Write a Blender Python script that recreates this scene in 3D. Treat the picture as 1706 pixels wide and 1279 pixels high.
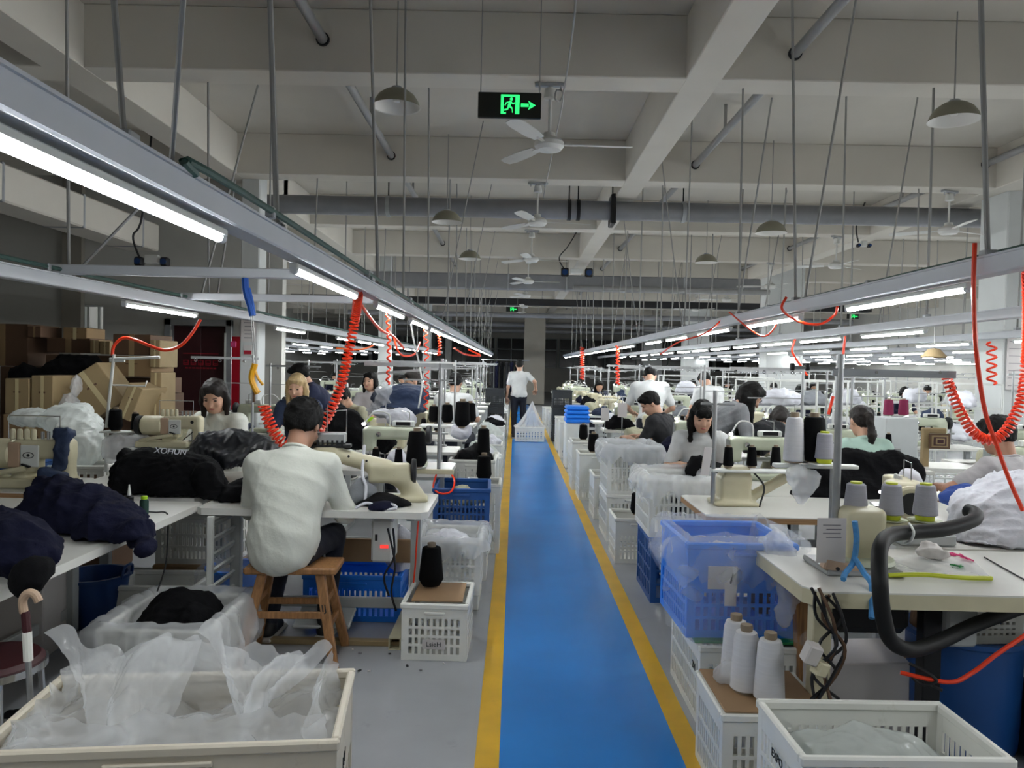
import bpy, math, random
import numpy as np
from mathutils import Vector, Matrix, Euler

for _o in list(bpy.data.objects):
    bpy.data.objects.remove(_o, do_unlink=True)
SC = bpy.context.scene
COL = SC.collection
PI = math.pi

# ------------------------------------------------------------------ camera
IMG_W, IMG_H, FPX = 1706.0, 1279.0, 1280.0
CAM_H = 1.55
VPX, VPY = 858.0, 610.0          # where the aisle vanishes in the photograph
ROLL = math.radians(1.2)
_vx, _vy = (VPX - IMG_W / 2), (VPY - IMG_H / 2)
_c, _s = math.cos(ROLL), math.sin(ROLL)
# un-roll the vanishing point so that the yaw / pitch can be read off it
_ux, _uy = _c * _vx + _s * _vy, -_s * _vx + _c * _vy
_pitch = math.atan2(_uy, FPX)     # negative: camera looks down
_yaw = math.atan2(_ux, FPX)
_f = Vector((-math.sin(_yaw) * math.cos(_pitch), math.cos(_yaw) * math.cos(_pitch), math.sin(_pitch)))
_r0 = _f.cross(Vector((0, 0, 1))).normalized()
_u0 = _r0.cross(_f).normalized()
CAM_R = _r0 * _c + _u0 * _s
CAM_U = _u0 * _c - _r0 * _s
CAM_F = _f
CAM_P = Vector((0, 0, CAM_H))
cam_data = bpy.data.cameras.new('camera')
cam_data.sensor_fit = 'HORIZONTAL'
cam_data.sensor_width = 36.0
cam_data.lens = 36.0 * FPX / IMG_W
cam_data.clip_start = 0.05
cam_data.clip_end = 200
cam = bpy.data.objects.new('camera', cam_data)
COL.objects.link(cam)
_m = Matrix.Identity(4)
for _i in range(3):
    _m[_i][0], _m[_i][1], _m[_i][2], _m[_i][3] = CAM_R[_i], CAM_U[_i], -CAM_F[_i], CAM_P[_i]
cam.matrix_world = _m
SC.camera = cam

# ------------------------------------------------------------------ world, exposure
world = bpy.data.worlds.new('world')
SC.world = world
world.use_nodes = True
world.node_tree.nodes['Background'].inputs[0].default_value = (0.55, 0.6, 0.7, 1)
world.node_tree.nodes['Background'].inputs[1].default_value = 0.25
SC.view_settings.view_transform = 'Standard'
SC.view_settings.look = 'None'
SC.view_settings.gamma = 1.0
SC.view_settings.use_curve_mapping = False
SC.view_settings.exposure = 0.45
TUBE_STRENGTH = 70.0
SC.cycles.use_denoising = True
SC.cycles.max_bounces = 5
SC.cycles.diffuse_bounces = 3
SC.cycles.glossy_bounces = 2
SC.cycles.transparent_max_bounces = 16
SC.cycles.caustics_reflective = False
SC.cycles.caustics_refractive = False
SC.cycles.sample_clamp_indirect = 4.0
SC.cycles.use_adaptive_sampling = True
SC.cycles.adaptive_threshold = 0.1
try:
    SC.cycles.use_light_tree = True
except Exception:
    pass


def ray(px, py):
    return CAM_F + CAM_R * ((px - IMG_W / 2) / FPX) - CAM_U * ((py - IMG_H / 2) / FPX)


def P(px, py, y):
    """world point seen at a pixel of the photograph, at depth y along the hall"""
    d = ray(px, py)
    return CAM_P + d * (y / d.y)


def G(px, py, z):
    """world point seen at a pixel of the photograph, at height z above the floor"""
    d = ray(px, py)
    return CAM_P + d * ((z - CAM_H) / d.z)


def PX(px, py, x):
    d = ray(px, py)
    return CAM_P + d * (x / d.x)

# ================================================================== helpers
RNG = random.Random(7)


# ---- materials -----------------------------------------------------------
_MATS = {}


def lin(c):
    return tuple(((v / 12.92) if v <= 0.04045 else ((v + 0.055) / 1.055) ** 2.4) for v in c)


def hexc(h):
    h = h.lstrip('#')
    return lin(tuple(int(h[i:i + 2], 16) / 255 for i in (0, 2, 4)))


def mat(name, col, rough=0.6, metal=0.0, var=0.0, vscale=6.0, bump=0.0, bscale=40.0, spec=0.5, sheen=0.0,
        stretch=None, trans=0.0, coat=0.0, wear=None):
    """procedural material: a base colour with noise variation and fine relief"""
    if name in _MATS:
        return _MATS[name]
    m = bpy.data.materials.new(name)
    m.use_nodes = True
    nt = m.node_tree
    b = nt.nodes['Principled BSDF']
    c = hexc(col) if isinstance(col, str) else col
    b.inputs['Base Color'].default_value = (*c, 1)
    b.inputs['Roughness'].default_value = rough
    b.inputs['Metallic'].default_value = metal
    b.inputs['Specular IOR Level'].default_value = spec
    if sheen:
        b.inputs['Sheen Weight'].default_value = sheen
    if coat:
        b.inputs['Coat Weight'].default_value = coat
    if trans:
        b.inputs['Transmission Weight'].default_value = trans
    tc = nt.nodes.new('ShaderNodeTexCoord')
    mp = nt.nodes.new('ShaderNodeMapping')
    nt.links.new(tc.outputs['Object'], mp.inputs['Vector'])
    if stretch:
        mp.inputs['Scale'].default_value = stretch
    if var:
        n = nt.nodes.new('ShaderNodeTexNoise')
        n.inputs['Scale'].default_value = vscale
        n.inputs['Detail'].default_value = 5
        nt.links.new(mp.outputs[0], n.inputs['Vector'])
        r = nt.nodes.new('ShaderNodeValToRGB')
        lo = tuple(max(0, v * (1 - var)) for v in c)
        hi = tuple(min(1, v * (1 + var)) for v in c)
        r.color_ramp.elements[0].position = 0.3
        r.color_ramp.elements[1].position = 0.7
        r.color_ramp.elements[0].color = (*lo, 1)
        r.color_ramp.elements[1].color = (*hi, 1)
        nt.links.new(n.outputs['Fac'], r.inputs[0])
        out = r.outputs[0]
        if wear:
            wcol, amount, wsc = wear
            n2 = nt.nodes.new('ShaderNodeTexNoise')
            n2.inputs['Scale'].default_value = wsc
            n2.inputs['Detail'].default_value = 8
            n2.inputs['Roughness'].default_value = 0.7
            nt.links.new(mp.outputs[0], n2.inputs['Vector'])
            r2 = nt.nodes.new('ShaderNodeValToRGB')
            r2.color_ramp.elements[0].position = 1 - amount - 0.08
            r2.color_ramp.elements[1].position = 1 - amount + 0.05
            r2.color_ramp.elements[0].color = (0, 0, 0, 1)
            r2.color_ramp.elements[1].color = (1, 1, 1, 1)
            nt.links.new(n2.outputs['Fac'], r2.inputs[0])
            mx = nt.nodes.new('ShaderNodeMix')
            mx.data_type = 'RGBA'
            nt.links.new(r2.outputs[0], mx.inputs[0])
            nt.links.new(out, mx.inputs[6])
            mx.inputs[7].default_value = (*hexc(wcol), 1)
            out = mx.outputs[2]
        nt.links.new(out, b.inputs['Base Color'])
    if bump:
        n = nt.nodes.new('ShaderNodeTexNoise')
        n.inputs['Scale'].default_value = bscale
        n.inputs['Detail'].default_value = 4
        nt.links.new(mp.outputs[0], n.inputs['Vector'])
        bp = nt.nodes.new('ShaderNodeBump')
        bp.inputs['Strength'].default_value = bump
        bp.inputs['Distance'].default_value = 0.01
        nt.links.new(n.outputs['Fac'], bp.inputs['Height'])
        nt.links.new(bp.outputs[0], b.inputs['Normal'])
    _MATS[name] = m
    return m


def emit(name, col, strength):
    if name in _MATS:
        return _MATS[name]
    m = bpy.data.materials.new(name)
    m.use_nodes = True
    nt = m.node_tree
    nt.nodes.remove(nt.nodes['Principled BSDF'])
    e = nt.nodes.new('ShaderNodeEmission')
    e.inputs[0].default_value = (*col, 1)
    e.inputs[1].default_value = strength
    nt.links.new(e.outputs[0], nt.nodes['Material Output'].inputs[0])
    _MATS[name] = m
    return m


def film(name, col, clear=0.6, rough=0.16, bscale=14.0, bump=0.6):
    """thin translucent plastic film"""
    if name in _MATS:
        return _MATS[name]
    m = bpy.data.materials.new(name)
    m.use_nodes = True
    nt = m.node_tree
    b = nt.nodes['Principled BSDF']
    b.inputs['Base Color'].default_value = (*hexc(col), 1)
    b.inputs['Roughness'].default_value = rough
    tr = nt.nodes.new('ShaderNodeBsdfTransparent')
    tl = nt.nodes.new('ShaderNodeBsdfTranslucent')
    tl.inputs[0].default_value = (*hexc(col), 1)
    m1 = nt.nodes.new('ShaderNodeMixShader')
    m1.inputs[0].default_value = 0.4
    nt.links.new(b.outputs[0], m1.inputs[1])
    nt.links.new(tl.outputs[0], m1.inputs[2])
    m2 = nt.nodes.new('ShaderNodeMixShader')
    nt.links.new(m1.outputs[0], m2.inputs[1])
    nt.links.new(tr.outputs[0], m2.inputs[2])
    n = nt.nodes.new('ShaderNodeTexNoise')
    n.noise_type = 'RIDGED_MULTIFRACTAL'
    n.inputs['Scale'].default_value = bscale * 0.55
    n.inputs['Detail'].default_value = 5
    n.inputs['Distortion'].default_value = 0.6
    tc = nt.nodes.new('ShaderNodeTexCoord')
    nt.links.new(tc.outputs['Object'], n.inputs['Vector'])
    mr = nt.nodes.new('ShaderNodeMapRange')
    mr.inputs[1].default_value = 1.1
    mr.inputs[2].default_value = 0.1
    mr.inputs[3].default_value = max(0, clear - 0.22)
    mr.inputs[4].default_value = min(1, clear + 0.15)
    nt.links.new(n.outputs['Fac'], mr.inputs[0])
    nt.links.new(mr.outputs[0], m2.inputs[0])
    bp = nt.nodes.new('ShaderNodeBump')
    bp.inputs['Strength'].default_value = 0.9
    bp.inputs['Distance'].default_value = 0.03
    nt.links.new(n.outputs['Fac'], bp.inputs['Height'])
    nt.links.new(bp.outputs[0], b.inputs['Normal'])
    nt.links.new(m2.outputs[0], nt.nodes['Material Output'].inputs[0])
    _MATS[name] = m
    return m


M = {}


def setup_materials():
    M['ceil'] = mat('ceiling_paint', '#c6c1b7', 0.85, var=0.05, vscale=1.2, bump=0.05)
    M['beam'] = mat('beam_paint', '#cdc8be', 0.85, var=0.05, vscale=1.0, bump=0.05)
    M['wall'] = mat('wall_paint', '#bdbcb6', 0.9, var=0.06, vscale=1.5, bump=0.05)
    M['pillar'] = mat('pillar_paint', '#c6c9c8', 0.7, var=0.05, vscale=2)
    M['beige'] = mat('beige_paint', '#8f8a80', 0.8, var=0.06, vscale=2)
    M['floor'] = mat('epoxy_floor_grey', '#a2a4a8', 0.24, spec=0.4, var=0.10, vscale=1.6, bump=0.02, bscale=6, wear=('#8d8f93', 0.30, 3.0))
    M['blue_floor'] = mat('epoxy_floor_blue', '#2583d6', 0.22, var=0.08, vscale=1.5, bump=0.02, bscale=6, wear=('#2f86cc', 0.28, 2.0))
    M['yellow_floor'] = mat('yellow_line_paint', '#dcac1a', 0.35, var=0.10, vscale=5, wear=('#c09c34', 0.30, 6.0))
    M['steel'] = mat('galvanised_steel', '#a9acb0', 0.42, metal=0.55, var=0.08, vscale=12)
    M['rod'] = mat('painted_steel_rod', '#9a9a98', 0.5, metal=0.3, var=0.06)
    M['trunk'] = mat('lighting_trunk_grey', '#c9ccd2', 0.5, metal=0.0, var=0.05, vscale=3)
    M['green_pipe'] = mat('green_air_pipe', '#3f5e57', 0.5, var=0.08)
    M['pipe'] = mat('grey_plastic_pipe', '#8a8a8a', 0.4, var=0.08)
    M['duct'] = mat('grey_fire_pipe', '#85868a', 0.38, metal=0.2, var=0.06)
    M['dark'] = mat('dark_rubber', '#15161a', 0.55, var=0.15)
    M['blackmetal'] = mat('black_metal', '#1b1c1f', 0.4, metal=0.4, var=0.1)
    M['white_paint'] = mat('white_enamel', '#d8dad6', 0.4, var=0.04)
    M['fan'] = mat('fan_white', '#cfcfcb', 0.4, var=0.04)
    M['chrome'] = mat('chrome', '#d0d2d4', 0.15, metal=0.95)
    M['alu'] = mat('brushed_metal', '#a7a9aa', 0.35, metal=0.7, var=0.08, vscale=20)
    M['cream'] = mat('machine_cream', '#c9c2a4', 0.38, var=0.06, vscale=8, wear=('#a89f80', 0.22, 14))
    M['cream2'] = mat('machine_pale_green', '#bcc2ac', 0.4, var=0.06, vscale=8)
    M['tan'] = mat('machine_tan_plastic', '#b69b83', 0.5, var=0.06)
    M['tabletop'] = mat('laminate_white', '#d9d8d2', 0.32, var=0.04, vscale=4)
    M['ply'] = mat('plywood_edge', '#a9835c', 0.6, var=0.15, vscale=3, stretch=(2, 2, 60))
    M['tableframe'] = mat('table_frame_grey', '#b4b8b8', 0.45, var=0.05)
    M['wood'] = mat('stool_wood', '#9b6f45', 0.5, var=0.30, vscale=5, stretch=(18, 18, 1.2), bump=0.12, wear=('#7a5330', 0.35, 4))
    M['board'] = mat('brown_hardboard', '#9c7d5c', 0.7, var=0.08, vscale=5)
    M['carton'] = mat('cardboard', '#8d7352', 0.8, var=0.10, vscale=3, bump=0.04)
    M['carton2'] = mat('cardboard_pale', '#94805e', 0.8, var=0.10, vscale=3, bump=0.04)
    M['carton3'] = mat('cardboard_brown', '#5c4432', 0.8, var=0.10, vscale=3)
    M['tape'] = mat('packing_tape', '#c7b88f', 0.25)
    M['crate'] = mat('crate_white', '#e6e6df', 0.45, var=0.05, vscale=5, wear=('#d0cec4', 0.3, 7))
    M['crate_cream'] = mat('crate_cream', '#d3cab8', 0.45, var=0.05, vscale=5, wear=('#b5a992', 0.33, 6))
    M['crate_blue'] = mat('crate_blue', '#2480ee', 0.4, var=0.06, vscale=5)
    M['crate_navy'] = mat('crate_dark_blue', '#1b4f92', 0.45, var=0.06, vscale=5)
    M['crate_dark'] = mat('crate_dark_grey', '#23272b', 0.5, var=0.1)
    M['tub'] = mat('tub_blue', '#12366c', 0.4, var=0.06)
    M['black_thread'] = mat('black_thread', '#08080a', 0.9, spec=0.15, var=0.2, bump=0.35, bscale=60, stretch=(1, 1, 26))
    M['white_thread'] = mat('white_thread', '#d7d7da', 0.85, var=0.04, bump=0.35, bscale=60, stretch=(1, 1, 26))
    M['grey_thread'] = mat('grey_thread', '#a9a9b2', 0.85, var=0.05, bump=0.35, bscale=60, stretch=(1, 1, 26))
    M['magenta_thread'] = mat('magenta_thread', '#74173f', 0.85, var=0.1, bump=0.35, bscale=60)
    M['green_thread'] = mat('dark_green_thread', '#14352c', 0.85, var=0.1, bump=0.35, bscale=60)
    M['core'] = mat('cone_core', '#8a7a66', 0.7)
    M['core_y'] = mat('cone_core_yellow', '#c6cf2e', 0.5)
    M['black_cloth'] = mat('black_cloth', '#09090c', 0.9, var=0.25, vscale=5, bump=0.25, bscale=120, spec=0.15)
    M['navy_cloth'] = mat('navy_cloth', '#101226', 0.9, var=0.25, vscale=5, bump=0.25, bscale=120, spec=0.15)
    M['nylon'] = mat('charcoal_nylon', '#1c1e23', 0.5, spec=0.35, var=0.2, vscale=5, bump=0.2, bscale=30)
    M['denim'] = mat('blue_cloth', '#1d2c48', 0.8, var=0.2, bump=0.2, bscale=100)
    M['white_cloth'] = mat('white_cloth', '#cfd0d8', 0.85, var=0.05, bump=0.2, bscale=80)
    M['grey_cloth'] = mat('grey_cloth', '#777a80', 0.85, var=0.08, bump=0.2, bscale=80)
    M['blue_cloth'] = mat('bright_blue_cloth', '#1f3f86', 0.8, var=0.1)
    M['shirt_white'] = mat('shirt_offwhite', '#cdcfc6', 0.85, var=0.03, bump=0.12, bscale=90)
    M['shirt_cool'] = mat('shirt_cool_white', '#d2d4d4', 0.85, var=0.03, bump=0.12, bscale=90)
    M['shirt_grey'] = mat('shirt_grey', '#a9a5a6', 0.85, var=0.03, bump=0.12, bscale=90)
    M['shirt_dgrey'] = mat('hoodie_grey', '#7d7f83', 0.85, var=0.05, bump=0.2, bscale=90)
    M['shirt_mint'] = mat('shirt_mint', '#aecabd', 0.85, var=0.03, bump=0.12, bscale=90)
    M['shirt_navy'] = mat('shirt_navy', '#1d2440', 0.85, var=0.08, bump=0.12, bscale=90)
    M['shirt_black'] = mat('shirt_black', '#15151a', 0.85, var=0.08, bump=0.12, bscale=90)
    M['shirt_khaki'] = mat('shirt_khaki', '#a8a68e', 0.85, var=0.06, bump=0.15, bscale=90)
    M['pants_dark'] = mat('trousers_dark_navy', '#161a28', 0.85, var=0.12, bump=0.2, bscale=90)
    M['pants_khaki'] = mat('trousers_khaki', '#7d7763', 0.85, var=0.08, bump=0.2, bscale=90)
    M['skin'] = mat('skin', '#c49a82', 0.5, var=0.05, vscale=8, spec=0.4)
    M['skin2'] = mat('skin_tan', '#a87d66', 0.5, var=0.05, vscale=8, spec=0.4)
    M['lips'] = mat('lips', '#a5605a', 0.45)
    M['eye'] = mat('eye_dark', '#1a1413', 0.25)
    M['hair'] = mat('hair_black', '#060505', 0.6, spec=0.2, var=0.35, vscale=10, bump=0.5, bscale=70, stretch=(6, 6, 0.8))
    M['hair_brown'] = mat('hair_dark_brown', '#1a1310', 0.5, spec=0.3, var=0.35, vscale=10, bump=0.5, bscale=70, stretch=(6, 6, 0.8))
    M['hair_blond'] = mat('hair_blond', '#b49a6e', 0.45, var=0.25, vscale=10, bump=0.5, bscale=70, stretch=(6, 6, 0.8))
    M['shoe'] = mat('shoe_black', '#1a1a1c', 0.6)
    M['sole'] = mat('shoe_sole_white', '#c9c6bd', 0.6, var=0.05)
    M['red_hose'] = mat('orange_red_hose', '#f5401c', 0.28, spec=0.6)
    M['film'] = film('clear_film', '#f6f8fa', 0.46)
    M['film_dense'] = film('milky_film', '#dfe2e6', 0.22)
    M['film_clear'] = film('very_clear_film', '#f8fafc', 0.66)
    M['film_white'] = film('white_bag_film', '#e6ebe8', 0.12)
    M['film_blue'] = film('blue_bag_film', '#2f86d8', 0.10)
    M['paper'] = mat('paper', '#c9c4c2', 0.8, var=0.02)
    M['paper_ink'] = mat('paper_print', '#7d7a80', 0.8)
    M['ink'] = mat('marker_ink', '#1a1a1d', 0.7)
    M['red'] = mat('red_gloss', '#b3162a', 0.3)
    M['red_dark'] = mat('red_door', '#3a1016', 0.5, var=0.1)
    M['red_print'] = mat('red_print', '#a3182c', 0.6)
    M['yellow'] = mat('yellow_plastic', '#d79b0c', 0.4)
    M['orange'] = mat('orange_plastic', '#d65a1c', 0.4)
    M['lime'] = mat('lime_plastic', '#a6d21f', 0.4)
    M['green'] = mat('green_plastic', '#177a3c', 0.4)
    M['teal'] = mat('teal_plastic', '#1d6f8c', 0.4)
    M['pink'] = mat('pink_thread', '#d8467f', 0.7)
    M['blue_strap'] = mat('blue_strap', '#0f4fa6', 0.6, var=0.1)
    M['blue_tape'] = mat('blue_measuring_tape', '#3f88c4', 0.6, var=0.15, vscale=60)
    M['copper'] = mat('vacuum_hose_black', '#121315', 0.55, spec=0.3, var=0.2, vscale=12)
    M['tube_end'] = mat('lamp_end_cap', '#cfd2d6', 0.4)
    M['lamp_green'] = mat('lamp_olive', '#8a8776', 0.5)
    M['lamp_in'] = mat('lamp_inside', '#d9d7d2', 0.35)
    M['sign_black'] = mat('sign_black', '#12140f', 0.35)
    M['window_dark'] = mat('window_dark', '#1c1f22', 0.15)
    M['window_light'] = mat('window_frame_grey', '#9aa0a0', 0.5)
    M['glassy'] = mat('lens_blue', '#1d3a6a', 0.2)
    M['tube_emit'] = emit('fluorescent_tube', (0.93, 0.97, 0.98), TUBE_STRENGTH)
    M['sign_emit'] = emit('exit_green', (0.03, 0.95, 0.18), 1.1)
    M['led_emit'] = emit('led_white', (0.95, 0.97, 1.0), 14.0)
    M['led_red'] = emit('led_red', (0.9, 0.05, 0.04), 1.0)


# ---- mesh builder --------------------------------------------------------
class MB:
    def __init__(self):
        self.v = []
        self.f = []

    def add(self, verts, faces):
        n = len(self.v)
        self.v.extend([tuple(p) for p in verts])
        self.f.extend([tuple(i + n for i in f) for f in faces])
        return self

    def box(self, c, s, rot=None, ch=0.0):
        hx, hy, hz = s[0] / 2, s[1] / 2, s[2] / 2
        if ch <= 0:
            vs = [Vector((x * hx, y * hy, z * hz)) for x in (-1, 1) for y in (-1, 1) for z in (-1, 1)]
            fs = [(0, 1, 3, 2), (4, 6, 7, 5), (0, 4, 5, 1), (2, 3, 7, 6), (0, 2, 6, 4), (1, 5, 7, 3)]
        else:
            ch = min(ch, hx * 0.9, hy * 0.9, hz * 0.9)
            vs, idx = [], {}
            for x in (-1, 1):
                for y in (-1, 1):
                    for z in (-1, 1):
                        for a in range(3):
                            p = [x * hx, y * hy, z * hz]
                            for b in range(3):
                                if b != a:
                                    p[b] -= (x, y, z)[b] * ch
                            idx[(x, y, z, a)] = len(vs)
                            vs.append(Vector(p))
            fs = []
            for a in range(3):
                b, c2 = (a + 1) % 3, (a + 2) % 3
                for sg in (-1, 1):
                    q = []
                    for sb, sc_ in ((-1, -1), (1, -1), (1, 1), (-1, 1)):
                        k = [0, 0, 0]
                        k[a], k[b], k[c2] = sg, sb, sc_
                        q.append(idx[(*k, a)])
                    fs.append(tuple(q if sg > 0 else q[::-1]))
                for sb in (-1, 1):
                    for sc_ in (-1, 1):
                        k0 = [0, 0, 0]; k1 = [0, 0, 0]
                        k0[a], k0[b], k0[c2] = -1, sb, sc_
                        k1[a], k1[b], k1[c2] = 1, sb, sc_
                        q = [idx[(*k0, b)], idx[(*k1, b)], idx[(*k1, c2)], idx[(*k0, c2)]]
                        fs.append(tuple(q if sb * sc_ > 0 else q[::-1]))
            for x in (-1, 1):
                for y in (-1, 1):
                    for z in (-1, 1):
                        q = [idx[(x, y, z, a)] for a in range(3)]
                        fs.append(tuple(q if x * y * z > 0 else q[::-1]))
        if rot is not None:
            R = rot if isinstance(rot, Matrix) else Euler(rot).to_matrix()
            vs = [R @ p for p in vs]
        c = Vector(c)
        return self.add([p + c for p in vs], fs)

    def bar(self, a, b, w, h=None, up=(0, 0, 1), ch=0.0):
        """rectangular bar from a to b"""
        a, b = Vector(a), Vector(b)
        h = h or w
        d = b - a
        L = d.length
        if L < 1e-6:
            return self
        x = d / L
        u = Vector(up)
        if abs(x.dot(u)) > 0.99:
            u = Vector((0, 1, 0))
        y = u.cross(x).normalized()
        z = x.cross(y)
        R = Matrix((x, y, z)).transposed()
        return self.box((a + b) / 2, (L, w, h), R, ch)

    def cyl(self, a, b, r0, r1=None, n=12, caps=True):
        r1 = r0 if r1 is None else r1
        a, b = Vector(a), Vector(b)
        d = (b - a).normalized()
        u = Vector((0, 0, 1)) if abs(d.z) < 0.9 else Vector((1, 0, 0))
        x = u.cross(d).normalized()
        y = d.cross(x)
        vs, fs = [], []
        for k, (p, r) in enumerate(((a, r0), (b, r1))):
            for i in range(n):
                t = 2 * PI * i / n
                vs.append(p + x * (math.cos(t) * r) + y * (math.sin(t) * r))
        for i in range(n):
            j = (i + 1) % n
            fs.append((i, j, n + j, n + i))
        if caps:
            fs.append(tuple(range(n - 1, -1, -1)))
            fs.append(tuple(range(n, 2 * n)))
        return self.add(vs, fs)

    def tube(self, pts, r, n=8, caps=True, radii=None):
        pts = [Vector(p) for p in pts]
        m = len(pts)
        t0 = (pts[1] - pts[0]).normalized()
        u = Vector((0, 0, 1)) if abs(t0.z) < 0.9 else Vector((1, 0, 0))
        x = u.cross(t0).normalized()
        vs, fs = [], []
        for k in range(m):
            if k == 0:
                t = t0
            elif k == m - 1:
                t = (pts[k] - pts[k - 1]).normalized()
            else:
                t = (pts[k + 1] - pts[k - 1])
                t = t.normalized() if t.length > 1e-9 else t0
            x = (x - t * x.dot(t))
            x = x.normalized() if x.length > 1e-6 else t.orthogonal().normalized()
            y = t.cross(x)
            rr = radii[k] if radii else r
            for i in range(n):
                a = 2 * PI * i / n
                vs.append(pts[k] + x * (math.cos(a) * rr) + y * (math.sin(a) * rr))
        for k in range(m - 1):
            for i in range(n):
                j = (i + 1) % n
                fs.append((k * n + i, k * n + j, (k + 1) * n + j, (k + 1) * n + i))
        if caps:
            fs.append(tuple(range(n - 1, -1, -1)))
            fs.append(tuple(range((m - 1) * n, m * n)))
        return self.add(vs, fs)

    def lathe(self, prof, n=16, c=(0, 0, 0), axis='z', close=False):
        c = Vector(c)
        vs, fs = [], []
        m = len(prof)
        for (r, z) in prof:
            for i in range(n):
                a = 2 * PI * i / n
                p = (r * math.cos(a), r * math.sin(a), z)
                if axis == 'x':
                    p = (p[2], p[0], p[1])
                elif axis == 'y':
                    p = (p[1], p[2], p[0])
                vs.append(Vector(p) + c)
        for k in range(m - 1):
            for i in range(n):
                j = (i + 1) % n
                fs.append((k * n + i, k * n + j, (k + 1) * n + j, (k + 1) * n + i))
        if not close:
            if prof[0][0] > 1e-5:
                fs.append(tuple(range(n - 1, -1, -1)))
            if prof[-1][0] > 1e-5:
                fs.append(tuple(range((m - 1) * n, m * n)))
        return self.add(vs, fs)

    def ball(self, c, r, nu=12, nv=8, rot=None):
        r = (r, r, r) if isinstance(r, (int, float)) else r
        vs, fs = [], []
        R = Euler(rot).to_matrix() if rot else None
        for j in range(nv + 1):
            ph = PI * j / nv
            for i in range(nu):
                a = 2 * PI * i / nu
                p = Vector((r[0] * math.sin(ph) * math.cos(a), r[1] * math.sin(ph) * math.sin(a), r[2] * math.cos(ph)))
                if R:
                    p = R @ p
                vs.append(p + Vector(c))
        for j in range(nv):
            for i in range(nu):
                k = (i + 1) % nu
                fs.append((j * nu + i, (j + 1) * nu + i, (j + 1) * nu + k, j * nu + k))
        return self.add(vs, fs)

    def prism(self, poly, a0, a1, axis='y'):
        """polygon (list of 2D points) extruded along an axis"""
        n = len(poly)

        def mk(p, t):
            if axis == 'y':
                return (p[0], t, p[1])
            if axis == 'x':
                return (t, p[0], p[1])
            return (p[0], p[1], t)
        vs = [mk(p, a0) for p in poly] + [mk(p, a1) for p in poly]
        fs = [tuple(range(n - 1, -1, -1)), tuple(range(n, 2 * n))]
        for i in range(n):
            j = (i + 1) % n
            fs.append((i, j, n + j, n + i))
        return self.add(vs, fs)

    def grid(self, nu, nv, fn, thick=0.0):
        vs = [fn(i / (nu - 1), j / (nv - 1)) for j in range(nv) for i in range(nu)]
        fs = [(j * nu + i, j * nu + i + 1, (j + 1) * nu + i + 1, (j + 1) * nu + i) for j in range(nv - 1) for i in range(nu - 1)]
        return self.add(vs, fs)

    def mesh(self, name, m=None, smooth=35):
        me = bpy.data.meshes.new(name)
        me.from_pydata(self.v, [], self.f)
        fix_normals(me)
        if m is not None:
            me.materials.append(m)
        if smooth:
            me.shade_smooth()
            me.set_sharp_from_angle(angle=math.radians(smooth))
        return me

    def build(self, name, m, parent=None, smooth=35, loc=None, rot=None):
        return obj(name, self.mesh(name, m, smooth), parent, loc, rot)


import bmesh as _bm


def fix_normals(me):
    b = _bm.new()
    b.from_mesh(me)
    _bm.ops.recalc_face_normals(b, faces=b.faces)
    b.to_mesh(me)
    b.free()


def obj(name, me, parent=None, loc=None, rot=None, scale=None):
    o = bpy.data.objects.new(name, me)
    COL.objects.link(o)
    if parent is not None:
        o.parent = parent
    if loc is not None:
        o.location = loc
    if rot is not None:
        o.rotation_euler = rot
    if scale is not None:
        o.scale = scale
    return o


def tag(o, label=None, cat=None, group=None, kind=None):
    if label:
        o['label'] = label
    if cat:
        o['category'] = cat
    if group:
        o['group'] = group
    if kind:
        o['kind'] = kind
    return o


def thing(name, label, cat, loc=(0, 0, 0), rz=0.0, group=None):
    o = bpy.data.objects.new(name, None)
    o.empty_display_size = 0.1
    COL.objects.link(o)
    o.location = loc
    o.rotation_euler = (0, 0, rz)
    return tag(o, label, cat, group)


def kids(o):
    return [c for c in CHILD.get(o.name, [])]


CHILD = {}


def copy_tree(o, loc=None, rz=None, label=None, group=None, scale=None):
    r = o.copy()
    COL.objects.link(r)
    if loc is not None:
        r.location = loc
    if rz is not None:
        r.rotation_euler = (0, 0, rz)
    if label:
        r['label'] = label
    if group:
        r['group'] = group
    if scale is not None:
        r.scale = scale
    for ch in list(o.children):
        c = ch.copy()
        COL.objects.link(c)
        c.parent = r
        for g in list(ch.children):
            d = g.copy()
            COL.objects.link(d)
            d.parent = c
    return r


class Proto:
    """first use hands out the original, later uses a copy with copies of its parts"""

    def __init__(self, make):
        self.make = make
        self.o = None

    def put(self, loc, rz=0.0, label=None, group=None, scale=None):
        if self.o is None:
            self.o = self.make()
            o = self.o
            o.location = loc
            o.rotation_euler = (0, 0, rz)
            if scale is not None:
                o.scale = scale
            if label:
                o['label'] = label
            if group:
                o['group'] = group
            return o
        s = scale if scale is not None else (1, 1, 1)
        c = copy_tree(self.o, loc, rz, label, group, s)
        if not group and 'group' in c:
            del c['group']
        return c


# ---- smooth bodies from distance fields ------------------------------------
def _rc(p, a, b, ra, rb):
    a = np.asarray(a, float); b = np.asarray(b, float)
    ab = b - a
    L2 = max(1e-9, float(ab @ ab))
    t = np.clip(((p - a) @ ab) / L2, 0, 1)
    q = a + t[..., None] * ab
    return np.linalg.norm(p - q, axis=-1) - (ra + (rb - ra) * t)


def _el(p, c, r, R):
    q = p - np.asarray(c, float)
    if R is not None:
        q = q @ R
    r = np.asarray(r, float)
    k0 = np.linalg.norm(q / r, axis=-1)
    k1 = np.linalg.norm(q / (r * r), axis=-1)
    return k0 * (k0 - 1.0) / np.maximum(k1, 1e-6)


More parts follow.
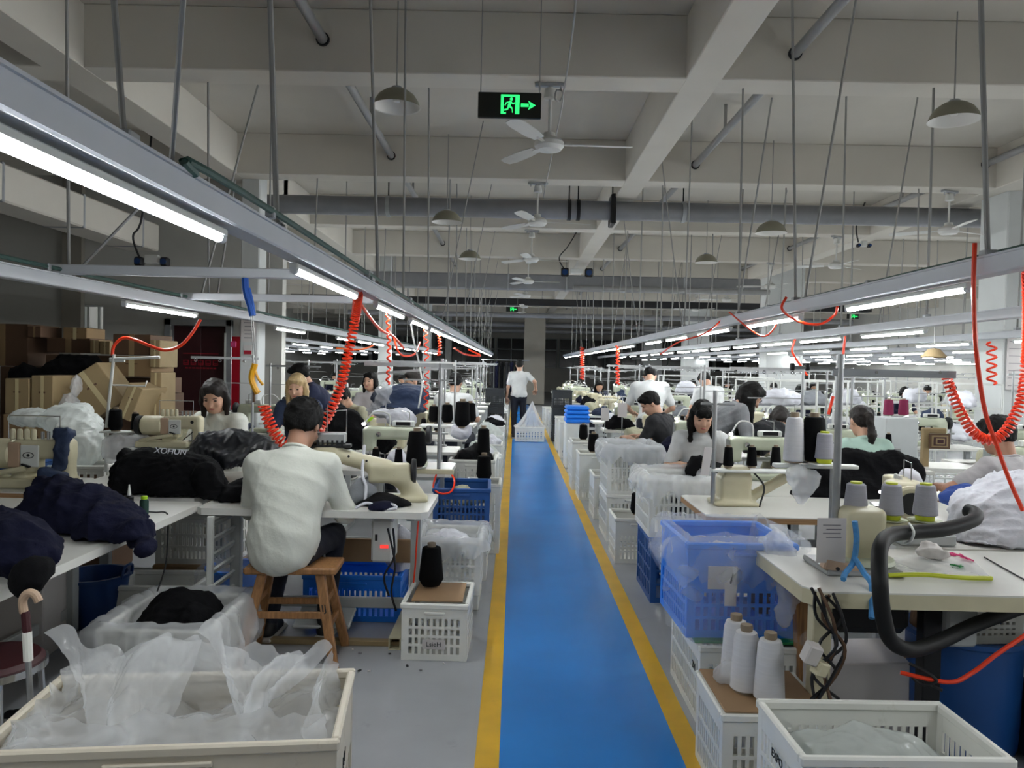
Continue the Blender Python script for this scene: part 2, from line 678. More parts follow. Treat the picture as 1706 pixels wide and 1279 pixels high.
def _bx(p, c, h, rd, R):
    q = p - np.asarray(c, float)
    if R is not None:
        q = q @ R
    q = np.abs(q) - (np.asarray(h, float) - rd)
    return np.linalg.norm(np.maximum(q, 0), axis=-1) + np.minimum(q.max(axis=-1), 0) - rd


def npR(e):
    return np.array(Euler(e).to_matrix())


def _bounds(pr):
    k = pr[0]
    if k in ('rc', '-rc'):
        a, b, ra, rb = np.asarray(pr[1], float), np.asarray(pr[2], float), pr[3], pr[4]
        r = max(ra, rb)
        return np.minimum(a, b) - r, np.maximum(a, b) + r
    r = float(np.linalg.norm(pr[2])) if k in ('bx', '-bx') else float(max(pr[2]))
    c = np.asarray(pr[1], float)
    return c - r, c + r


def sdf_mesh(prims, vox=0.012, k=0.03, floor=None):
    """surface of a smooth union (names with '-' cut away), by naive surface nets; returns verts, quads"""
    lo = np.min([_bounds(p)[0] for p in prims if p[0][0] != '-'], axis=0) - 3 * vox
    hi = np.max([_bounds(p)[1] for p in prims if p[0][0] != '-'], axis=0) + 3 * vox
    n = np.ceil((hi - lo) / vox).astype(int) + 1
    D = np.full(n, 0.5)
    for pr in prims:
        nm = pr[0].lstrip('-')
        cut = pr[0][0] == '-'
        kk = k
        if nm == 'rc':
            if len(pr) > 5:
                kk = pr[5]
        elif nm == 'el':
            if len(pr) > 4:
                kk = pr[4]
        elif nm == 'bx':
            if len(pr) > 5:
                kk = pr[5]
        b0, b1 = _bounds(pr)
        i0 = np.clip(np.floor((b0 - kk - 2 * vox - lo) / vox).astype(int), 0, n - 1)
        i1 = np.clip(np.ceil((b1 + kk + 2 * vox - lo) / vox).astype(int) + 1, 1, n)
        if np.any(i1 <= i0):
            continue
        ax = [lo[a] + vox * np.arange(i0[a], i1[a]) for a in range(3)]
        p = np.stack(np.meshgrid(*ax, indexing='ij'), axis=-1)
        if nm == 'rc':
            d = _rc(p, pr[1], pr[2], pr[3], pr[4])
        elif nm == 'el':
            d = _el(p, pr[1], pr[2], pr[3] if len(pr) > 3 else None)
        else:
            d = _bx(p, pr[1], pr[2], pr[3], pr[4] if len(pr) > 4 else None)
        sl = tuple(slice(i0[a], i1[a]) for a in range(3))
        E = D[sl]
        if cut:
            D[sl] = np.maximum(E, -d)
        else:
            h = np.maximum(kk - np.abs(E - d), 0) / max(kk, 1e-6)
            D[sl] = np.minimum(E, d) - h * h * kk * 0.25
    if floor is not None:
        zz = lo[2] + vox * np.arange(n[2])
        D = np.maximum(D, (floor - zz)[None, None, :])
    S = D < 0
    c = np.zeros(tuple(n - 1), int)
    for dx in (0, 1):
        for dy in (0, 1):
            for dz in (0, 1):
                c += S[dx:n[0] - 1 + dx, dy:n[1] - 1 + dy, dz:n[2] - 1 + dz]
    act = (c > 0) & (c < 8)
    ids = np.full(act.shape, -1)
    cells = np.argwhere(act)
    ids[act] = np.arange(len(cells))
    acc = np.zeros((len(cells), 3))
    cnt = np.zeros(len(cells))
    corners = [(x, y, z) for x in (0, 1) for y in (0, 1) for z in (0, 1)]
    val = {o: D[cells[:, 0] + o[0], cells[:, 1] + o[1], cells[:, 2] + o[2]] for o in corners}
    for a in corners:
        for ax_ in range(3):
            if a[ax_] == 0:
                b = list(a); b[ax_] = 1; b = tuple(b)
                va, vb = val[a], val[b]
                m = (va < 0) != (vb < 0)
                den = np.where(m, va - vb, 1.0)
                t = np.where(m, va / den, 0)
                pos = np.tile(np.array(a, float), (len(cells), 1))
                pos[:, ax_] += t
                acc += pos * m[:, None]
                cnt += m
    V = lo + vox * (cells + acc / np.maximum(cnt, 1)[:, None])
    Q = []
    for ax_ in range(3):
        b_, c_ = (ax_ + 1) % 3, (ax_ + 2) % 3
        s0 = [slice(0, None)] * 3; s1 = [slice(0, None)] * 3
        s0[ax_] = slice(0, n[ax_] - 1); s1[ax_] = slice(1, n[ax_])
        A, B = S[tuple(s0)], S[tuple(s1)]
        e = np.argwhere(A != B)
        e = e[(e[:, b_] > 0) & (e[:, c_] > 0) & (e[:, b_] < n[b_] - 1) & (e[:, c_] < n[c_] - 1)]
        if len(e) == 0:
            continue
        inside = A[e[:, 0], e[:, 1], e[:, 2]]
        q = []
        for db, dc in ((-1, -1), (0, -1), (0, 0), (-1, 0)):
            x = e.copy()
            x[:, b_] += db; x[:, c_] += dc
            q.append(ids[x[:, 0], x[:, 1], x[:, 2]])
        q = np.stack(q, axis=1)
        q[~inside] = q[~inside][:, ::-1]
        Q.append(q)
    Q = np.concatenate(Q) if Q else np.zeros((0, 4), int)
    Q = Q[(Q >= 0).all(axis=1)]
    return V, Q


def vnormals(V, Q):
    nrm = np.zeros_like(V)
    fn = np.cross(V[Q[:, 2]] - V[Q[:, 0]], V[Q[:, 3]] - V[Q[:, 1]])
    for i in range(4):
        np.add.at(nrm, Q[:, i], fn)
    return nrm / np.maximum(np.linalg.norm(nrm, axis=1, keepdims=True), 1e-9)


def relax(V, Q, it=1, w=0.5):
    for _ in range(it):
        s = np.zeros_like(V); c = np.zeros(len(V))
        for i in range(4):
            j = (i + 1) % 4
            np.add.at(s, Q[:, i], V[Q[:, j]]); np.add.at(c, Q[:, i], 1)
            np.add.at(s, Q[:, j], V[Q[:, i]]); np.add.at(c, Q[:, j], 1)
        V = V * (1 - w) + w * s / np.maximum(c, 1)[:, None]
    return V


def folds(p, scale, seed, sharp=0.75):
    """cloth-like creases: warped ridged waves, about -1..1"""
    r = np.random.RandomState(seed)
    q = p * scale
    w = np.zeros_like(q)
    for i in range(3):
        d = r.normal(size=3); d /= np.linalg.norm(d)
        w += np.sin(q @ d * 0.7 + r.uniform(0, 6.28))[:, None] * r.normal(size=3) * 0.8
    q = q + w
    out = np.zeros(len(p))
    amp = 0
    for i, (fq, a) in enumerate(((1.0, 1.0), (1.9, 0.6), (3.7, 0.3))):
        d = r.normal(size=3); d /= np.linalg.norm(d)
        s = np.sin((q @ d) * fq + r.uniform(0, 6.28))
        out += a * (1 - 2 * np.abs(s) ** sharp)
        amp += a
    return out / amp


def np_mesh(name, V, Q, m, smooth=True):
    me = bpy.data.meshes.new(name)
    me.vertices.add(len(V))
    me.vertices.foreach_set('co', np.ascontiguousarray(V, dtype=np.float32).ravel())
    me.loops.add(len(Q) * 4)
    me.loops.foreach_set('vertex_index', np.ascontiguousarray(Q, dtype=np.int32).ravel())
    me.polygons.add(len(Q))
    me.polygons.foreach_set('loop_start', np.arange(len(Q), dtype=np.int32) * 4)
    me.polygons.foreach_set('loop_total', np.full(len(Q), 4, dtype=np.int32))
    me.update(calc_edges=True)
    me.validate()
    if m is not None:
        me.materials.append(m)
    if smooth:
        me.shade_smooth()
    return me


def solid(name, prims, m, parent=None, vox=0.012, k=0.03, fold=None, floor=None, loc=None, rot=None, rel=1):
    V, Q = sdf_mesh(prims, vox, k, floor)
    if rel:
        V = relax(V, Q, rel)
    if fold:
        for (amp, sc, seed) in ([fold] if isinstance(fold[0], (int, float)) else fold):
            N = vnormals(V, Q)
            d = folds(V, sc, seed)
            V = V + N * (amp * d)[:, None]
        if floor is not None:
            V[:, 2] = np.maximum(V[:, 2], floor + 0.0005)
    return obj(name, np_mesh(name, V, Q, m), parent, loc, rot)


def crinkle(o, levels):
    """push the vertices of a sheet along its normals by sharp creases"""
    me = o.data
    n = len(me.vertices)
    co = np.empty(n * 3, dtype=np.float32)
    me.vertices.foreach_get('co', co)
    no = np.empty(n * 3, dtype=np.float32)
    me.vertices.foreach_get('normal', no)
    V, N = co.reshape(-1, 3).astype(float), no.reshape(-1, 3).astype(float)
    d = np.zeros(n)
    for amp, sc, seed in levels:
        d += amp * folds(V, sc, seed, 0.7)
    V = V + N * d[:, None]
    me.vertices.foreach_set('co', V.astype(np.float32).ravel())
    me.update()
    return o


def spline(pts, n=8):
    """Catmull-Rom through points"""
    pts = [Vector(p) for p in pts]
    out = []
    for i in range(len(pts) - 1):
        p0 = pts[max(0, i - 1)]; p1 = pts[i]; p2 = pts[i + 1]; p3 = pts[min(len(pts) - 1, i + 2)]
        for j in range(n):
            t = j / n
            out.append(0.5 * ((2 * p1) + (p2 - p0) * t + (2 * p0 - 5 * p1 + 4 * p2 - p3) * t * t + (3 * p1 - p0 - 3 * p2 + p3) * t ** 3))
    out.append(pts[-1])
    return out


def coil(path, R, pitch, per=9, R2=None):
    """helix wound around a path"""
    path = spline(path, 16)
    L = [0.0]
    for a, b in zip(path, path[1:]):
        L.append(L[-1] + (b - a).length)
    tot = L[-1]
    N = int(tot / pitch * per)
    pts = []
    x = None
    k = 0
    for i in range(N + 1):
        s = tot * i / N
        while k < len(L) - 2 and L[k + 1] < s:
            k += 1
        t = (s - L[k]) / max(1e-9, L[k + 1] - L[k])
        p = path[k].lerp(path[k + 1], t)
        d = (path[k + 1] - path[k]).normalized()
        if x is None:
            x = d.orthogonal().normalized()
        x = (x - d * x.dot(d)).normalized()
        y = d.cross(x)
        a = 2 * PI * i / per
        r = R if R2 is None else R + (R2 - R) * s / tot
        pts.append(p + x * (math.cos(a) * r) + y * (math.sin(a) * r))
    return pts


def text_mesh(name, body, size, m, parent=None, loc=(0, 0, 0), rot=(0, 0, 0), extrude=0.001):
    cu = bpy.data.curves.new(name, 'FONT')
    cu.body = body
    cu.size = size
    cu.extrude = extrude
    cu.align_x = 'CENTER'
    cu.align_y = 'CENTER'
    tmp = bpy.data.objects.new('tmp_text', cu)
    COL.objects.link(tmp)
    dg = bpy.context.evaluated_depsgraph_get()
    me = bpy.data.meshes.new_from_object(tmp.evaluated_get(dg))
    bpy.data.objects.remove(tmp, do_unlink=True)
    me.materials.clear()
    me.materials.append(m)
    me.name = name
    return obj(name, me, parent, loc, rot)


setup_materials()
ORDN = ['first', 'second', 'third', 'fourth', 'fifth', 'sixth', 'seventh', 'eighth', 'ninth', 'tenth', 'eleventh', 'twelfth', 'thirteenth', 'fourteenth', 'fifteenth', 'sixteenth', 'seventeenth', 'eighteenth', 'nineteenth', 'twentieth']

# ================================================================== the hall
XL, XR, YN, YF = -11.0, 15.0, -3.2, 48.0
Z_SLAB, Z_BEAM = 4.47, 3.95
BEAM_Y = [6.4 + 3.5 * k for k in range(-2, 12)]
BEAM_W = 0.33


def struct(name, mb, m, parent=None, smooth=None, label=None):
    o = mb.build(name, m, parent, smooth=smooth)
    if parent is None:
        o['kind'] = 'structure'
    if label:
        o['label'] = label
    return o


AX0, AX1, YW = -0.03, 0.70, 0.095
floor = struct('floor', MB().box(((XL + XR) / 2, (YN + YF) / 2, -0.05), (XR - XL, YF - YN, 0.1)), M['floor'], label='glossy grey epoxy factory floor')
struct('aisle_strip', MB().box(((AX0 + AX1) / 2, 15, 0.0015), (AX1 - AX0, 36.4, 0.003)), M['blue_floor'], floor)
struct('aisle_line', MB().box((AX0 - YW / 2, 15, 0.0015), (YW, 36.4, 0.003)), M['yellow_floor'], floor)
struct('aisle_line', MB().box((AX1 + YW / 2, 15, 0.0015), (YW, 36.4, 0.003)), M['yellow_floor'], floor)
struct('ceiling', MB().box(((XL + XR) / 2, (YN + YF) / 2, Z_SLAB + 0.06), (XR - XL, YF - YN, 0.12)), M['ceil'], label='painted concrete ceiling slab')
for y in BEAM_Y:
    if y > YN and y < YF - 0.5:
        struct('trim_1', MB().box(((XL + XR) / 2, y + BEAM_W / 2, (Z_BEAM + Z_SLAB) / 2), (XR - XL, BEAM_W, Z_SLAB - Z_BEAM), ch=0.008), M['beam'], label='concrete cross beam under the ceiling')
for x0, x1 in ((-9.3, -8.95), (-3.98, -3.62), (1.36, 1.66), (6.1, 6.42), (11, 11.3)):
    struct('trim_2', MB().box(((x0 + x1) / 2, (YN + YF) / 2, (Z_BEAM - 0.002 + Z_SLAB) / 2), (x1 - x0, YF - YN, Z_SLAB - Z_BEAM + 0.002), ch=0.008), M['beam'], label='concrete long beam running down the hall')
for n_, c, s in (('wall_left', (XL - 0.1, (YN + YF) / 2, 2.2), (0.2, YF - YN, 4.8)), ('wall_right', (XR + 0.1, (YN + YF) / 2, 2.2), (0.2, YF - YN, 4.8)),
                 ('wall_front', ((XL + XR) / 2, YN - 0.1, 2.2), (XR - XL, 0.2, 4.8)), ('wall_back', ((XL + XR) / 2, YF + 0.1, 2.2), (XR - XL, 0.2, 4.8))):
    struct(n_, MB().box(c, s), M['wall'])
# end wall: a band of dark windows with mullions, a beige pillar in front
wn = 1
for i in range(13):
    x = -10 + i * 1.95
    fr = MB()
    for (a, b) in (((-0.9, 1.5), (0.9, 1.5)), ((-0.9, 3.3), (0.9, 3.3)), ((-0.9, 1.5), (-0.9, 3.3)), ((0.9, 1.5), (0.9, 3.3)), ((0, 1.5), (0, 3.3)), ((-0.9, 2.6), (0.9, 2.6))):
        fr.bar((x + a[0], YF - 0.03, a[1]), (x + b[0], YF - 0.03, b[1]), 0.06, 0.06)
    w = struct('window_%d' % wn, fr, M['window_light'])
    wn += 1
    for px_ in (-0.45, 0.45):
        for z0, z1 in ((1.53, 2.57), (2.63, 3.27)):
            MB().box((x + px_, YF - 0.015, (z0 + z1) / 2), (0.84, 0.02, z1 - z0)).build('pane', M['window_dark'], w)
struct('wall_inner', MB().box((0.78, 31.5, 2.0), (0.85, 0.85, 3.95), ch=0.02), M['beige'], label='beige painted pillar at the far end of the aisle')

# left partition wall with the lift door, the glazed opening and the darker pier
PW = 11.9
lw = MB()
op_l, op_r = P(137, 540, PW).x, P(173, 540, PW).x
dl, dr = P(276, 600, PW).x, P(388, 600, PW).x
d_top = P(330, 532, PW).z
op_b, op_t = P(150, 570, PW).z, P(150, 508, PW).z
lw.box(((XL + op_l) / 2, PW + 0.1, 2.23), (op_l - XL, 0.2, 4.47))
lw.box(((op_r + dl) / 2, PW + 0.1, 2.23), (dl - op_r, 0.2, 4.47))
lw.box(((op_l + op_r) / 2, PW + 0.1, (op_t + 4.47) / 2), (op_r - op_l, 0.2, 4.47 - op_t))
lw.box(((op_l + op_r) / 2, PW + 0.1, op_b / 2), (op_r - op_l, 0.2, op_b))
lw.box(((dl + dr) / 2, PW + 0.1, (d_top + 4.47) / 2), (dr - dl, 0.2, 4.47 - d_top))
lw.box(((dr - 3.62) / 2, PW + 0.1, 2.23), (-3.62 - dr, 0.2, 4.47))
struct('wall_partition', lw, M['wall'], label='grey partition wall behind the boxes')
struct('trim_3', MB().box((P(125, 540, PW).x, PW - 0.06, 2.2), (0.3, 0.1, 4.4)), M['beige'], label='narrow dark pier on the partition wall')
w = struct('window_20', MB().bar((op_l, PW + 0.05, op_b), (op_r, PW + 0.05, op_b), 0.05).bar((op_l, PW + 0.05, op_t), (op_r, PW + 0.05, op_t), 0.05)
           .bar((op_l, PW + 0.05, op_b), (op_l, PW + 0.05, op_t), 0.05).bar((op_r, PW + 0.05, op_b), (op_r, PW + 0.05, op_t), 0.05)
           .bar((op_r - 0.1, PW + 0.05, op_b), (op_r - 0.1, PW + 0.05, op_t), 0.03).bar((op_l + 0.07, PW + 0.05, op_b), (op_l + 0.07, PW + 0.05, op_t), 0.03), M['white_paint'])
# lift door
door = thing('door_1', 'dark red lift door with red lettering in grey frame', 'door', ((dl + dr) / 2, PW, 0))
door['kind'] = 'structure'
dw = (dr - dl)
fr = MB()
for sx in (-1, 1):
    fr.box((sx * (dw / 2 - 0.05), 0.03, d_top / 2), (0.10, 0.18, d_top), ch=0.006)
fr.box((0, 0.03, d_top - 0.05), (dw, 0.18, 0.10), ch=0.006)
fr.build('door_frame', M['steel'], door)
for sx in (-1, 1):
    MB().box((sx * (dw / 4 - 0.03), 0.08, (d_top - 0.1) / 2), (dw / 2 - 0.062, 0.04, d_top - 0.1), ch=0.004).build('door_leaf', M['red_dark'], door)
MB().box((-dw / 2 + 0.11, -0.075, 1.0), (0.025, 0.02, 2.0)).build('edge_strip', M['white_paint'], door)
sg = MB()
cx0 = P(332, 600, PW).x - door.location.x
for i in range(5):
    x = cx0 + (i - 2) * 0.115
    zc = P(332, 604, PW).z
    sg.box((x, 0.055, zc + 0.035), (0.085, 0.006, 0.012)).box((x - 0.035, 0.055, zc), (0.012, 0.006, 0.08)).box((x + 0.035, 0.055, zc), (0.012, 0.006, 0.08))
    sg.box((x, 0.055, zc - 0.01), (0.085, 0.006, 0.012)).box((x, 0.055, zc - 0.035), (0.06, 0.006, 0.012))
zc = P(332, 592, PW).z
sg.box((cx0, 0.055, zc + 0.03), (0.55, 0.006, 0.012))
for i in range(9):
    sg.box((cx0 + (i - 4) * 0.055, 0.055, P(332, 613, PW).z), (0.04, 0.006, 0.02))
sg.build('door_lettering', M['red_print'], door)
MB().box((-dw / 2 + 0.03, -0.068, 1.35), (0.05, 0.012, 0.14), ch=0.003).build('call_panel', M['blackmetal'], door)

# columns
COLS = []


def column(x0, x1, y0, d=0.42, m=None, label=None):
    o = struct('wall_column', MB().box(((x0 + x1) / 2, y0 + d / 2, 2.23), (x1 - x0, d, 4.46), ch=0.015), m or M['pillar'], label=label)
    COLS.append(o)
    return o


c1x0, c1x1 = P(400, 500, 10.2).x, P(431, 500, 10.2).x
pil = column(c1x0, c1x1, 10.2, 0.3, label='white pillar with red panel beside the lift door')
for k in range(1, 4):
    column(-3.5, -3.2, 10.2 + 9.4 * k, 0.35, label='white pillar along the left side of the hall')
for i, y in enumerate((10.0, 19.4, 28.8, 38)):
    column(6.33, 7.25, y, 0.6, label=['pale pillar with notice board at the right edge', 'pale grey pillar behind the navy cone', 'second pale grey pillar right of the aisle', 'distant pale grey pillar right of the aisle'][i])
# red notice panel beside the lift, paper notices on the pillar
rp0, rp1 = P(377, 560, 11.85), P(399, 683, 11.85)
t = thing('notice_sign', 'tall red panel with white frame beside the lift door', 'sign', (0, 0, 0))
MB().box(((rp0.x + rp1.x) / 2, 11.87, (rp0.z + rp1.z) / 2), (rp1.x - rp0.x, 0.04, rp0.z - rp1.z), ch=0.004).build('panel', M['red'], t)
MB().box(((rp0.x + rp1.x) / 2 - 0.12, 11.86, (rp0.z + rp1.z) / 2), (0.03, 0.05, rp0.z - rp1.z + 0.1)).build('frame', M['white_paint'], t)
MB().box(((rp0.x + rp1.x) / 2, 11.85, rp0.z - 0.12), (0.1, 0.03, 0.1), ch=0.03).build('emblem', M['pink'], t)
t = thing('wall_notice', 'small white and red paper notice taped to the pillar', 'notice', (0, 0, 0))
a = P(413, 583, 10.19)
MB().box((a.x, 10.19, a.z), (0.11, 0.006, 0.13)).build('sheet', M['paper'], t)
MB().box((a.x, 10.185, a.z - 0.03), (0.10, 0.004, 0.05)).build('print_block', M['red_print'], t)
a = P(414, 550, 10.19)
t = thing('wall_notice', 'tall white printed notice high on the pillar', 'notice', (0, 0, 0))
MB().box((a.x, 10.19, a.z), (0.2, 0.006, 0.30)).build('sheet', M['paper'], t)
for i in range(5):
    MB().box((a.x + 0.01 * (i % 2), 10.185, a.z + 0.1 - i * 0.05), (0.12, 0.004, 0.012)).build('print_line', M['paper_ink'], t)
# right white board on the far right pillar
t = thing('notice_board', 'white ruled notice board on the far right pillar', 'board', (6.66, 9.97, 0))
a, b = P(1668, 552, 9.97), P(1706, 650, 9.97)
MB().box((0, 0, (a.z + b.z) / 2), (0.6, 0.02, a.z - b.z), ch=0.004).build('board', M['paper'], t)
for i in range(7):
    MB().box((0, -0.012, b.z + 0.06 + i * 0.095), (0.56, 0.003, 0.006)).build('ruled_line', M['paper_ink'], t)

# ------------------------------------------------------------------ ceiling services
def pipe_run(name, label, pts, r, m, n=14, cat='pipe', group=None):
    o = MB().tube(pts, r, n).build(name, m)
    return tag(o, label, cat, group)


t = thing('fire_pipe', 'big grey pipe crossing the hall below the second beam', 'pipe', (0, 11, 0))
zc = P(858, 348, 11).z
MB().tube([(-3.58, 0, zc), (6.95, 0, zc)], 0.135, 20).build('pipe', M['duct'], t)
for px_ in (647, 948, 963, 1020, 1138, 1660):
    x = P(px_, 350, 11).x
    hv = MB().lathe([(0.136, -0.025), (0.15, -0.025), (0.15, 0.025), (0.136, 0.025)], 20, axis='x', c=(x, 0, zc), close=True)
    hv.build('clamp', M['blackmetal'] if px_ in (948, 963) else M['steel'], t)
    MB().cyl((x, 0, zc + 0.14), (x, 0, Z_SLAB), 0.01, n=6).build('hanger', M['blackmetal'], t)
x = P(1020, 350, 11).x
MB().box((x, 0, zc), (0.07, 0.36, 0.42), ch=0.01).build('bracket', M['blackmetal'], t)
t = thing('duct', 'grey rectangular duct crossing beneath the fourth beam', 'duct', (0, 17.9, 0))
zc = P(858, 470, 17.9).z
MB().box((1.1, 0, zc), (9.0, 0.4, 0.34), ch=0.02).build('duct_body', M['duct'], t)
for i in range(7):
    x = -2.9 + i * 1.35
    MB().box((x, 0, zc), (0.04, 0.42, 0.36), ch=0.01).build('flange', M['steel'], t)
    MB().cyl((x, 0.1, zc + 0.17), (x, 0.1, Z_SLAB), 0.01, n=6).build('hanger', M['rod'], t)
a, b = P(955, 479, 17.2), P(1282, 487, 17.2)
pipe_run('pipe', 'pale pipe end in front of the grey duct', [a, b], 0.06, M['pipe'])
for (py_, y, r, m, lab) in ((503, 24.0, 0.10, 'dark', 'dark band crossing far down the hall'), (525, 27.5, 0.09, 'duct', 'grey pipe crossing behind the dark band'),
                            (541, 33, 0.10, 'duct', 'grey pipe crossing just before the far end'), (551, 38, 0.10, 'duct', 'farthest grey pipe crossing the hall')):
    z = P(858, py_, y).z
    t = thing('pipe_run', lab, 'pipe', (0, y, 0))
    if m == 'dark':
        MB().box((2, 0, z), (18, 0.3, 0.2), ch=0.01).build('tray', M['dark'], t)  # plain dark box spanning the hall, standing in for a dark band
    else:
        MB().tube([(-6, 0, z), (12, 0, z)], r, 12).build('pipe', M[m], t)
    for i in range(9):
        MB().cyl((-5.5 + i * 2.1, 0, z), (-5.5 + i * 2.1, 0, Z_SLAB), 0.012, n=6).build('hanger', M['rod'], t)
for x, h, lab in ((-1.64, 2.66, 'left of the exit sign'), (2.25, 2.62, 'right of the exit sign'), (5.95, 2.7, 'near the far right lamps')):
    t = thing('drain_pipe', 'grey drain pipe running lengthwise through the beams, ' + lab, 'pipe', (x, 0, 1.55 + h))
    MB().tube([(0, YN + 0.1, 0), (0, 40, 0)], 0.042, 12).build('pipe', M['pipe'], t)
    for y in BEAM_Y[2:8]:
        MB().lathe([(0.044, -0.02), (0.056, -0.02), (0.056, 0.02), (0.044, 0.02)], 14, axis='y', c=(0, y - 0.005, 0), close=True).build('wall_sleeve', M['dark'], t)
    for y in BEAM_Y[1:6]:
        MB().bar((0, y + 2.1, 0.02), (0, y + 2.1, Z_SLAB - 1.55 - h), 0.03, 0.02).build('bracket', M['rod'], t)
# left low wide duct under the ceiling (dark band behind the second light row)
t = thing('duct', 'long dark grey duct along the left wall side', 'duct', (-5.6, 0, 0))
MB().box((0, 8.0, 3.35), (0.5, 7.0, 0.4), ch=0.02).build('duct_body', M['beam'], t)
for y in (5, 6.5, 8, 9.5, 11):
    MB().box((0, y, 3.35), (0.52, 0.04, 0.42), ch=0.01).build('flange', M['steel'], t)

# fans -------------------------------------------------------------
def make_fan():
    f = thing('ceiling_fan', 'white three blade ceiling fan', 'fan')
    f['group'] = 'ceiling fans under the beams'
    MB().box((0, 0, -0.015), (0.26, 0.05, 0.03), ch=0.005).cyl((0.09, 0, -0.02), (0.09, 0, -0.06), 0.01, n=6).cyl((-0.09, 0, -0.02), (-0.09, 0, -0.06), 0.01, n=6).build('mount_plate', M['steel'], f)
    MB().lathe([(0.012, -0.03), (0.045, -0.05), (0.055, -0.13), (0.02, -0.14)], 14).build('canopy', M['fan'], f)
    MB().cyl((0, 0, -0.13), (0, 0, -0.44), 0.013, n=8).build('down_rod', M['fan'], f)
    MB().lathe([(0.0, -0.42), (0.05, -0.42), (0.055, -0.455), (0.10, -0.47), (0.125, -0.50), (0.125, -0.535), (0.10, -0.565), (0.0, -0.575)], 20).build('motor', M['fan'], f)
    for i in range(3):
        a = 2 * PI * i / 3 + 0.05
        b = MB()
        R = Matrix.Rotation(a, 3, 'Z') @ Matrix.Rotation(0.2, 3, 'X')
        b.bar(R @ Vector((0.11, 0, 0)), R @ Vector((0.24, 0, 0)), 0.03, 0.012)
        prof = [(0.2, 0.045), (0.35, 0.062), (0.6, 0.066), (0.70, 0.05), (0.715, 0.0)]
        poly = [Vector((x, w, 0)) for x, w in prof] + [Vector((x, -w, 0)) for x, w in prof[::-1][1:]]
        n = len(poly)
        vs = [R @ (p + Vector((0, 0, 0.003))) for p in poly] + [R @ (p - Vector((0, 0, 0.003))) for p in poly]
        fs = [tuple(range(n)), tuple(range(2 * n - 1, n - 1, -1))] + [(k, (k + 1) % n, n + (k + 1) % n, n + k) for k in range(n)]
        b.add(vs, fs)
        b.build('blade', M['fan'], f, loc=(0, 0, -0.515))
    return f


fan = Proto(make_fan)
fan_rot = [0.0, 0.1, 0.25, 0.0, 0.05, 0.3, 0.2]
names = ['nearest white ceiling fan, right below the exit sign', 'white ceiling fan just past the big crossing pipe', 'third white ceiling fan down the aisle',
         'fourth white ceiling fan down the aisle', 'white ceiling fan in front of the far exit sign', 'far white ceiling fan low over the aisle end', 'farthest white ceiling fan over the aisle']
for i, y in enumerate(BEAM_Y[2:9]):
    fan.put((0.25, y + 0.16, Z_BEAM), fan_rot[i], names[i], 'ceiling fans under the beams')
for i, y in enumerate(BEAM_Y[3:8]):
    fan.put((5.6, y + 0.16, Z_BEAM), 0.35 + 0.2 * i, ['white ceiling fan at the right end of the big pipe', 'white ceiling fan beside the twin spot light on the right', 'distant white ceiling fan in the right bay',
                                                    'more distant white ceiling fan in the right bay', 'farthest white ceiling fan in the right bay'][i], 'ceiling fans under the beams')


def make_bell():
    f = thing('bell_lamp', 'bell lamp', 'lamp')
    MB().lathe([(0.0, 0.0), (0.075, 0.0), (0.10, -0.012), (0.145, -0.045), (0.175, -0.09), (0.192, -0.135), (0.196, -0.14)], 28, close=True).build('shade', M['lamp_green'], f)
    MB().lathe([(0.0, -0.012), (0.07, -0.014), (0.096, -0.024), (0.139, -0.052), (0.168, -0.095), (0.187, -0.135), (0.196, -0.14)], 28, close=True).build('reflector', M['lamp_in'], f)
    MB().cyl((0, 0, 0.025), (0, 0, 0.0), 0.04, 0.05, n=12).build('lamp_holder', M['steel'], f)
    MB().lathe([(0.0, -0.10), (0.025, -0.095), (0.03, -0.07), (0.02, -0.02), (0.015, 0.0)], 12).build('bulb', M['lamp_in'], f)
    return f


bell = Proto(make_bell)
a = P(661, 150, 6.25)
bell.put((a.x, a.y, a.z), 0, 'bell shaped grey lamp left of the exit sign, switched off', 'bell lamps under the beams')
a = P(1590, 172, 6.25)
bell.put((a.x, a.y, a.z), 0, 'olive bell lamp at upper right, switched off', 'bell lamps under the beams')
for (px_, py_, y, lab) in ((745, 352, 9.8, 'bell lamp half hidden behind the big pipe, left'), (1285, 370, 9.8, 'bell lamp just under the big pipe, right'),
                           (1177, 424, 13.3, 'small distant bell lamp right of the aisle'), (783, 418, 13.3, 'small distant bell lamp left of the aisle')):
    a = P(px_, py_, y)
    bell.put((a.x, a.y, a.z), 0, lab, 'bell lamps under the beams')

for _b in [o for o in COL.objects if o.name.startswith('bell_lamp')]:
    MB().cyl((0, 0, 0.02), (0, 0, Z_SLAB - _b.location.z), 0.006, n=6).build('suspension_rod', M['rod'], _b)

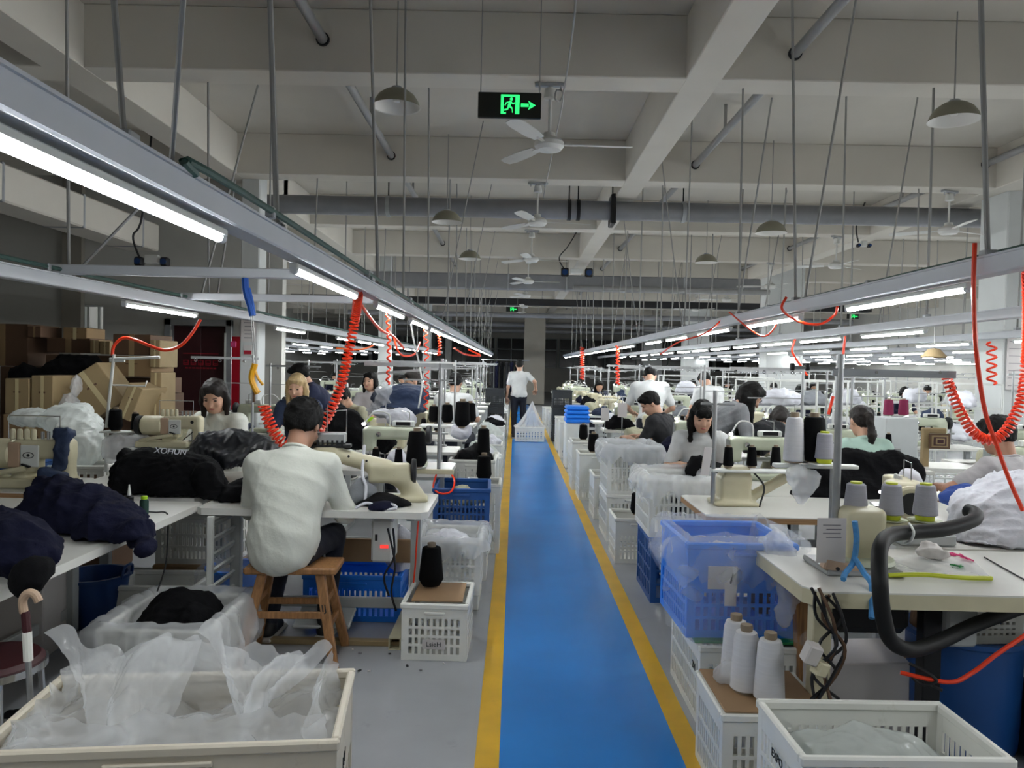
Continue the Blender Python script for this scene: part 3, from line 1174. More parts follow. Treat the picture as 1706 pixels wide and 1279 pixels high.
# exit signs ---------------------------------------------------------
def exit_sign(label, pxc, pyc, y, w=0.36):
    c = P(pxc, pyc, y)
    h = w * 0.405
    t = thing('exit_sign', label, 'sign', (c.x, c.y, c.z), 0)
    MB().box((0, 0.012, 0), (w, 0.024, h), ch=0.004).build('sign_box', M['sign_black'], t)
    g = MB()
    yy = -0.0015
    u = w / 0.36

    def rect(x0, x1, z0, z1):
        g.box(((x0 + x1) / 2 * u, yy, (z0 + z1) / 2 * u), ((x1 - x0) * u, 0.003, (z1 - z0) * u))
    rect(-0.05, -0.034, -0.05, 0.058); rect(0.032, 0.056, -0.05, 0.058); rect(-0.05, 0.056, 0.046, 0.058)
    rect(-0.05, -0.02, -0.05, -0.04)

    def stick(a, b, w_):
        g.bar((a[0] * u, yy, a[1] * u), (b[0] * u, yy, b[1] * u), 0.003, w_ * u)
    g.cyl((0.010 * u, yy - 0.0015, 0.034 * u), (0.010 * u, yy + 0.0015, 0.034 * u), 0.009 * u, n=12)
    stick((0.006, 0.022), (-0.004, -0.008), 0.016)
    stick((0.004, 0.018), (0.022, 0.006), 0.006); stick((0.022, 0.006), (0.028, 0.014), 0.006)
    stick((0.0, 0.018), (-0.02, 0.012), 0.006); stick((-0.02, 0.012), (-0.026, -0.002), 0.006)
    stick((-0.002, -0.006), (0.014, -0.018), 0.009); stick((0.014, -0.018), (0.016, -0.042), 0.008)
    stick((-0.004, -0.006), (-0.012, -0.024), 0.009); stick((-0.012, -0.024), (-0.03, -0.028), 0.008)
    rect(0.064, 0.108, -0.009, 0.009)
    n = len(g.v)
    for dy in (-0.0015, 0.0015):
        g.v += [(0.148 * u, yy + dy, 0.0), (0.106 * u, yy + dy, 0.025 * u), (0.115 * u, yy + dy, 0.0), (0.106 * u, yy + dy, -0.025 * u)]
    g.f += [(n, n + 1, n + 2), (n, n + 2, n + 3), (n + 4, n + 6, n + 5), (n + 4, n + 7, n + 6)]
    for i in range(4):
        j = (i + 1) % 4
        g.f.append((n + i, n + j, n + 4 + j, n + 4 + i))
    g.build('pictogram', M['sign_emit'], t, smooth=None)
    for sx in (-0.46, 0.47):
        MB().cyl((sx * w, 0.012, h / 2), (sx * w, 0.012, Z_SLAB - c.z), 0.0035, n=6).build('wire', M['rod'], t)
    return t


exit_sign('green running man exit sign hung nearest over the aisle', 849, 175, 4.4)
exit_sign('small far green exit sign above the aisle', 853, 515, 23.3)
exit_sign('tiny far green exit sign among the right light rows', 1421, 527, 23.3)
# loose cable looping from the ceiling to the fan mounts
pts = spline([P(965, -60, 4.6), P(953, 60, 5.2), P(937, 160, 6.2), P(925, 165, 6.25), P(928, 150, 6.3), P(938, 165, 6.35), P(922, 245, 8.0), P(905, 330, 9.95)], 8)
tag(MB().tube(pts, 0.007, 6).build('cable', M['rod']), 'thin pale cable strung from the ceiling down to the fans', 'cable')


def twin_spot(label, pxa, pxb, py_, y):
    a, b = P(pxa, py_, y), P(pxb, py_, y)
    c = (a + b) / 2
    t = thing('emergency_light', label, 'emergency light', c)
    w = (b - a).length
    MB().box((0, 0, 0.03), (w * 0.55, 0.07, 0.1), ch=0.01).build('battery_box', M['white_paint'], t)
    for s in (-1, 1):
        h = MB().box((s * w / 2, 0, 0), (w * 0.32, 0.10, w * 0.36), ch=0.02).build('lamp_head', M['blackmetal'], t)
        MB().cyl((s * w / 2, -0.052, 0), (s * w / 2, -0.058, 0), w * 0.12, n=14).build('lens', M['glassy'], h)
    MB().tube(spline([(-w / 2, 0, 0.05), (-w * 0.75, 0, 0.3), (-w * 0.4, 0, 0.55), (0, 0, Z_SLAB - c.z)], 6), 0.012, 6).build('cable', M['dark'], t)
    return t


twin_spot('blue lensed twin emergency light over the aisle', 941, 981, 454, 16.4)
twin_spot('blue lensed twin emergency light at upper right', 1430, 1448, 409, 13.2)
a = P(255, 432, 9.0)
twin_spot('blue twin emergency light at upper left behind the lamps', 232, 275, 436, 9.2)
# ================================================================== light rows
T_Z = 1.915
TRUNK_Z0, TRUNK_Z1 = 1.955, 2.03


def make_tube():
    t = thing('tube_light', 'tube light', 'light')
    L = 1.2
    poly = [(0.0135 * math.cos(a), 0.0135 * math.sin(a)) for a in [math.radians(d) for d in (200, 236, 270, 304, 340, 20, 160)]]
    MB().prism(poly, 0.03, L - 0.03, 'y').build('tube', M['tube_emit'], t, smooth=60)
    MB().box((0, L / 2, 0.0165), (0.036, L, 0.023), ch=0.004).build('batten', M['white_paint'], t)
    for y in (0.015, L - 0.015):
        MB().cyl((0, y - 0.015, 0), (0, y + 0.015, 0), 0.015, n=12).build('end_cap', M['tube_end'], t)
    return t


tube = Proto(make_tube)


def light_row(X, label, side, y0, y1, tubes, rods, braces, near_rods=(), green=False, grp='far tube lights'):
    t = thing('light_trunking', label, 'light trunking', (X, 0, 0))
    MB().box((0, (y0 + y1) / 2, (TRUNK_Z0 + TRUNK_Z1) / 2), (0.085, y1 - y0, TRUNK_Z1 - TRUNK_Z0), ch=0.006).build('trunk', M['trunk'], t)
    lip = MB()
    for s in (-1, 1):
        lip.box((s * 0.046, (y0 + y1) / 2, TRUNK_Z1 - 0.004), (0.012, y1 - y0, 0.008))
    lip.build('trunk_lip', M['trunk'], t)
    for (ya, za, yb, zb, xb, r) in rods:
        MB().cyl((0, ya, za), (xb, yb, zb), r, n=8).build('hanger_rod', M['rod'], t)
        MB().box((0, ya, TRUNK_Z1 + 0.015), (0.05, 0.05, 0.03), ch=0.004).build('clamp', M['steel'], t)
    for (ya, yb, zb, xb, r) in braces:
        MB().cyl((0.02, ya, TRUNK_Z1), (xb, yb, zb), r, n=6).build('brace_rod', M['rod'], t)
    if green:
        MB().tube(spline([(0.05, 2.0, 2.03), (0.06, 2.3, 2.055), (0.055, 6, 2.05), (0.055, 12, 2.05), (0.055, y1, 2.05)], 6), 0.012, 8).build('air_pipe', M['green_pipe'], t)
        for i in range(8):
            MB().box((0.055, 2.6 + i * 1.7, 2.05), (0.03, 0.03, 0.04), ch=0.004).build('pipe_clip', M['steel'], t)
    for i, ys in enumerate(tubes):
        tube.put((X, ys, T_Z), 0, None, grp)
        o = bpy.data.objects[COL.objects[-1].name]
    return t


def ztop(y):
    for b in BEAM_Y:
        if b - 0.02 <= y <= b + BEAM_W + 0.02:
            return Z_BEAM
    return Z_SLAB


ORD = ['nearest', 'second', 'third', 'fourth', 'fifth', 'sixth']


def put_tubes(X, starts, where, grp, unique=4):
    for i, ys in enumerate(starts):
        lab = '%s white tube light down the %s' % (ORDN[i], where)
        tube.put((X, ys, T_Z), 0, lab, grp)


def seq(y0, y1, step):
    out = []
    y = y0
    while y < y1:
        out.append(y)
        y += step
    return out


# left row over the man's table: rods measured from the photograph
X1 = -0.89
rods = []
for (pxb, pyb, pxt, pyt, yb, yt, r) in ((203, 228, 190, 0, 1.74, 1.74, 0.0075), (457, 345, 450, 0, 2.85, 2.85, 0.011), (630, 455, 617, 0, 4.95, 4.95, 0.010)):
    tp = P(pxt, pyt, yt)
    bp = Vector((X1, yb, TRUNK_Z1))
    d = (tp - bp)
    k = (Z_SLAB - bp.z) / d.z
    e = bp + d * k
    rods.append((yb, TRUNK_Z1, e.y, Z_SLAB, e.x - X1, r))
for y in (6.06, 7.8, 9.9 + 0.1, 11.6, 13.5, 15.2, 17.0, 18.8, 20.5, 22.3, 24.1, 26, 28):
    rods.append((y, TRUNK_Z1, y, ztop(y), RNG.uniform(-0.05, 0.03), 0.009))
br = []
tp = P(305, 0, 1.75); bp = Vector((X1 + 0.02, 1.93, TRUNK_Z1)); d = tp - bp; e = bp + d * ((Z_SLAB - bp.z) / d.z)
br.append((1.93, e.y, Z_SLAB, e.x - X1, 0.0065))
for y in (9.0, 12.2, 15.6, 19.2, 22.8):
    br.append((y, y + 0.25, ztop(y), 0.45, 0.007))
light_row(X1, "grey light trunking over the seated man's table row", 'left', -2.5, 30, [], rods, br, green=True)
put_tubes(X1, [-1.9, 1.12, 3.06, 4.86, 6.5, 7.95, 9.2, 10.45, 11.7, 13.0, 14.3, 15.6, 17, 18.3, 19.6, 21, 22.4, 24, 25.6, 27.4], "trunking above the seated man's row", 'tube lights left of the aisle')
# second left row
X2 = -2.68
rods = []
for y in (2.4, 4.6, 6.7, 8.3, 10.1, 12.0, 13.6, 15.4, 17.2, 19, 21, 23):
    rods.append((y, TRUNK_Z1, y, ztop(y), RNG.uniform(-0.05, 0.05), 0.010))
br = []
for (pxb, pyb, pxt, pyt, y) in ((395, 272, 430, 142, 6.55), (357, 470, 392, 300, 6.9), (215, 420, 232, 345, 4.7)):
    a = P(pxt, pyt, y)
    b0 = Vector((X2, y - 0.1, TRUNK_Z1))
    br.append((y - 0.1, a.y, min(a.z, ztop(a.y)), a.x - X2, 0.009))
light_row(X2, 'grey light trunking in front of the lift door', 'left', -2.5, 28, [], rods, br, green=True)
put_tubes(X2, [0.6, 5.24, 8.55, 11.5, 13.0, 14.4, 17, 18.5, 20, 22, 23.5, 25], 'trunking in front of the lift door', 'tube lights left of the aisle')
for (y, lab) in ((4.45, 'nearer grey cross trunking joining the two left light rows'), (6.15, 'farther grey cross trunking joining the two left light rows')):
    t = thing('cross_trunking', lab, 'light trunking', ((X1 + X2) / 2, y, 0))
    MB().box((0, 0, 2.055), (1.9, 0.07, 0.055), ch=0.005).build('trunk', M['trunk'], t)
    for s in (-0.93, 0.93):
        MB().box((s, 0, 2.035), (0.06, 0.09, 0.02), ch=0.003).build('joint_plate', M['steel'], t)
# right row 1
X3 = 1.905
rods = []
for (pxt, pyt, yb, r) in ((1634, 0, 3.13, 0.011), (1320, 0, 5.26, 0.010)):
    tp = P(pxt, pyt, yb)
    bp = Vector((X3, yb, TRUNK_Z1)); d = tp - bp; e = bp + d * ((Z_SLAB - bp.z) / d.z)
    rods.append((yb, TRUNK_Z1, e.y, Z_SLAB, e.x - X3, r))
for y in (1.3, 6.6, 8.7, 10.1, 11.9, 13.5, 15.2, 17, 18.9, 20.6, 22.4, 24.2, 26):
    rods.append((y, TRUNK_Z1, y, ztop(y), RNG.uniform(-0.04, 0.04), 0.009))
br = []
tp = P(1425, 0, 5.1); bp = Vector((X3, 5.15, TRUNK_Z1)); d = tp - bp; e = bp + d * ((Z_SLAB - bp.z) / d.z)
br.append((5.15, e.y, Z_SLAB, e.x - X3, 0.0085))
tp = P(1286, 163, 6.55)
br.append((6.7, tp.y, min(Z_BEAM, tp.z), tp.x - X3, 0.008))
for y in (8.9, 12.1, 15.4, 18.7, 22):
    br.append((y, y + 0.2, ztop(y), 0.35 if int(y) % 2 else -0.3, 0.007))
light_row(X3, 'grey light trunking over the right side table row', 'right', -2.5, 30, [], rods, br, green=True)
put_tubes(X3, [0.4, 3.24, 5.15, 6.83, 8.5, 10.0, 12.3, 13.6, 14.9, 16.2, 17.5, 18.8, 20.2, 21.6, 23, 24.5, 26, 28], "right row's trunking", 'tube lights right of the aisle')
# further rows to the right
X4 = 3.46
rods = [(y, TRUNK_Z1, y, ztop(y), RNG.uniform(-0.05, 0.05), 0.011) for y in (2.5, 4.5, 6.5, 8.2, 10.1, 12, 13.6, 15.4, 17.1, 19, 21, 23, 25)]
br = [(y, y + 0.3, ztop(y), 0.5, 0.008) for y in (7.4, 11, 14.5, 18)]
light_row(X4, 'grey light trunking of the second row on the right', 'right', -2.5, 32, [], rods, br, green=False)
put_tubes(X4, [1.2, 4.0, 6.5, 8.15, 9.6, 11.0, 12.4, 13.8, 15.2, 16.8, 18.4, 20, 22, 24], 'second light row on the right', 'tube lights right of the aisle')
for i, X in enumerate((5.2, 6.95, 8.7, 10.45, 12.2, 13.9)):
    rods = [(y, TRUNK_Z1, y, ztop(y), RNG.uniform(-0.05, 0.05), 0.010) for y in range(4, 26, 2)]
    light_row(X, ['grey light trunking of the third row on the right', 'grey light trunking of the fourth row on the right', 'grey light trunking of the fifth row on the right',
                  'grey light trunking of the sixth row on the right', 'grey light trunking of the seventh row on the right', 'grey light trunking along the far right wall'][i], 'right', -2.0, 34, [], rods, [])
    put_tubes(X, seq(1.0 + 0.3 * i, 32, 1.95 if i < 3 else 2.3), '%s light row on the right' % ['third', 'fourth', 'fifth', 'sixth', 'seventh', 'eighth'][i], 'tube lights in the right hand bays', unique=0)
# left bays beyond the partition
for i, X in enumerate((-4.6, -6.4, -8.2)):
    rods = [(y, TRUNK_Z1, y, ztop(y), RNG.uniform(-0.05, 0.05), 0.010) for y in range(14, 30, 3)]
    light_row(X, ['light trunking just beyond the left pillars', 'light trunking farther left beyond the pillars', 'light trunking at the far left beyond the partition'][i], 'left', 12.5, 34, [], rods, [])
    put_tubes(X, seq(13.5, 32, 2.3), '%s light row beyond the left partition' % ['first', 'second', 'third'][i], 'tube lights beyond the partition', unique=0)
# rows on the left in front of the partition (over the box store)
# ================================================================== things used many times
_CACHE = {}


def cached(key, fn):
    if key not in _CACHE:
        _CACHE[key] = fn()
    return _CACHE[key]


# ---- crates ---------------------------------------------------------------
def crate_body_mesh(w, d, h, mname, pitch=0.032, bands=3, solid_top=0.06):
    def mk():
        b = MB()
        t = 0.006
        b.box((0, 0, 0.008), (w - 0.02, d - 0.02, 0.012))
        for (L, off, ax) in ((w, d / 2 - 0.012, 'x'), (w, -d / 2 + 0.012, 'x'), (d, w / 2 - 0.012, 'y'), (d, -w / 2 + 0.012, 'y')):
            def put(a, z, la, lz, th):
                if ax == 'x':
                    b.box((a, off, z), (la, th, lz))
                else:
                    b.box((off, a, z), (th, la, lz))
            n = max(3, int(round((L - 0.08) / pitch)))
            zlo, zhi = 0.0, h - 0.02
            for i in range(1, n):
                a = -L / 2 + 0.04 + (L - 0.08) * i / n
                put(a, (zlo + zhi) / 2, pitch * 0.46, zhi - zlo, t)
            for s in (-1, 1):
                put(s * (L / 2 - 0.028), (zlo + zhi) / 2, 0.036, zhi - zlo, t * 1.5)
            put(0, 0.018, L - 0.03, 0.034, t * 1.6)
            put(0, zhi - solid_top / 2, L - 0.03, solid_top, t * 1.3)
            for k in range(1, bands):
                put(0, 0.034 + (zhi - solid_top - 0.034) * k / bands, L - 0.03, 0.014, t * 1.6)
        return b.mesh('crate_body', M[mname], 0)
    return cached(('cb', w, d, h, mname, pitch, bands, solid_top), mk)


def crate_rim_mesh(w, d, h, mname):
    def mk():
        b = MB()
        for s in (-1, 1):
            b.box((0, s * (d / 2 - 0.012), h - 0.015), (w, 0.024, 0.03), ch=0.006)
            b.box((s * (w / 2 - 0.012), 0, h - 0.015), (0.024, d - 0.048, 0.03), ch=0.006)
            b.box((0, s * (d / 2 - 0.004), h - 0.05), (w * 0.3, 0.014, 0.016), ch=0.004)
        return b.mesh('crate_rim', M[mname], 30)
    return cached(('cr', w, d, h, mname), mk)


def crate(label, loc, rz=0.0, w=0.56, d=0.38, h=0.31, m='crate', cat='crate', group=None, pitch=0.032, bands=3, solid_top=0.06, name='plastic_crate'):
    t = thing(name, label, cat, loc, rz, group)
    obj('crate_wall', crate_body_mesh(w, d, h, m, pitch, bands, solid_top), t)
    obj('rim', crate_rim_mesh(w, d, h, m), t)
    return t


def rrect(t, w, d, r=0.04):
    """point on a rounded rectangle, t in 0..1"""
    per = [(w / 2, -d / 2), (w / 2, d / 2), (-w / 2, d / 2), (-w / 2, -d / 2)]
    L = 2 * (w + d)
    s = (t % 1.0) * L
    segs = [(per[3], per[0], w), (per[0], per[1], d), (per[1], per[2], w), (per[2], per[3], d)]
    for a, b, l in segs:
        if s <= l:
            k = s / l
            return a[0] + (b[0] - a[0]) * k, a[1] + (b[1] - a[1]) * k
        s -= l
    return per[3]


def bag_liner(label, loc, rz, w, d, h, m='film', inside=0.12, outside=0.14, puff=0.03, seed=1, group=None, name='bag_liner', bottom=None, up=None):
    """translucent bag folded over the rim of a crate; up(t) lifts the free edge"""
    rg = np.random.RandomState(seed)
    nu, nv = 140, 22
    ph = rg.uniform(0, 6.28, 8)
    fr = np.array([3, 5, 8, 11, 15, 21, 27, 34])
    am = np.array([.35, .3, .3, .25, .3, .25, .2, .15])

    def wob(t, k):
        return float(np.sum(am * np.sin(2 * PI * fr * t + ph + k * 1.3)))
    V = []
    for j in range(nv):
        s = j / (nv - 1)
        for i in range(nu):
            t = i / nu
            x, y = rrect(t, w, d)
            nx, ny = x / max(1e-6, abs(x)) if abs(abs(x) - w / 2) < 1e-6 else 0, y / max(1e-6, abs(y)) if abs(abs(y) - d / 2) < 1e-6 else 0
            q = wob(t, s * 3)
            if s < 0.4:            # inside wall
                k = s / 0.4
                ins = 0.035 + 0.03 * (1 - k) + 0.014 * q * (1 - k)
                z = h - inside * (1 - k) + 0.006
                o = -ins
            elif s < 0.55:         # over the rim
                k = (s - 0.4) / 0.15
                o = -0.03 + 0.055 * k
                z = h + 0.018 + 0.012 * math.sin(PI * k) + 0.006 * q
            else:                  # outside skirt
                k = (s - 0.55) / 0.45
                drop = outside * (1 + 0.45 * wob(t, 0.3))
                z = h + 0.012 - max(0.02, drop) * k
                o = 0.018 + puff * (0.3 + 0.5 * k) * (1 + q) + 0.004
                o = max(o, 0.012)
                if up is not None:
                    u = up(t)
                    if u > 0:
                        z = h + 0.012 + u * k + 0.02 * q * k
                        o = 0.02 + 0.12 * k * u + 0.02 * q * k
            V.append((x + nx * o + 0.012 * q * (0.2 if s < 0.5 else k) * (1 if nx == 0 else 0), y + ny * o + 0.012 * q * (0.2 if s < 0.5 else k) * (1 if ny == 0 else 0), z))
    Q = []
    for j in range(nv - 1):
        for i in range(nu):
            i2 = (i + 1) % nu
            Q.append((j * nu + i, j * nu + i2, (j + 1) * nu + i2, (j + 1) * nu + i))
    if bottom is not None:        # crumpled sheet closing the inside
        n0 = len(V)
        nb = 18
        for j in range(nb):
            for i in range(nb):
                x = (i / (nb - 1) - 0.5) * (w - 0.07)
                y = (j / (nb - 1) - 0.5) * (d - 0.07)
                z = h - bottom + 0.03 * math.sin(9 * x + ph[0] + 3 * math.sin(7 * y)) + 0.03 * math.sin(11 * y + ph[1] + 2 * math.sin(13 * x))
                V.append((x, y, z))
        for j in range(nb - 1):
            for i in range(nb - 1):
                Q.append((n0 + j * nb + i, n0 + j * nb + i + 1, n0 + (j + 1) * nb + i + 1, n0 + (j + 1) * nb + i))
    me = np_mesh(name, np.array(V), np.array(Q), M[m])
    o = obj(name, me, None, loc, (0, 0, rz))
    crinkle(o, [(0.006, 18, seed), (0.004, 42, seed + 1)])
    return tag(o, label, 'plastic bag', group)


# ---- cloth heaps --------------------------------------------------------
def heap(label, loc, size, m, seed=1, n=7, vox=0.014, amp=0.022, sc=9, cat='clothing', name='cloth_heap', rz=0.0, group=None, parent=None, flat=0.6):
    """crumpled pile of cloth: base sits on z = 0"""
    r = random.Random(seed)
    sx, sy, sz = size
    pr = [('el', (0, 0, sz * 0.22), (sx * 0.46, sy * 0.46, sz * 0.5), None, 0.06)]
    for i in range(n):
        a = r.uniform(0, 2 * PI)
        q = r.uniform(0.1, 0.62) if i else 0.05
        rr = r.uniform(0.16, 0.30)
        zc = sz * r.uniform(0.2, 0.75) * (1 - 0.7 * q)
        pr.append(('el', (sx / 2 * q * math.cos(a), sy / 2 * q * math.sin(a), zc), (sx * rr, sy * rr, sz * r.uniform(0.22, 0.4)), npR((r.uniform(-.4, .4), r.uniform(-.4, .4), r.uniform(0, 3))), 0.04))
    for i in range(3):
        a = r.uniform(0, 2 * PI)
        p0 = (sx * 0.2 * math.cos(a), sy * 0.2 * math.sin(a), sz * 0.5)
        p1 = (sx * 0.5 * math.cos(a + .3), sy * 0.5 * math.sin(a + .3), sz * 0.12)
        pr.append(('rc', p0, p1, sz * 0.16, sz * 0.10, 0.03))
    o = solid(name, pr, M[m], parent, vox, 0.05, [(amp, sc, seed), (amp * 0.5, sc * 2.2, seed + 50), (amp * 0.25, sc * 4.5, seed + 90)], floor=0.0, loc=loc, rot=(0, 0, rz), rel=2)
    if parent is None:
        tag(o, label, cat, group)
    return o


# ---- thread cones -------------------------------------------------------
def cone_proto(kind):
    def mk():
        t = thing('thread_cone', 'thread cone', 'thread cone')
        if kind == 'black_small':
            MB().lathe([(0.027, 0.012), (0.031, 0.016), (0.023, 0.118), (0.019, 0.122)], 16).build('yarn', M['black_thread'], t)
            MB().lathe([(0.024, 0.0), (0.024, 0.012), (0.014, 0.124), (0.014, 0.134), (0.009, 0.134)], 12).build('cone_core', M['core'], t)
        elif kind == 'black_big':
            MB().lathe([(0.052, 0.01), (0.058, 0.012), (0.082, 0.055), (0.080, 0.075), (0.062, 0.26), (0.055, 0.272), (0.03, 0.275)], 22).build('yarn', M['black_thread'], t)
            MB().lathe([(0.045, 0.0), (0.045, 0.01), (0.028, 0.275), (0.028, 0.30), (0.020, 0.30)], 14).build('cone_core', M['core'], t)
        elif kind == 'black_mid':
            MB().lathe([(0.038, 0.01), (0.045, 0.02), (0.055, 0.045), (0.053, 0.06), (0.046, 0.17), (0.032, 0.178)], 18).build('yarn', M['black_thread'], t)
            MB().lathe([(0.034, 0.0), (0.034, 0.01), (0.02, 0.18), (0.02, 0.195), (0.014, 0.195)], 12).build('cone_core', M['core'], t)
        elif kind == 'lilac':
            MB().lathe([(0.042, 0.022), (0.047, 0.026), (0.036, 0.145), (0.03, 0.15)], 20).build('yarn', M['grey_thread'], t)
            MB().lathe([(0.034, 0.0), (0.037, 0.022), (0.022, 0.15), (0.022, 0.158), (0.016, 0.158)], 14).build('cone_core', M['core_y'], t)
        elif kind == 'white_tall':
            MB().lathe([(0.055, 0.008), (0.062, 0.014), (0.050, 0.20), (0.042, 0.222), (0.03, 0.226)], 22).build('yarn', M['white_thread'], t)
            MB().lathe([(0.05, 0.0), (0.05, 0.008), (0.024, 0.226), (0.026, 0.24), (0.024, 0.25), (0.016, 0.25)], 14).build('cone_core', M['core'], t)
        elif kind == 'white_small':
            MB().lathe([(0.03, 0.01), (0.034, 0.014), (0.026, 0.12), (0.02, 0.124)], 14).build('yarn', M['white_thread'], t)
            MB().lathe([(0.026, 0.0), (0.026, 0.01), (0.015, 0.126), (0.015, 0.136), (0.01, 0.136)], 10).build('cone_core', M['core'], t)
        elif kind == 'magenta':
            MB().lathe([(0.05, 0.01), (0.056, 0.014), (0.046, 0.19), (0.04, 0.2)], 16).build('yarn', M['magenta_thread'], t)
            MB().lathe([(0.045, 0.0), (0.045, 0.01), (0.02, 0.2), (0.02, 0.215), (0.014, 0.215)], 10).build('cone_core', M['core'], t)
        elif kind == 'green':
            MB().lathe([(0.03, 0.01), (0.036, 0.014), (0.026, 0.15), (0.02, 0.154)], 14).build('yarn', M['green_thread'], t)
            MB().lathe([(0.026, 0.0), (0.026, 0.01), (0.015, 0.156), (0.015, 0.166), (0.01, 0.166)], 10).build('cone_core', M['core'], t)
        return t
    return Proto(mk)


CONES = {k: cone_proto(k) for k in ('black_small', 'black_big', 'black_mid', 'lilac', 'white_tall', 'white_small', 'magenta', 'green')}


def cone(kind, loc, label, group=None, scale=None, rz=0.0):
    s = (scale, scale, scale) if isinstance(scale, (int, float)) else scale
    return CONES[kind].put(loc, rz, label, group, s)


# ---- tables -------------------------------------------------------------
TZ = 0.76


def table(label, loc, rz=0.0, w=1.2, d=0.55, edge='ply', name='sewing_table', group=None, h=TZ, box_at=0.25, mk_motor=True):
    t = thing(name, label, 'table', loc, rz, group)
    c = 0.035

    def top():
        pl = [(-w / 2 + c, -d / 2), (w / 2 - c, -d / 2), (w / 2, -d / 2 + c), (w / 2, d / 2 - c), (w / 2 - c, d / 2), (-w / 2 + c, d / 2), (-w / 2, d / 2 - c), (-w / 2, -d / 2 + c)]
        return MB().prism(pl, h - 0.006, h, 'z').mesh('tabletop', M['tabletop'], 0), MB().prism(pl, h - 0.036, h - 0.006, 'z').mesh('edge_band', M[edge], 0)
    a, b = cached(('tt', w, d, h, edge), top)
    obj('tabletop', a, t)
    obj('edge_band', b, t)

    def leg():
        m = MB()
        m.box((0, 0, 0.025), (0.06, d * 0.95, 0.05), ch=0.005)
        m.box((0, 0, h / 2 + 0.01), (0.06, 0.05, h - 0.09), ch=0.004)
        m.box((0, 0, h - 0.05), (0.05, d * 0.85, 0.028), ch=0.004)
        return m.mesh('leg', M['tableframe'], 30)
    lm = cached(('tl', d, h), leg)
    for s in (-1, 1):
        obj('leg', lm, t, (s * (w / 2 - 0.1), 0.04, 0))
    sm = cached(('ts', w), lambda: MB().box((0, 0, 0), (w - 0.26, 0.03, 0.06), ch=0.004).mesh('stretcher', M['tableframe'], 30))
    obj('stretcher', sm, t, (0, 0.06, 0.16))
    if mk_motor:
        cb = cached('control_box', lambda: MB().box((0, 0, 0), (0.12, 0.2, 0.24), ch=0.012).mesh('control_box', M['white_paint'], 30))
        o = obj('control_box', cb, t, (w * box_at, -0.02, h - 0.2))
        obj('display', cached('ctl_disp', lambda: MB().box((0, 0, 0), (0.045, 0.004, 0.018)).mesh('display', M['led_red'], 0)), o, (0.015, -0.102, -0.03))
        obj('switch', cached('ctl_sw', lambda: MB().box((0, 0, 0), (0.014, 0.006, 0.035)).mesh('switch', M['dark'], 0)), o, (-0.03, -0.102, 0.02))
        pd = cached('pedal', lambda: MB().box((0, 0, 0), (0.32, 0.2, 0.02), ch=0.006).cyl((0.0, 0.03, 0), (0.0, 0.06, 0.40), 0.006, n=6).mesh('pedal', M['tableframe'], 30))
        obj('pedal', pd, t, (0.02, -0.05, 0.10), (0.25, 0, 0))
    return t


# ---- sewing machines ------------------------------------------------------
def make_lockstitch():
    t = thing('sewing_machine', 'sewing machine', 'sewing machine')
    pr = [('bx', (0, 0, 0.022), (0.24, 0.089, 0.022), 0.008), ('bx', (0.165, 0.0, 0.15), (0.065, 0.055, 0.13), 0.03, None, 0.05),
          ('bx', (-0.01, 0, 0.262), (0.22, 0.05, 0.048), 0.025, None, 0.02), ('bx', (-0.195, 0, 0.215), (0.045, 0.052, 0.09), 0.02, None, 0.02)]
    solid('machine_body', pr, M['cream2'], t, 0.009, 0.02)
    MB().box((-0.243, 0, 0.215), (0.008, 0.085, 0.15), ch=0.003).build('face_plate', M['alu'], t)
    MB().lathe([(0.02, 0), (0.066, 0.004), (0.07, 0.012), (0.07, 0.034), (0.064, 0.04), (0.02, 0.044)], 20, axis='x', c=(0.232, 0, 0.255)).build('handwheel', M['green_thread'] if False else M['dark'], t)
    MB().cyl((-0.195, 0, 0.13), (-0.195, 0, 0.05), 0.006, n=8).cyl((-0.195, 0, 0.06), (-0.195, 0, 0.03), 0.002, n=5).build('needle_bar', M['chrome'], t)
    MB().cyl((-0.17, 0, 0.13), (-0.17, 0, 0.06), 0.005, n=8).box((-0.175, -0.012, 0.05), (0.03, 0.04, 0.012), ch=0.003).build('presser_foot', M['chrome'], t)
    MB().lathe([(0.0, 0), (0.018, 0.002), (0.018, 0.01), (0.012, 0.016), (0, 0.018)], 14, axis='y', c=(-0.12, -0.068, 0.255)).build('tension_disc', M['chrome'], t)
    MB().box((0.06, 0, 0.335), (0.17, 0.05, 0.045), ch=0.008).build('control_panel', M['white_paint'], t)
    MB().box((0.06, -0.027, 0.337), (0.11, 0.004, 0.026)).build('panel_screen', M['blackmetal'], t)
    MB().box((-0.19, 0, 0.046), (0.07, 0.06, 0.004)).build('needle_plate', M['chrome'], t)
    MB().tube(spline([(-0.05, 0.03, 0.31), (-0.06, 0.04, 0.40), (-0.16, 0.0, 0.42), (-0.23, -0.04, 0.34)], 5), 0.006, 6).build('lamp_neck', M['white_paint'], t)
    MB().ball((-0.235, -0.045, 0.33), (0.016, 0.016, 0.012), 10, 6).build('lamp_head', M['led_emit'], t)
    MB().cyl((0.10, 0.03, 0.31), (0.10, 0.03, 0.42), 0.004, n=6).cyl((0.10, 0.03, 0.42), (0.04, 0.03, 0.43), 0.004, n=6).build('thread_guide', M['chrome'], t)
    return t


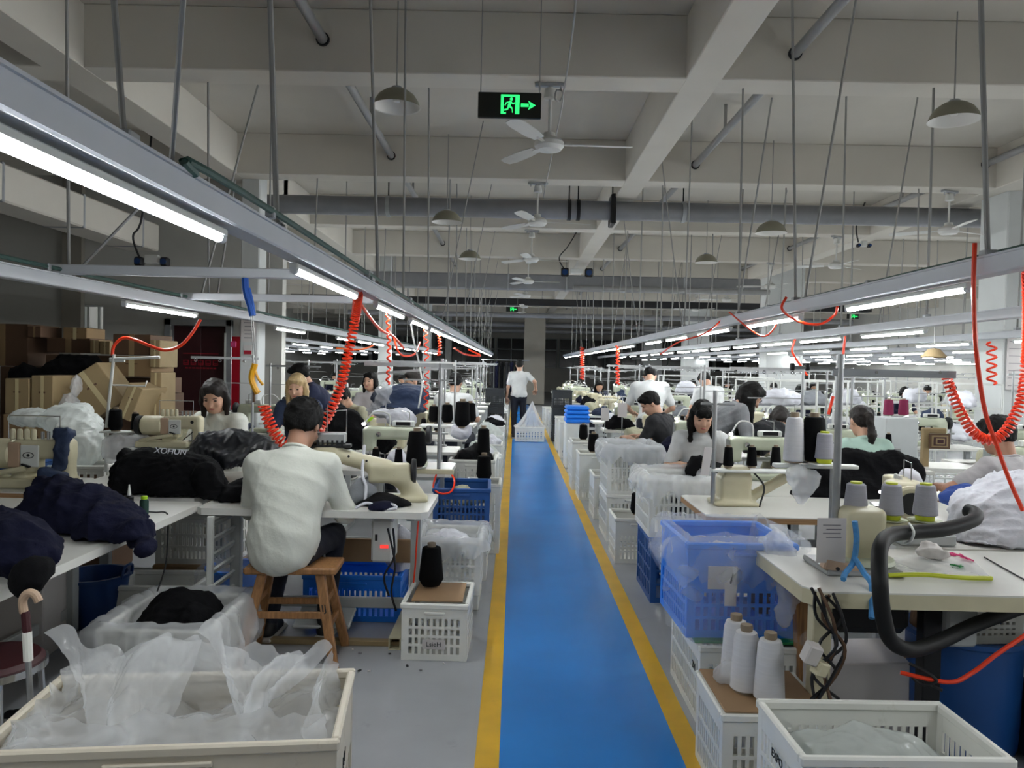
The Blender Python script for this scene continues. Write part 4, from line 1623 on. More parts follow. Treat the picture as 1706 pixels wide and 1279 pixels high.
def make_overlock():
    t = thing('overlock_machine', 'overlock machine', 'sewing machine')
    pr = [('bx', (0, 0.01, 0.05), (0.15, 0.11, 0.05), 0.012), ('bx', (0.07, 0.02, 0.16), (0.09, 0.10, 0.11), 0.03, None, 0.03), ('bx', (-0.05, 0.03, 0.225), (0.14, 0.055, 0.045), 0.02, None, 0.02),
          ('bx', (-0.15, 0.0, 0.20), (0.035, 0.05, 0.075), 0.015, None, 0.02)]
    solid('machine_body', pr, M['cream'], t, 0.009, 0.02)
    MB().box((-0.02, -0.112, 0.06), (0.22, 0.01, 0.085), ch=0.004).build('front_cover', M['cream2'], t)
    MB().lathe([(0.03, 0), (0.085, 0.004), (0.092, 0.016), (0.092, 0.05), (0.08, 0.06), (0.03, 0.062)], 22, axis='x', c=(0.165, 0.02, 0.17)).build('handwheel', M['cream'], t)
    MB().lathe([(0.025, 0), (0.06, 0.002), (0.06, 0.006), (0.025, 0.008)], 20, axis='x', c=(0.228, 0.02, 0.17)).build('wheel_vent', M['dark'], t)
    for i in range(4):
        MB().lathe([(0.0, 0.03), (0.008, 0.028), (0.011, 0.015), (0.012, 0.0)], 10, c=(-0.07 + 0.035 * i, 0.0, 0.265)).build('tension_knob', M['white_paint'], t)
    MB().cyl((-0.15, -0.02, 0.13), (-0.15, -0.02, 0.10), 0.006, n=8).box((-0.15, -0.04, 0.105), (0.03, 0.05, 0.012), ch=0.003).build('presser_foot', M['chrome'], t)
    MB().box((-0.13, -0.06, 0.104), (0.13, 0.1, 0.006), ch=0.002).build('cloth_plate', M['chrome'], t)
    MB().tube([(-0.11, 0.05, 0.26), (-0.11, 0.05, 0.37), (0.06, 0.05, 0.37), (0.06, 0.05, 0.26)], 0.003, 6).build('thread_frame', M['chrome'], t)
    MB().ball((-0.165, -0.055, 0.17), (0.013, 0.013, 0.01), 10, 6).build('lamp_head', M['led_emit'], t)
    return t


def make_flatlock():
    """large cream motor, tan neck, emblem plate, open C arm"""
    t = thing('flatlock_machine', 'flatlock machine', 'sewing machine')
    pr = [('bx', (0.21, 0, 0.235), (0.10, 0.055, 0.06), 0.022, None, 0.02), ('bx', (0.285, 0.0, 0.16), (0.035, 0.05, 0.12), 0.02, None, 0.03), ('bx', (0.24, 0, 0.035), (0.10, 0.05, 0.03), 0.02, None, 0.03),
          ('bx', (0.05, 0, 0.19), (0.07, 0.06, 0.10), 0.02, None, 0.02), ('bx', (-0.02, 0, 0.03), (0.24, 0.09, 0.03), 0.012, None, 0.02), ('bx', (0.02, 0.0, 0.1), (0.05, 0.055, 0.08), 0.02, None, 0.02)]
    solid('machine_body', pr, M['cream'], t, 0.009, 0.02)
    MB().lathe([(0.0, -0.22), (0.07, -0.22), (0.09, -0.20), (0.092, -0.06), (0.085, -0.03), (0.06, -0.01), (0.0, -0.01)], 24, axis='x', c=(-0.01, 0, 0.2)).build('motor', M['cream'], t)
    MB().lathe([(0.0, 0), (0.085, 0.0), (0.088, 0.01), (0.088, 0.04), (0.08, 0.045), (0, 0.045)], 24, axis='x', c=(-0.275, 0, 0.2)).build('handwheel', M['dark'], t)
    MB().box((0.0, -0.062, 0.2), (0.075, 0.02, 0.15), ch=0.006).build('neck_cover', M['tan'], t)
    pl = MB().box((0.095, -0.066, 0.195), (0.11, 0.012, 0.13), ch=0.004).build('emblem_plate', M['white_paint'], t)
    e = MB()
    n = 14
    for k in range(n):
        a0, a1 = 2 * PI * k / n, 2 * PI * (k + 1) / n
        e.bar((0.09 + 0.032 * math.cos(a0), -0.0735, 0.20 + 0.017 * math.sin(a0)), (0.09 + 0.032 * math.cos(a1), -0.0735, 0.20 + 0.017 * math.sin(a1)), 0.002, 0.004)
    e.cyl((0.09, -0.0725, 0.2), (0.09, -0.0745, 0.2), 0.009, n=12)
    e.build('emblem', M['ink'], pl)
    MB().box((0.08, -0.08, 0.14), (0.05, 0.02, 0.01), (0, 0.3, 0)).build('thread_lever', M['blackmetal'], t)
    MB().cyl((0.25, -0.057, 0.24), (0.25, -0.06, 0.24), 0.016, n=12).build('sight_hole', M['dark'], t)
    for i in range(4):
        MB().lathe([(0.0, 0.065), (0.012, 0.062), (0.015, 0.05), (0.016, 0.0)], 12, c=(-0.03 + 0.042 * i, -0.03, 0.29)).build('tension_post', M['cream'], t)
    for i in range(3):
        MB().cyl((0.15 + 0.035 * i, -0.03, 0.28), (0.15 + 0.035 * i, -0.03, 0.34), 0.01, n=8).build('tension_screw', M['chrome'], t)
    MB().tube([(-0.075, 0, 0.28), (-0.075, 0, 0.43), (0.235, 0, 0.43), (0.235, 0, 0.28)], 0.004, 6).build('thread_frame', M['chrome'], t)
    MB().tube(spline([(-0.22, -0.07, 0.06), (-0.1, -0.09, 0.09), (0.02, -0.09, 0.11), (0.08, -0.08, 0.125)], 6), 0.018, 10).build('suction_hose', M['cream'], t)
    MB().cyl((0.235, -0.02, 0.175), (0.235, -0.02, 0.07), 0.005, n=8).box((0.235, -0.025, 0.068), (0.04, 0.05, 0.01)).build('presser_foot', M['chrome'], t)
    MB().box((0.2, -0.03, 0.11), (0.12, 0.006, 0.008), (0, -0.7, 0)).build('knee_lever', M['blackmetal'], t)
    return t


LOCK, OVER, FLAT = Proto(make_lockstitch), Proto(make_overlock), Proto(make_flatlock)


# ---- thread stands ------------------------------------------------------
def stand_proto(h, bar, tray_z, n, tray_len, side=1):
    def mk():
        t = thing('thread_stand', 'thread stand', 'thread stand')
        MB().cyl((0, 0, 0), (0, 0, h), 0.011, n=10).build('pole', M['alu'], t)
        MB().cyl((0, 0, 0), (0, 0, 0.02), 0.03, n=12).build('base', M['alu'], t)
        b = MB().bar((-0.05 * side, 0, h - 0.03), (bar * side, 0, h - 0.03), 0.014, 0.022)
        b.build('top_bar', M['alu'], t)
        for i in range(n):
            x = side * (0.08 + (bar - 0.12) * i / max(1, n - 1))
            MB().lathe([(0.010, -0.003), (0.014, 0), (0.010, 0.003), (0.007, 0)], 10, axis='y', c=(x, 0, h - 0.055), close=True).cyl((x, 0, h - 0.045), (x, 0, h - 0.03), 0.003, n=5).build('eyelet', M['chrome'], t)
        MB().bar((0, 0, h - 0.25), (bar * 0.75 * side, 0.0, h - 0.25), 0.008, 0.008).build('mid_bar', M['alu'], t)
        if tray_z is not None:
            x0 = side * 0.02
            MB().box((side * tray_len / 2, 0, tray_z - 0.012), (tray_len + 0.08, 0.035, 0.022), ch=0.004).build('tray_beam', M['alu'], t)
            for i in range(n):
                x = side * (tray_len * (i + 0.5) / n)
                MB().lathe([(0.0, -0.006), (0.045, 0.0), (0.05, 0.004), (0.04, 0.003), (0.0, 0.0)], 18, c=(x, 0, tray_z)).build('cone_dish', M['white_paint'], t)
                MB().cyl((x, 0, tray_z), (x, 0, tray_z + 0.1), 0.004, n=6).build('spool_pin', M['chrome'], t)
        return t
    return Proto(mk)


STANDS = {'a': stand_proto(0.84, 0.55, 0.14, 3, 0.40), 'b': stand_proto(0.84, 0.55, 0.14, 3, 0.40, -1), 'tall': stand_proto(1.05, 0.62, 0.2, 4, 0.5),
          'bare': stand_proto(0.9, 0.5, None, 3, 0.4)}


def stand_spots(kind, loc, rz=0.0):
    h, bar, tz, n, tl, sd = {'a': (0.95, .55, .14, 3, .40, 1), 'b': (0.95, .55, .14, 3, .40, -1), 'tall': (1.05, .62, .2, 4, .5, 1)}[kind]
    R = Matrix.Rotation(rz, 3, 'Z')
    return [Vector(loc) + R @ Vector((sd * tl * (i + 0.5) / n, 0, tz + 0.003)) for i in range(n)]


# ---- stool --------------------------------------------------------------
def make_stool():
    t = thing('wooden_stool', 'wooden stool', 'stool')
    H = 0.50
    MB().box((0, 0, H - 0.018), (0.42, 0.235, 0.036), ch=0.008).build('seat', M['wood'], t)
    tops = [(sx * 0.13, sy * 0.075) for sx in (-1, 1) for sy in (-1, 1)]
    bots = [(sx * 0.215, sy * 0.165) for sx in (-1, 1) for sy in (-1, 1)]
    for (a, b) in zip(tops, bots):
        MB().bar((b[0], b[1], 0.0), (a[0], a[1], H - 0.034), 0.042, 0.036, up=(0, 1, 0), ch=0.004).build('leg', M['wood'], t)

    def at(i, z):
        k = z / (H - 0.034)
        return Vector((bots[i][0] + (tops[i][0] - bots[i][0]) * k, bots[i][1] + (tops[i][1] - bots[i][1]) * k, z))
    for i, j, z in ((0, 1, 0.20), (2, 3, 0.20), (0, 1, 0.32), (2, 3, 0.32), (0, 2, 0.26), (1, 3, 0.26)):
        MB().bar(at(i, z), at(j, z), 0.02, 0.034, ch=0.003).build('stretcher', M['wood'], t)
    return t


STOOL = Proto(make_stool)

# ================================================================== people
def v3(a):
    return np.asarray(a, float)


def hand_mesh_data():
    def mk():
        pr = [('bx', (0, 0.045, 0), (0.041, 0.046, 0.014), 0.013, None, 0.012), ('rc', (0, -0.01, 0), (0, 0.02, 0), 0.024, 0.024, 0.02)]
        for x, L, sp in ((-0.031, 0.070, -0.06), (-0.0105, 0.080, -0.02), (0.0105, 0.075, 0.03), (0.031, 0.058, 0.1)):
            p = v3((x, 0.086, 0.0))
            ang = -0.25
            for q, (k, r0, r1) in enumerate(((0.45, 0.0092, 0.0088), (0.32, 0.0088, 0.0080), (0.25, 0.0080, 0.0068))):
                d = v3((sp, math.cos(ang), math.sin(ang)))
                e = p + d * L * k
                pr.append(('rc', p, e, r0, r1, 0.004))
                p = e
                ang -= 0.38
        pr.append(('rc', (-0.03, 0.018, -0.002), (-0.056, 0.046, -0.012), 0.0135, 0.0105, 0.012))
        pr.append(('rc', (-0.056, 0.046, -0.012), (-0.06, 0.076, -0.022), 0.0105, 0.008, 0.004))
        return sdf_mesh(pr, 0.006, 0.006)
    return cached('hand', mk)


def person(label, loc, rz=0.0, sit=0.47, lean=15, side=0, twist=0, head=(15, 0, 0), hands=((-0.16, 0.42, 0.80), (0.16, 0.42, 0.80)), shirt='shirt_white', sleeve='short', pants='pants_dark',
           hair='short', hairm='hair', skin='skin', female=False, vox=0.014, scale=1.0, face=True, group=None, hem=0.0, collar=True, pole=(0.55, -0.35, -0.75), fold=0.008, legs=True, fseed=3, loose=1.0, shoe_len=0.26, feet=None, shw=None, hs_=1.0, hvol=0.0, fscale=13, shdrop=0.055):
    """a clothed figure; local +Y is where the chest faces"""
    standing = sit is None
    hp = 0.92 if standing else sit + 0.095
    ln, sd_, tw = math.radians(lean), math.radians(side), math.radians(twist)
    pel = v3((0, 0, hp))
    s = v3((math.sin(sd_), math.sin(ln), math.cos(ln) * math.cos(sd_)))
    s = s / np.linalg.norm(s)
    s2 = s + v3((0, 0.22 * math.sin(ln) + 0.05, 0))      # upper back rounds forward
    s2 /= np.linalg.norm(s2)
    waist = pel + s * 0.16
    chest = waist + s * 0.17
    neck = chest + s2 * 0.175
    ct, st = math.cos(tw), math.sin(tw)
    right = v3((ct, st, 0)); right = right - s2 * (right @ s2); right /= np.linalg.norm(right)
    fwd = np.cross(s2, right)
    sw = shw or (0.150 if female else 0.172)
    shL, shR = neck - s2 * shdrop - right * sw, neck - s2 * shdrop + right * sw
    Rt = np.stack([right, fwd, s2], axis=1)     # torso frame, columns
    hpit, hyaw, hrol = [math.radians(a) for a in head]
    # head frame: world yaw about up, then pitch down; starts from half the torso twist
    Hm = np.array((Matrix.Rotation(tw + hyaw, 3, 'Z') @ Matrix.Rotation(-hpit, 3, 'X') @ Matrix.Rotation(hrol, 3, 'Y')))
    hc = neck + s2 * 0.055 + Hm @ v3((0, 0.02, 0.105))

    def hp_(p):
        return hc + Hm @ (v3(p) * hs_)

    def sc(prims):
        out = []
        for q in prims:
            q = list(q)
            if q[0] in ('el', '-el') and len(q) > 3 and q[3] is Hm:
                q[2] = tuple(v * hs_ for v in q[2])
            out.append(tuple(q))
        return out

    def elbow(sh, wr, sgn):
        d = wr - sh
        L1, L2 = (0.27, 0.245) if not female else (0.255, 0.23)
        D = min(np.linalg.norm(d), (L1 + L2) * 0.995)
        dn = d / max(1e-6, np.linalg.norm(d))
        a = (L1 * L1 - L2 * L2 + D * D) / (2 * D)
        h = math.sqrt(max(0, L1 * L1 - a * a))
        po = v3((pole[0] * sgn, pole[1], pole[2]))
        po = po - dn * (po @ dn)
        po /= max(1e-6, np.linalg.norm(po))
        return sh + dn * a + po * h, sh + dn * D
    wL, wR = v3(hands[0]), v3(hands[1])
    eL, wL = elbow(shL, wL, -1)
    eR, wR = elbow(shR, wR, 1)
    hips = [pel + v3((-0.085, 0, -0.02)), pel + v3((0.085, 0, -0.02))]
    if standing:
        knees = [v3((-0.10, 0.03, 0.49)), v3((0.10, 0.05, 0.49))]
        ank = [v3((-0.10, -0.03, 0.085)), v3((0.10, 0.06, 0.085))]
    else:
        knees = [v3((-0.13, 0.42, sit + 0.06)), v3((0.14, 0.42, sit + 0.06))]
        ank = [v3((-0.14, 0.40, 0.085)), v3((0.14, 0.36, 0.085))]
    if feet:
        ank = [v3(feet[0]), v3(feet[1])]
    # ---------------- skin: one continuous body
    bd = [('el', pel, (0.14, 0.10, 0.11)), ('rc', pel, chest, 0.095, 0.105), ('el', chest, (0.14, 0.085, 0.13), Rt), ('rc', shL, shR, 0.045, 0.045),
          ('rc', neck - s2 * 0.03, hc - Hm @ v3((0, 0.03, 0.04)), 0.056 if not female else 0.048, 0.053 if not female else 0.046, 0.03)]
    bd += [('el', hp_((0, -0.012, 0.03)), (0.074, 0.094, 0.084), Hm, 0.03), ('el', hp_((0, 0.022, -0.03)), (0.064, 0.068, 0.085), Hm, 0.02), ('el', hp_((0, 0.048, -0.083)), (0.038, 0.036, 0.030), Hm, 0.03)]
    for sg in (-1, 1):
        bd.append(('el', hp_((sg * 0.076, -0.008, -0.012)), (0.010, 0.022, 0.031), Hm, 0.006))
        if face:
            bd.append(('-el', hp_((sg * 0.031, 0.094, 0.004)), (0.017, 0.013, 0.011), Hm))
            bd.append(('el', hp_((sg * 0.04, 0.068, -0.03)), (0.022, 0.02, 0.02), Hm, 0.015))
    if face:
        bd.append(('rc', hp_((0, 0.086, 0.005)), hp_((0, 0.105, -0.032)), 0.007, 0.013, 0.012))
    for sh, e, w in ((shL, eL, wL), (shR, eR, wR)):
        bd += [('rc', sh, e, 0.046, 0.037, 0.03), ('rc', e, w, 0.037, 0.026, 0.02)]
    if legs:
        for h_, k_, a_ in zip(hips, knees, ank):
            bd += [('rc', h_, k_, 0.075, 0.05, 0.03), ('rc', k_, a_, 0.05, 0.034, 0.02)]
    V, Q = sdf_mesh(sc(bd), min(vox, 0.012) if face else vox, 0.03)
    V = relax(V, Q, 1)
    HV, HQ = hand_mesh_data()
    for sg, e, w in ((-1, eL, wL), (1, eR, wR)):
        y = w - e; y /= np.linalg.norm(y)
        y = y * 0.75 + v3((-sg * 0.25, 0.35, -0.05)); y /= np.linalg.norm(y)
        z = v3((0, 0, 1)) - y * y[2]; z /= max(1e-6, np.linalg.norm(z))
        x = np.cross(y, z)
        Rh = np.stack([x, y, z], axis=1)
        hv = HV.copy()
        hq = HQ
        if sg < 0:
            hv[:, 0] *= -1
            hq = HQ[:, ::-1]
        hv = (hv @ Rh.T) + w
        Q = np.concatenate([Q, hq + len(V)])
        V = np.concatenate([V, hv])
    me = np_mesh('person', V, Q, M[skin])
    o = obj('person', me, None, loc, (0, 0, rz), (scale, scale, scale))
    tag(o, label, 'person', group)
    # ---------------- shirt
    lo = 1.0 * loose
    sp = [('el', chest + s2 * 0.01, (sw + 0.025, 0.122, 0.17), Rt, 0.05), ('el', waist, (0.150 * lo, 0.122 * lo, 0.17), Rt, 0.06), ('el', pel + s * 0.03, (0.165 * lo, 0.135 * lo, 0.12), Rt, 0.05),
          ('rc', shL + s2 * 0.0, shR + s2 * 0.0, 0.058, 0.058, 0.05), ('rc', neck - s2 * 0.06, neck - s2 * 0.012, 0.085, 0.062, 0.03),
          ('rc', neck - s2 * 0.03, shL, 0.058, 0.056, 0.04), ('rc', neck - s2 * 0.03, shR, 0.058, 0.056, 0.04)]
    if hem:
        sp.append(('el', pel + v3((0, -0.02, -hem * 0.6)), (0.146 * lo, 0.122 * lo, 0.11), None, 0.05))
        sp.append(('el', pel + s * 0.10, (0.150 * lo, 0.112 * lo, 0.18), Rt, 0.03))
        sp.append(('el', waist + s * 0.10, (0.165 * lo, 0.112 * lo, 0.17), Rt, 0.03))
    for sh, e, w in ((shL, eL, wL), (shR, eR, wR)):
        if sleeve == 'short':
            q = sh + (e - sh) * 0.72
            sp.append(('rc', sh, q, 0.066, 0.06, 0.04))
        elif sleeve == 'mid':
            sp += [('rc', sh, e, 0.068, 0.060, 0.04), ('rc', e, e + (w - e) * 0.45, 0.058, 0.05, 0.03)]
        else:
            sp += [('rc', sh, e, 0.066, 0.052, 0.04), ('rc', e, e + (w - e) * 0.92, 0.052, 0.038, 0.03)]
    solid('shirt', sp, M[shirt], o, vox, 0.04, [(fold, fscale, fseed), (fold * 0.45, fscale * 2.3, fseed + 9)], rel=2)
    if collar:
        ring = []
        for i in range(20):
            a = 2 * PI * i / 20
            ring.append(neck - s2 * 0.004 + right * (0.066 * math.cos(a)) + fwd * (0.064 * math.sin(a)) - s2 * (0.012 * math.sin(a)))
        ring.append(ring[0])
        MB().tube([tuple(p) for p in ring], 0.009, 8, caps=False).build('collar', M[shirt], o)
    # ---------------- trousers and shoes
    if legs:
        tp = [('el', pel - v3((0, 0, 0.02)), (0.155, 0.125, 0.12), None, 0.05)]
        for h_, k_, a_ in zip(hips, knees, ank):
            tp += [('rc', h_, k_, 0.09, 0.068, 0.04), ('rc', k_, a_ + v3((0, 0, 0.02)), 0.066, 0.052, 0.03)]
        solid('trousers', tp, M[pants], o, max(vox, 0.013), 0.04, (0.006, 16, fseed + 4), rel=2)
        for a_ in ank:
            sh_ = solid('shoe', [('rc', a_ + v3((0, -0.03, -0.035)), a_ + v3((0, 0.13, -0.045)), 0.044, 0.038, 0.02), ('rc', a_ + v3((0, -0.01, 0.0)), a_ + v3((0, 0.0, 0.03)), 0.042, 0.04, 0.03)], M['shoe'], o, 0.012, 0.02)
            MB().box((a_[0], a_[1] + 0.05, 0.016), (0.094, 0.27, 0.03), ch=0.012).build('sole', M['sole'], sh_)
    # ---------------- hair
    hs = [('el', hp_((0, -0.018, 0.042)), (0.085 + hvol, 0.103 + hvol, 0.086 + hvol), Hm, 0.02), ('el', hp_((0, -0.055, -0.005)), (0.074 + hvol, 0.062 + hvol * 0.5, 0.075), Hm, 0.03)]
    if hair in ('short', 'crew'):
        for sg in (-1, 1):
            hs.append(('rc', hp_((sg * 0.072, 0.005, 0.04)), hp_((sg * 0.074, 0.0, 0.0)), 0.018, 0.012, 0.02))
        hs.append(('el', hp_((0, 0.06, 0.085)), (0.065, 0.04, 0.028), Hm, 0.03))
        hs.append(('-el', hp_((0, 0.10, -0.03)), (0.068, 0.08, 0.085), Hm))
        hs.append(('-bx', hp_((0, -0.05, -0.135)), (0.15, 0.15, 0.07), 0.01, Hm))
    else:
        L = {'bob': 0.13, 'long': 0.34, 'pony': 0.0, 'bun': 0.0, 'bangs': 0.17, 'loose': 0.24, 'verylong': 0.44}[hair]
        dn = v3((0, 0, -1))
        if L:
            for sg in (-1, 1):
                a = hp_((sg * 0.072, -0.01, 0.03))
                b = hp_((sg * 0.082, 0.0, -0.05))
                hs += [('rc', a, b, 0.032, 0.03, 0.02), ('rc', b, b + (hp_((sg * 0.01, -0.03, -0.12)) - hc) / 0.12 * 0.02 + dn * (L - 0.04), 0.032, 0.02, 0.02)]
            hs += [('rc', hp_((0, -0.075, 0.0)), hp_((0, -0.085, -0.06)) + dn * (L * 0.6), 0.07, 0.06, 0.03)]
            hs += [('rc', hp_((0.045, -0.07, -0.05)), hp_((0.05, -0.08, -0.06)) + dn * (L * 0.8), 0.045, 0.028, 0.03), ('rc', hp_((-0.045, -0.07, -0.05)), hp_((-0.05, -0.08, -0.06)) + dn * (L * 0.8), 0.045, 0.028, 0.03)]
        if hair == 'pony':
            a = hp_((0, -0.115, 0.03))
            b = hp_((0, -0.15, 0.0))
            hs += [('rc', a, b, 0.026, 0.03, 0.01), ('rc', b, b + v3((0.01, -0.02, -0.15)), 0.03, 0.034, 0.02), ('rc', b + v3((0.01, -0.02, -0.15)), b + v3((0.02, 0.02, -0.36)), 0.034, 0.012, 0.02)]
        if hair == 'bun':
            hs += [('el', hp_((0, -0.10, 0.09)), (0.04, 0.04, 0.038), Hm, 0.01)]
        if hair == 'bangs':
            hs += [('el', hp_((0, 0.07, 0.055)), (0.062, 0.032, 0.045), Hm, 0.02)]
            hs.append(('-el', hp_((0, 0.115, -0.055)), (0.054, 0.065, 0.085), Hm))
        else:
            hs.append(('el', hp_((0, 0.05, 0.09)), (0.06, 0.04, 0.026), Hm, 0.03))
            hs.append(('-el', hp_((0, 0.105, -0.025)), (0.058, 0.075, 0.09), Hm))
    solid('hair', sc(hs), M[hairm], o, min(vox, 0.011) if face else vox, 0.02, [(0.005 + hvol * 0.3, 38, fseed), (0.004, 85, fseed + 1)], rel=1)
    if face:
        ey = MB()
        br = MB()
        for sg in (-1, 1):
            ey.ball(tuple(hp_((sg * 0.031, 0.080, 0.003))), (0.013, 0.006, 0.005), 10, 6, tuple(Matrix([list(r) for r in Hm]).to_euler()))
            br.bar(tuple(hp_((sg * 0.018, 0.090, 0.022))), tuple(hp_((sg * 0.047, 0.078, 0.024))), 0.006, 0.005)
        ey.build('eyes', M['eye'], o)
        br.build('eyebrows', M[hairm], o)
        MB().ball(tuple(hp_((0, 0.086, -0.062))), (0.021, 0.008, 0.008), 10, 6, tuple(Matrix([list(r) for r in Hm]).to_euler())).build('lips', M['lips'], o)
    o['_head'] = list(hc)
    return o


def stool_under(p, label, group='stools under the workers'):
    pass

# ================================================================== left foreground
# ---- tables ---------------------------------------------------------------
MT = table("white sewing table with metal edge in front of the seated man", (-1.07, 4.38, 0), 0, w=1.24, d=0.62, edge='tabletop', box_at=0.28)
L1 = table('long white work table at left, heaped with navy jackets', (-2.35, 3.3, 0), PI / 2, w=1.9, d=1.28, edge='tabletop', mk_motor=False)
L2 = table('white sewing table with plywood edge at the far left', (-3.35, 4.72, 0), 0, w=1.25, d=0.6, edge='ply')
L3 = table('white table carrying the black garments before the seated woman', (-2.25, 4.9, 0), 0, w=0.95, d=1.1, edge='tabletop', mk_motor=False)
TB2 = table('white table with pale machine behind the tray of black cones', (-1.07, 5.92, 0), 0, w=1.22, d=0.6, edge='tabletop', box_at=0.0)

# ---- the seated man ---------------------------------------------------------
STOOL.put((-1.13, 4.0, 0), 0.05, 'wooden stool with splayed legs under the man in white', None, (1.12, 1.05, 1.0))
MAN = person('person in an off-white shirt seated on the wooden stool, back turned', (-1.19, 3.96, 0), -0.06, sit=0.49, lean=20, head=(34, -4, 0), hands=((-0.14, 0.40, 0.84), (0.16, 0.40, 0.84)),
             shirt='shirt_white', sleeve='mid', hair='short', skin='skin2', vox=0.010, face=True, hem=0.07, fold=0.009, loose=1.16, scale=1.02, shw=0.188, hs_=1.08, hvol=0.012, fscale=9, shdrop=0.085, fseed=5, pole=(0.45, -0.5, -0.75),
             feet=((-0.17, 0.28, 0.085), (0.13, 0.34, 0.085)))
st = bpy.data.objects['wooden_stool']
text_mesh('leg_mark', 'J', 0.05, M['ink'], st, (-0.160, -0.133, 0.30), (PI / 2 - 0.2, 0.18, 0.0))
text_mesh('leg_mark', 'IJ', 0.05, M['ink'], st, (0.160, -0.133, 0.30), (PI / 2 - 0.2, -0.18, 0.0))

# ---- the man's machine: a long cream arm rising from a wedge base ----------------
t = thing('sewing_machine', 'cream feed-off-arm machine on the seated man\'s table', 'sewing machine', (-0.74, 4.42, TZ), 0.12)
pr = [('bx', (0.10, 0, 0.012), (0.15, 0.075, 0.012), 0.006), ('rc', (0.18, 0, 0.03), (0.10, 0, 0.13), 0.05, 0.06, 0.04), ('bx', (0.03, 0, 0.16), (0.12, 0.06, 0.055), 0.02, None, 0.04),
      ('rc', (0.0, 0, 0.19), (-0.30, 0, 0.27), 0.05, 0.042, 0.03), ('bx', (-0.33, 0, 0.27), (0.07, 0.05, 0.06), 0.02, None, 0.03)]
solid('machine_body', pr, M['cream'], t, 0.009, 0.02)
MB().box((-0.32, 0, 0.36), (0.2, 0.1, 0.06), ch=0.008).build('needle_head', M['alu'], t)
for i in range(7):
    MB().box((-0.40 + i * 0.027, -0.053, 0.335), (0.012, 0.008, 0.03)).build('head_tooth', M['blackmetal'], t)
MB().box((-0.31, -0.01, 0.315), (0.24, 0.08, 0.02), ch=0.004).build('clamp_bar', M['blackmetal'], t)
MB().tube([(-0.42, 0, 0.39), (-0.42, 0, 0.5), (-0.22, 0, 0.52), (-0.22, 0, 0.39)], 0.004, 6).build('thread_frame', M['chrome'], t)
MB().cyl((-0.33, 0, 0.39), (-0.33, 0, 0.55), 0.004, n=6).cyl((-0.38, 0.02, 0.39), (-0.38, 0.02, 0.56), 0.004, n=6).build('thread_post', M['chrome'], t)
MB().ball((-0.41, -0.03, 0.46), (0.012, 0.012, 0.022), 10, 6).build('indicator', M['orange'], t)
MB().box((0.08, -0.062, 0.15), (0.05, 0.003, 0.014)).build('badge', M['blackmetal'], t)
for x, z in ((-0.1, 0.235), (-0.2, 0.26)):
    MB().cyl((x, -0.052, z), (x, -0.058, z), 0.007, n=10).build('bolt', M['blackmetal'], t)
MB().lathe([(0.02, 0), (0.07, 0.004), (0.075, 0.014), (0.07, 0.03), (0.02, 0.034)], 20, axis='x', c=(0.15, 0.0, 0.17)).build('handwheel', M['dark'], t)
heap('dark grey folded sleeve beside the cream machine arm', (-0.86, 4.33, TZ), (0.2, 0.14, 0.15), 'grey_cloth', 11, vox=0.012, amp=0.008)
heap('black cloth under the cream machine', (-0.72, 4.27, TZ), (0.3, 0.2, 0.05), 'black_cloth', 12, vox=0.011, amp=0.006)
heap('navy bra piece with white lace at the table edge', (-0.70, 4.15, TZ), (0.17, 0.1, 0.035), 'navy_cloth', 13, vox=0.009, amp=0.005)
tag(MB().tube(spline([P(592, 846, 4.12), P(610, 838, 4.14), P(630, 842, 4.12), P(652, 840, 4.14), P(660, 846, 4.12), P(640, 850, 4.1)], 8), 0.008, 6).build('lace_trim', M['white_cloth']), 'white lace trim curling over the navy piece', 'trim')
tag(MB().tube(spline([P(607, 742, 4.45), P(604, 790, 4.30), P(610, 812, 4.28), P(606, 850, 4.22)], 8), 0.009, 6).build('elastic_band', M['white_cloth']), 'white elastic band hanging down to the navy piece', 'trim')
for (px_, py_, sx_, sy_, lab, m) in ((395, 838, 0.32, 0.26, 'black sleeve bundle lying left of the seated man', 'black_cloth'), ):
    q = G(px_, py_, TZ)
    heap(lab, (q.x, q.y + 0.12, TZ), (sx_, sy_, 0.14), m, 15, vox=0.012, amp=0.012)

# ---- stand with three black cones right of the man ---------------------------------
t = thing('thread_stand', 'thread stand with white dishes behind the seated man\'s machine', 'thread stand', (-0.62, 4.93, 0))
tz = P(680, 778, 4.93).z
MB().box((-0.04, 0, tz - 0.025), (0.56, 0.04, 0.03), ch=0.004).build('tray_beam', M['cream'], t)
MB().box((-0.03, 0, tz - 0.11), (0.035, 0.035, 0.17), ch=0.004).build('post', M['white_paint'], t)
MB().box((-0.03, -0.2, 0.73), (0.035, 0.035, 0.1), ch=0.004).build('foot', M['white_paint'], t)
MB().bar((-0.03, 0, tz - 0.19), (-0.03, -0.2, 0.74), 0.03, 0.03).build('bracket', M['white_paint'], t)
cx = [P(626, 770, 4.93).x + 0.62, P(664, 770, 4.93).x + 0.62, P(694, 770, 4.93).x + 0.62]
for x in cx:
    MB().lathe([(0.0, -0.01), (0.06, 0.0), (0.066, 0.005), (0.05, 0.003), (0.0, 0.0)], 18, c=(x, 0, tz)).build('cone_dish', M['white_paint'], t)
MB().cyl((0.14, 0.02, tz - 0.02), (0.14, 0.02, 1.56), 0.012, n=10).build('pole', M['alu'], t)
MB().bar((-0.35, 0.02, 1.545), (0.22, 0.02, 1.545), 0.016, 0.026).build('top_bar', M['alu'], t)
MB().bar((-0.1, 0.02, 1.45), (0.22, 0.02, 1.45), 0.010, 0.010).build('mid_bar', M['alu'], t)
cone('black_small', (-0.62 + cx[0], 4.93, tz), 'left small black cone on the white dish behind the man', None, 0.95)
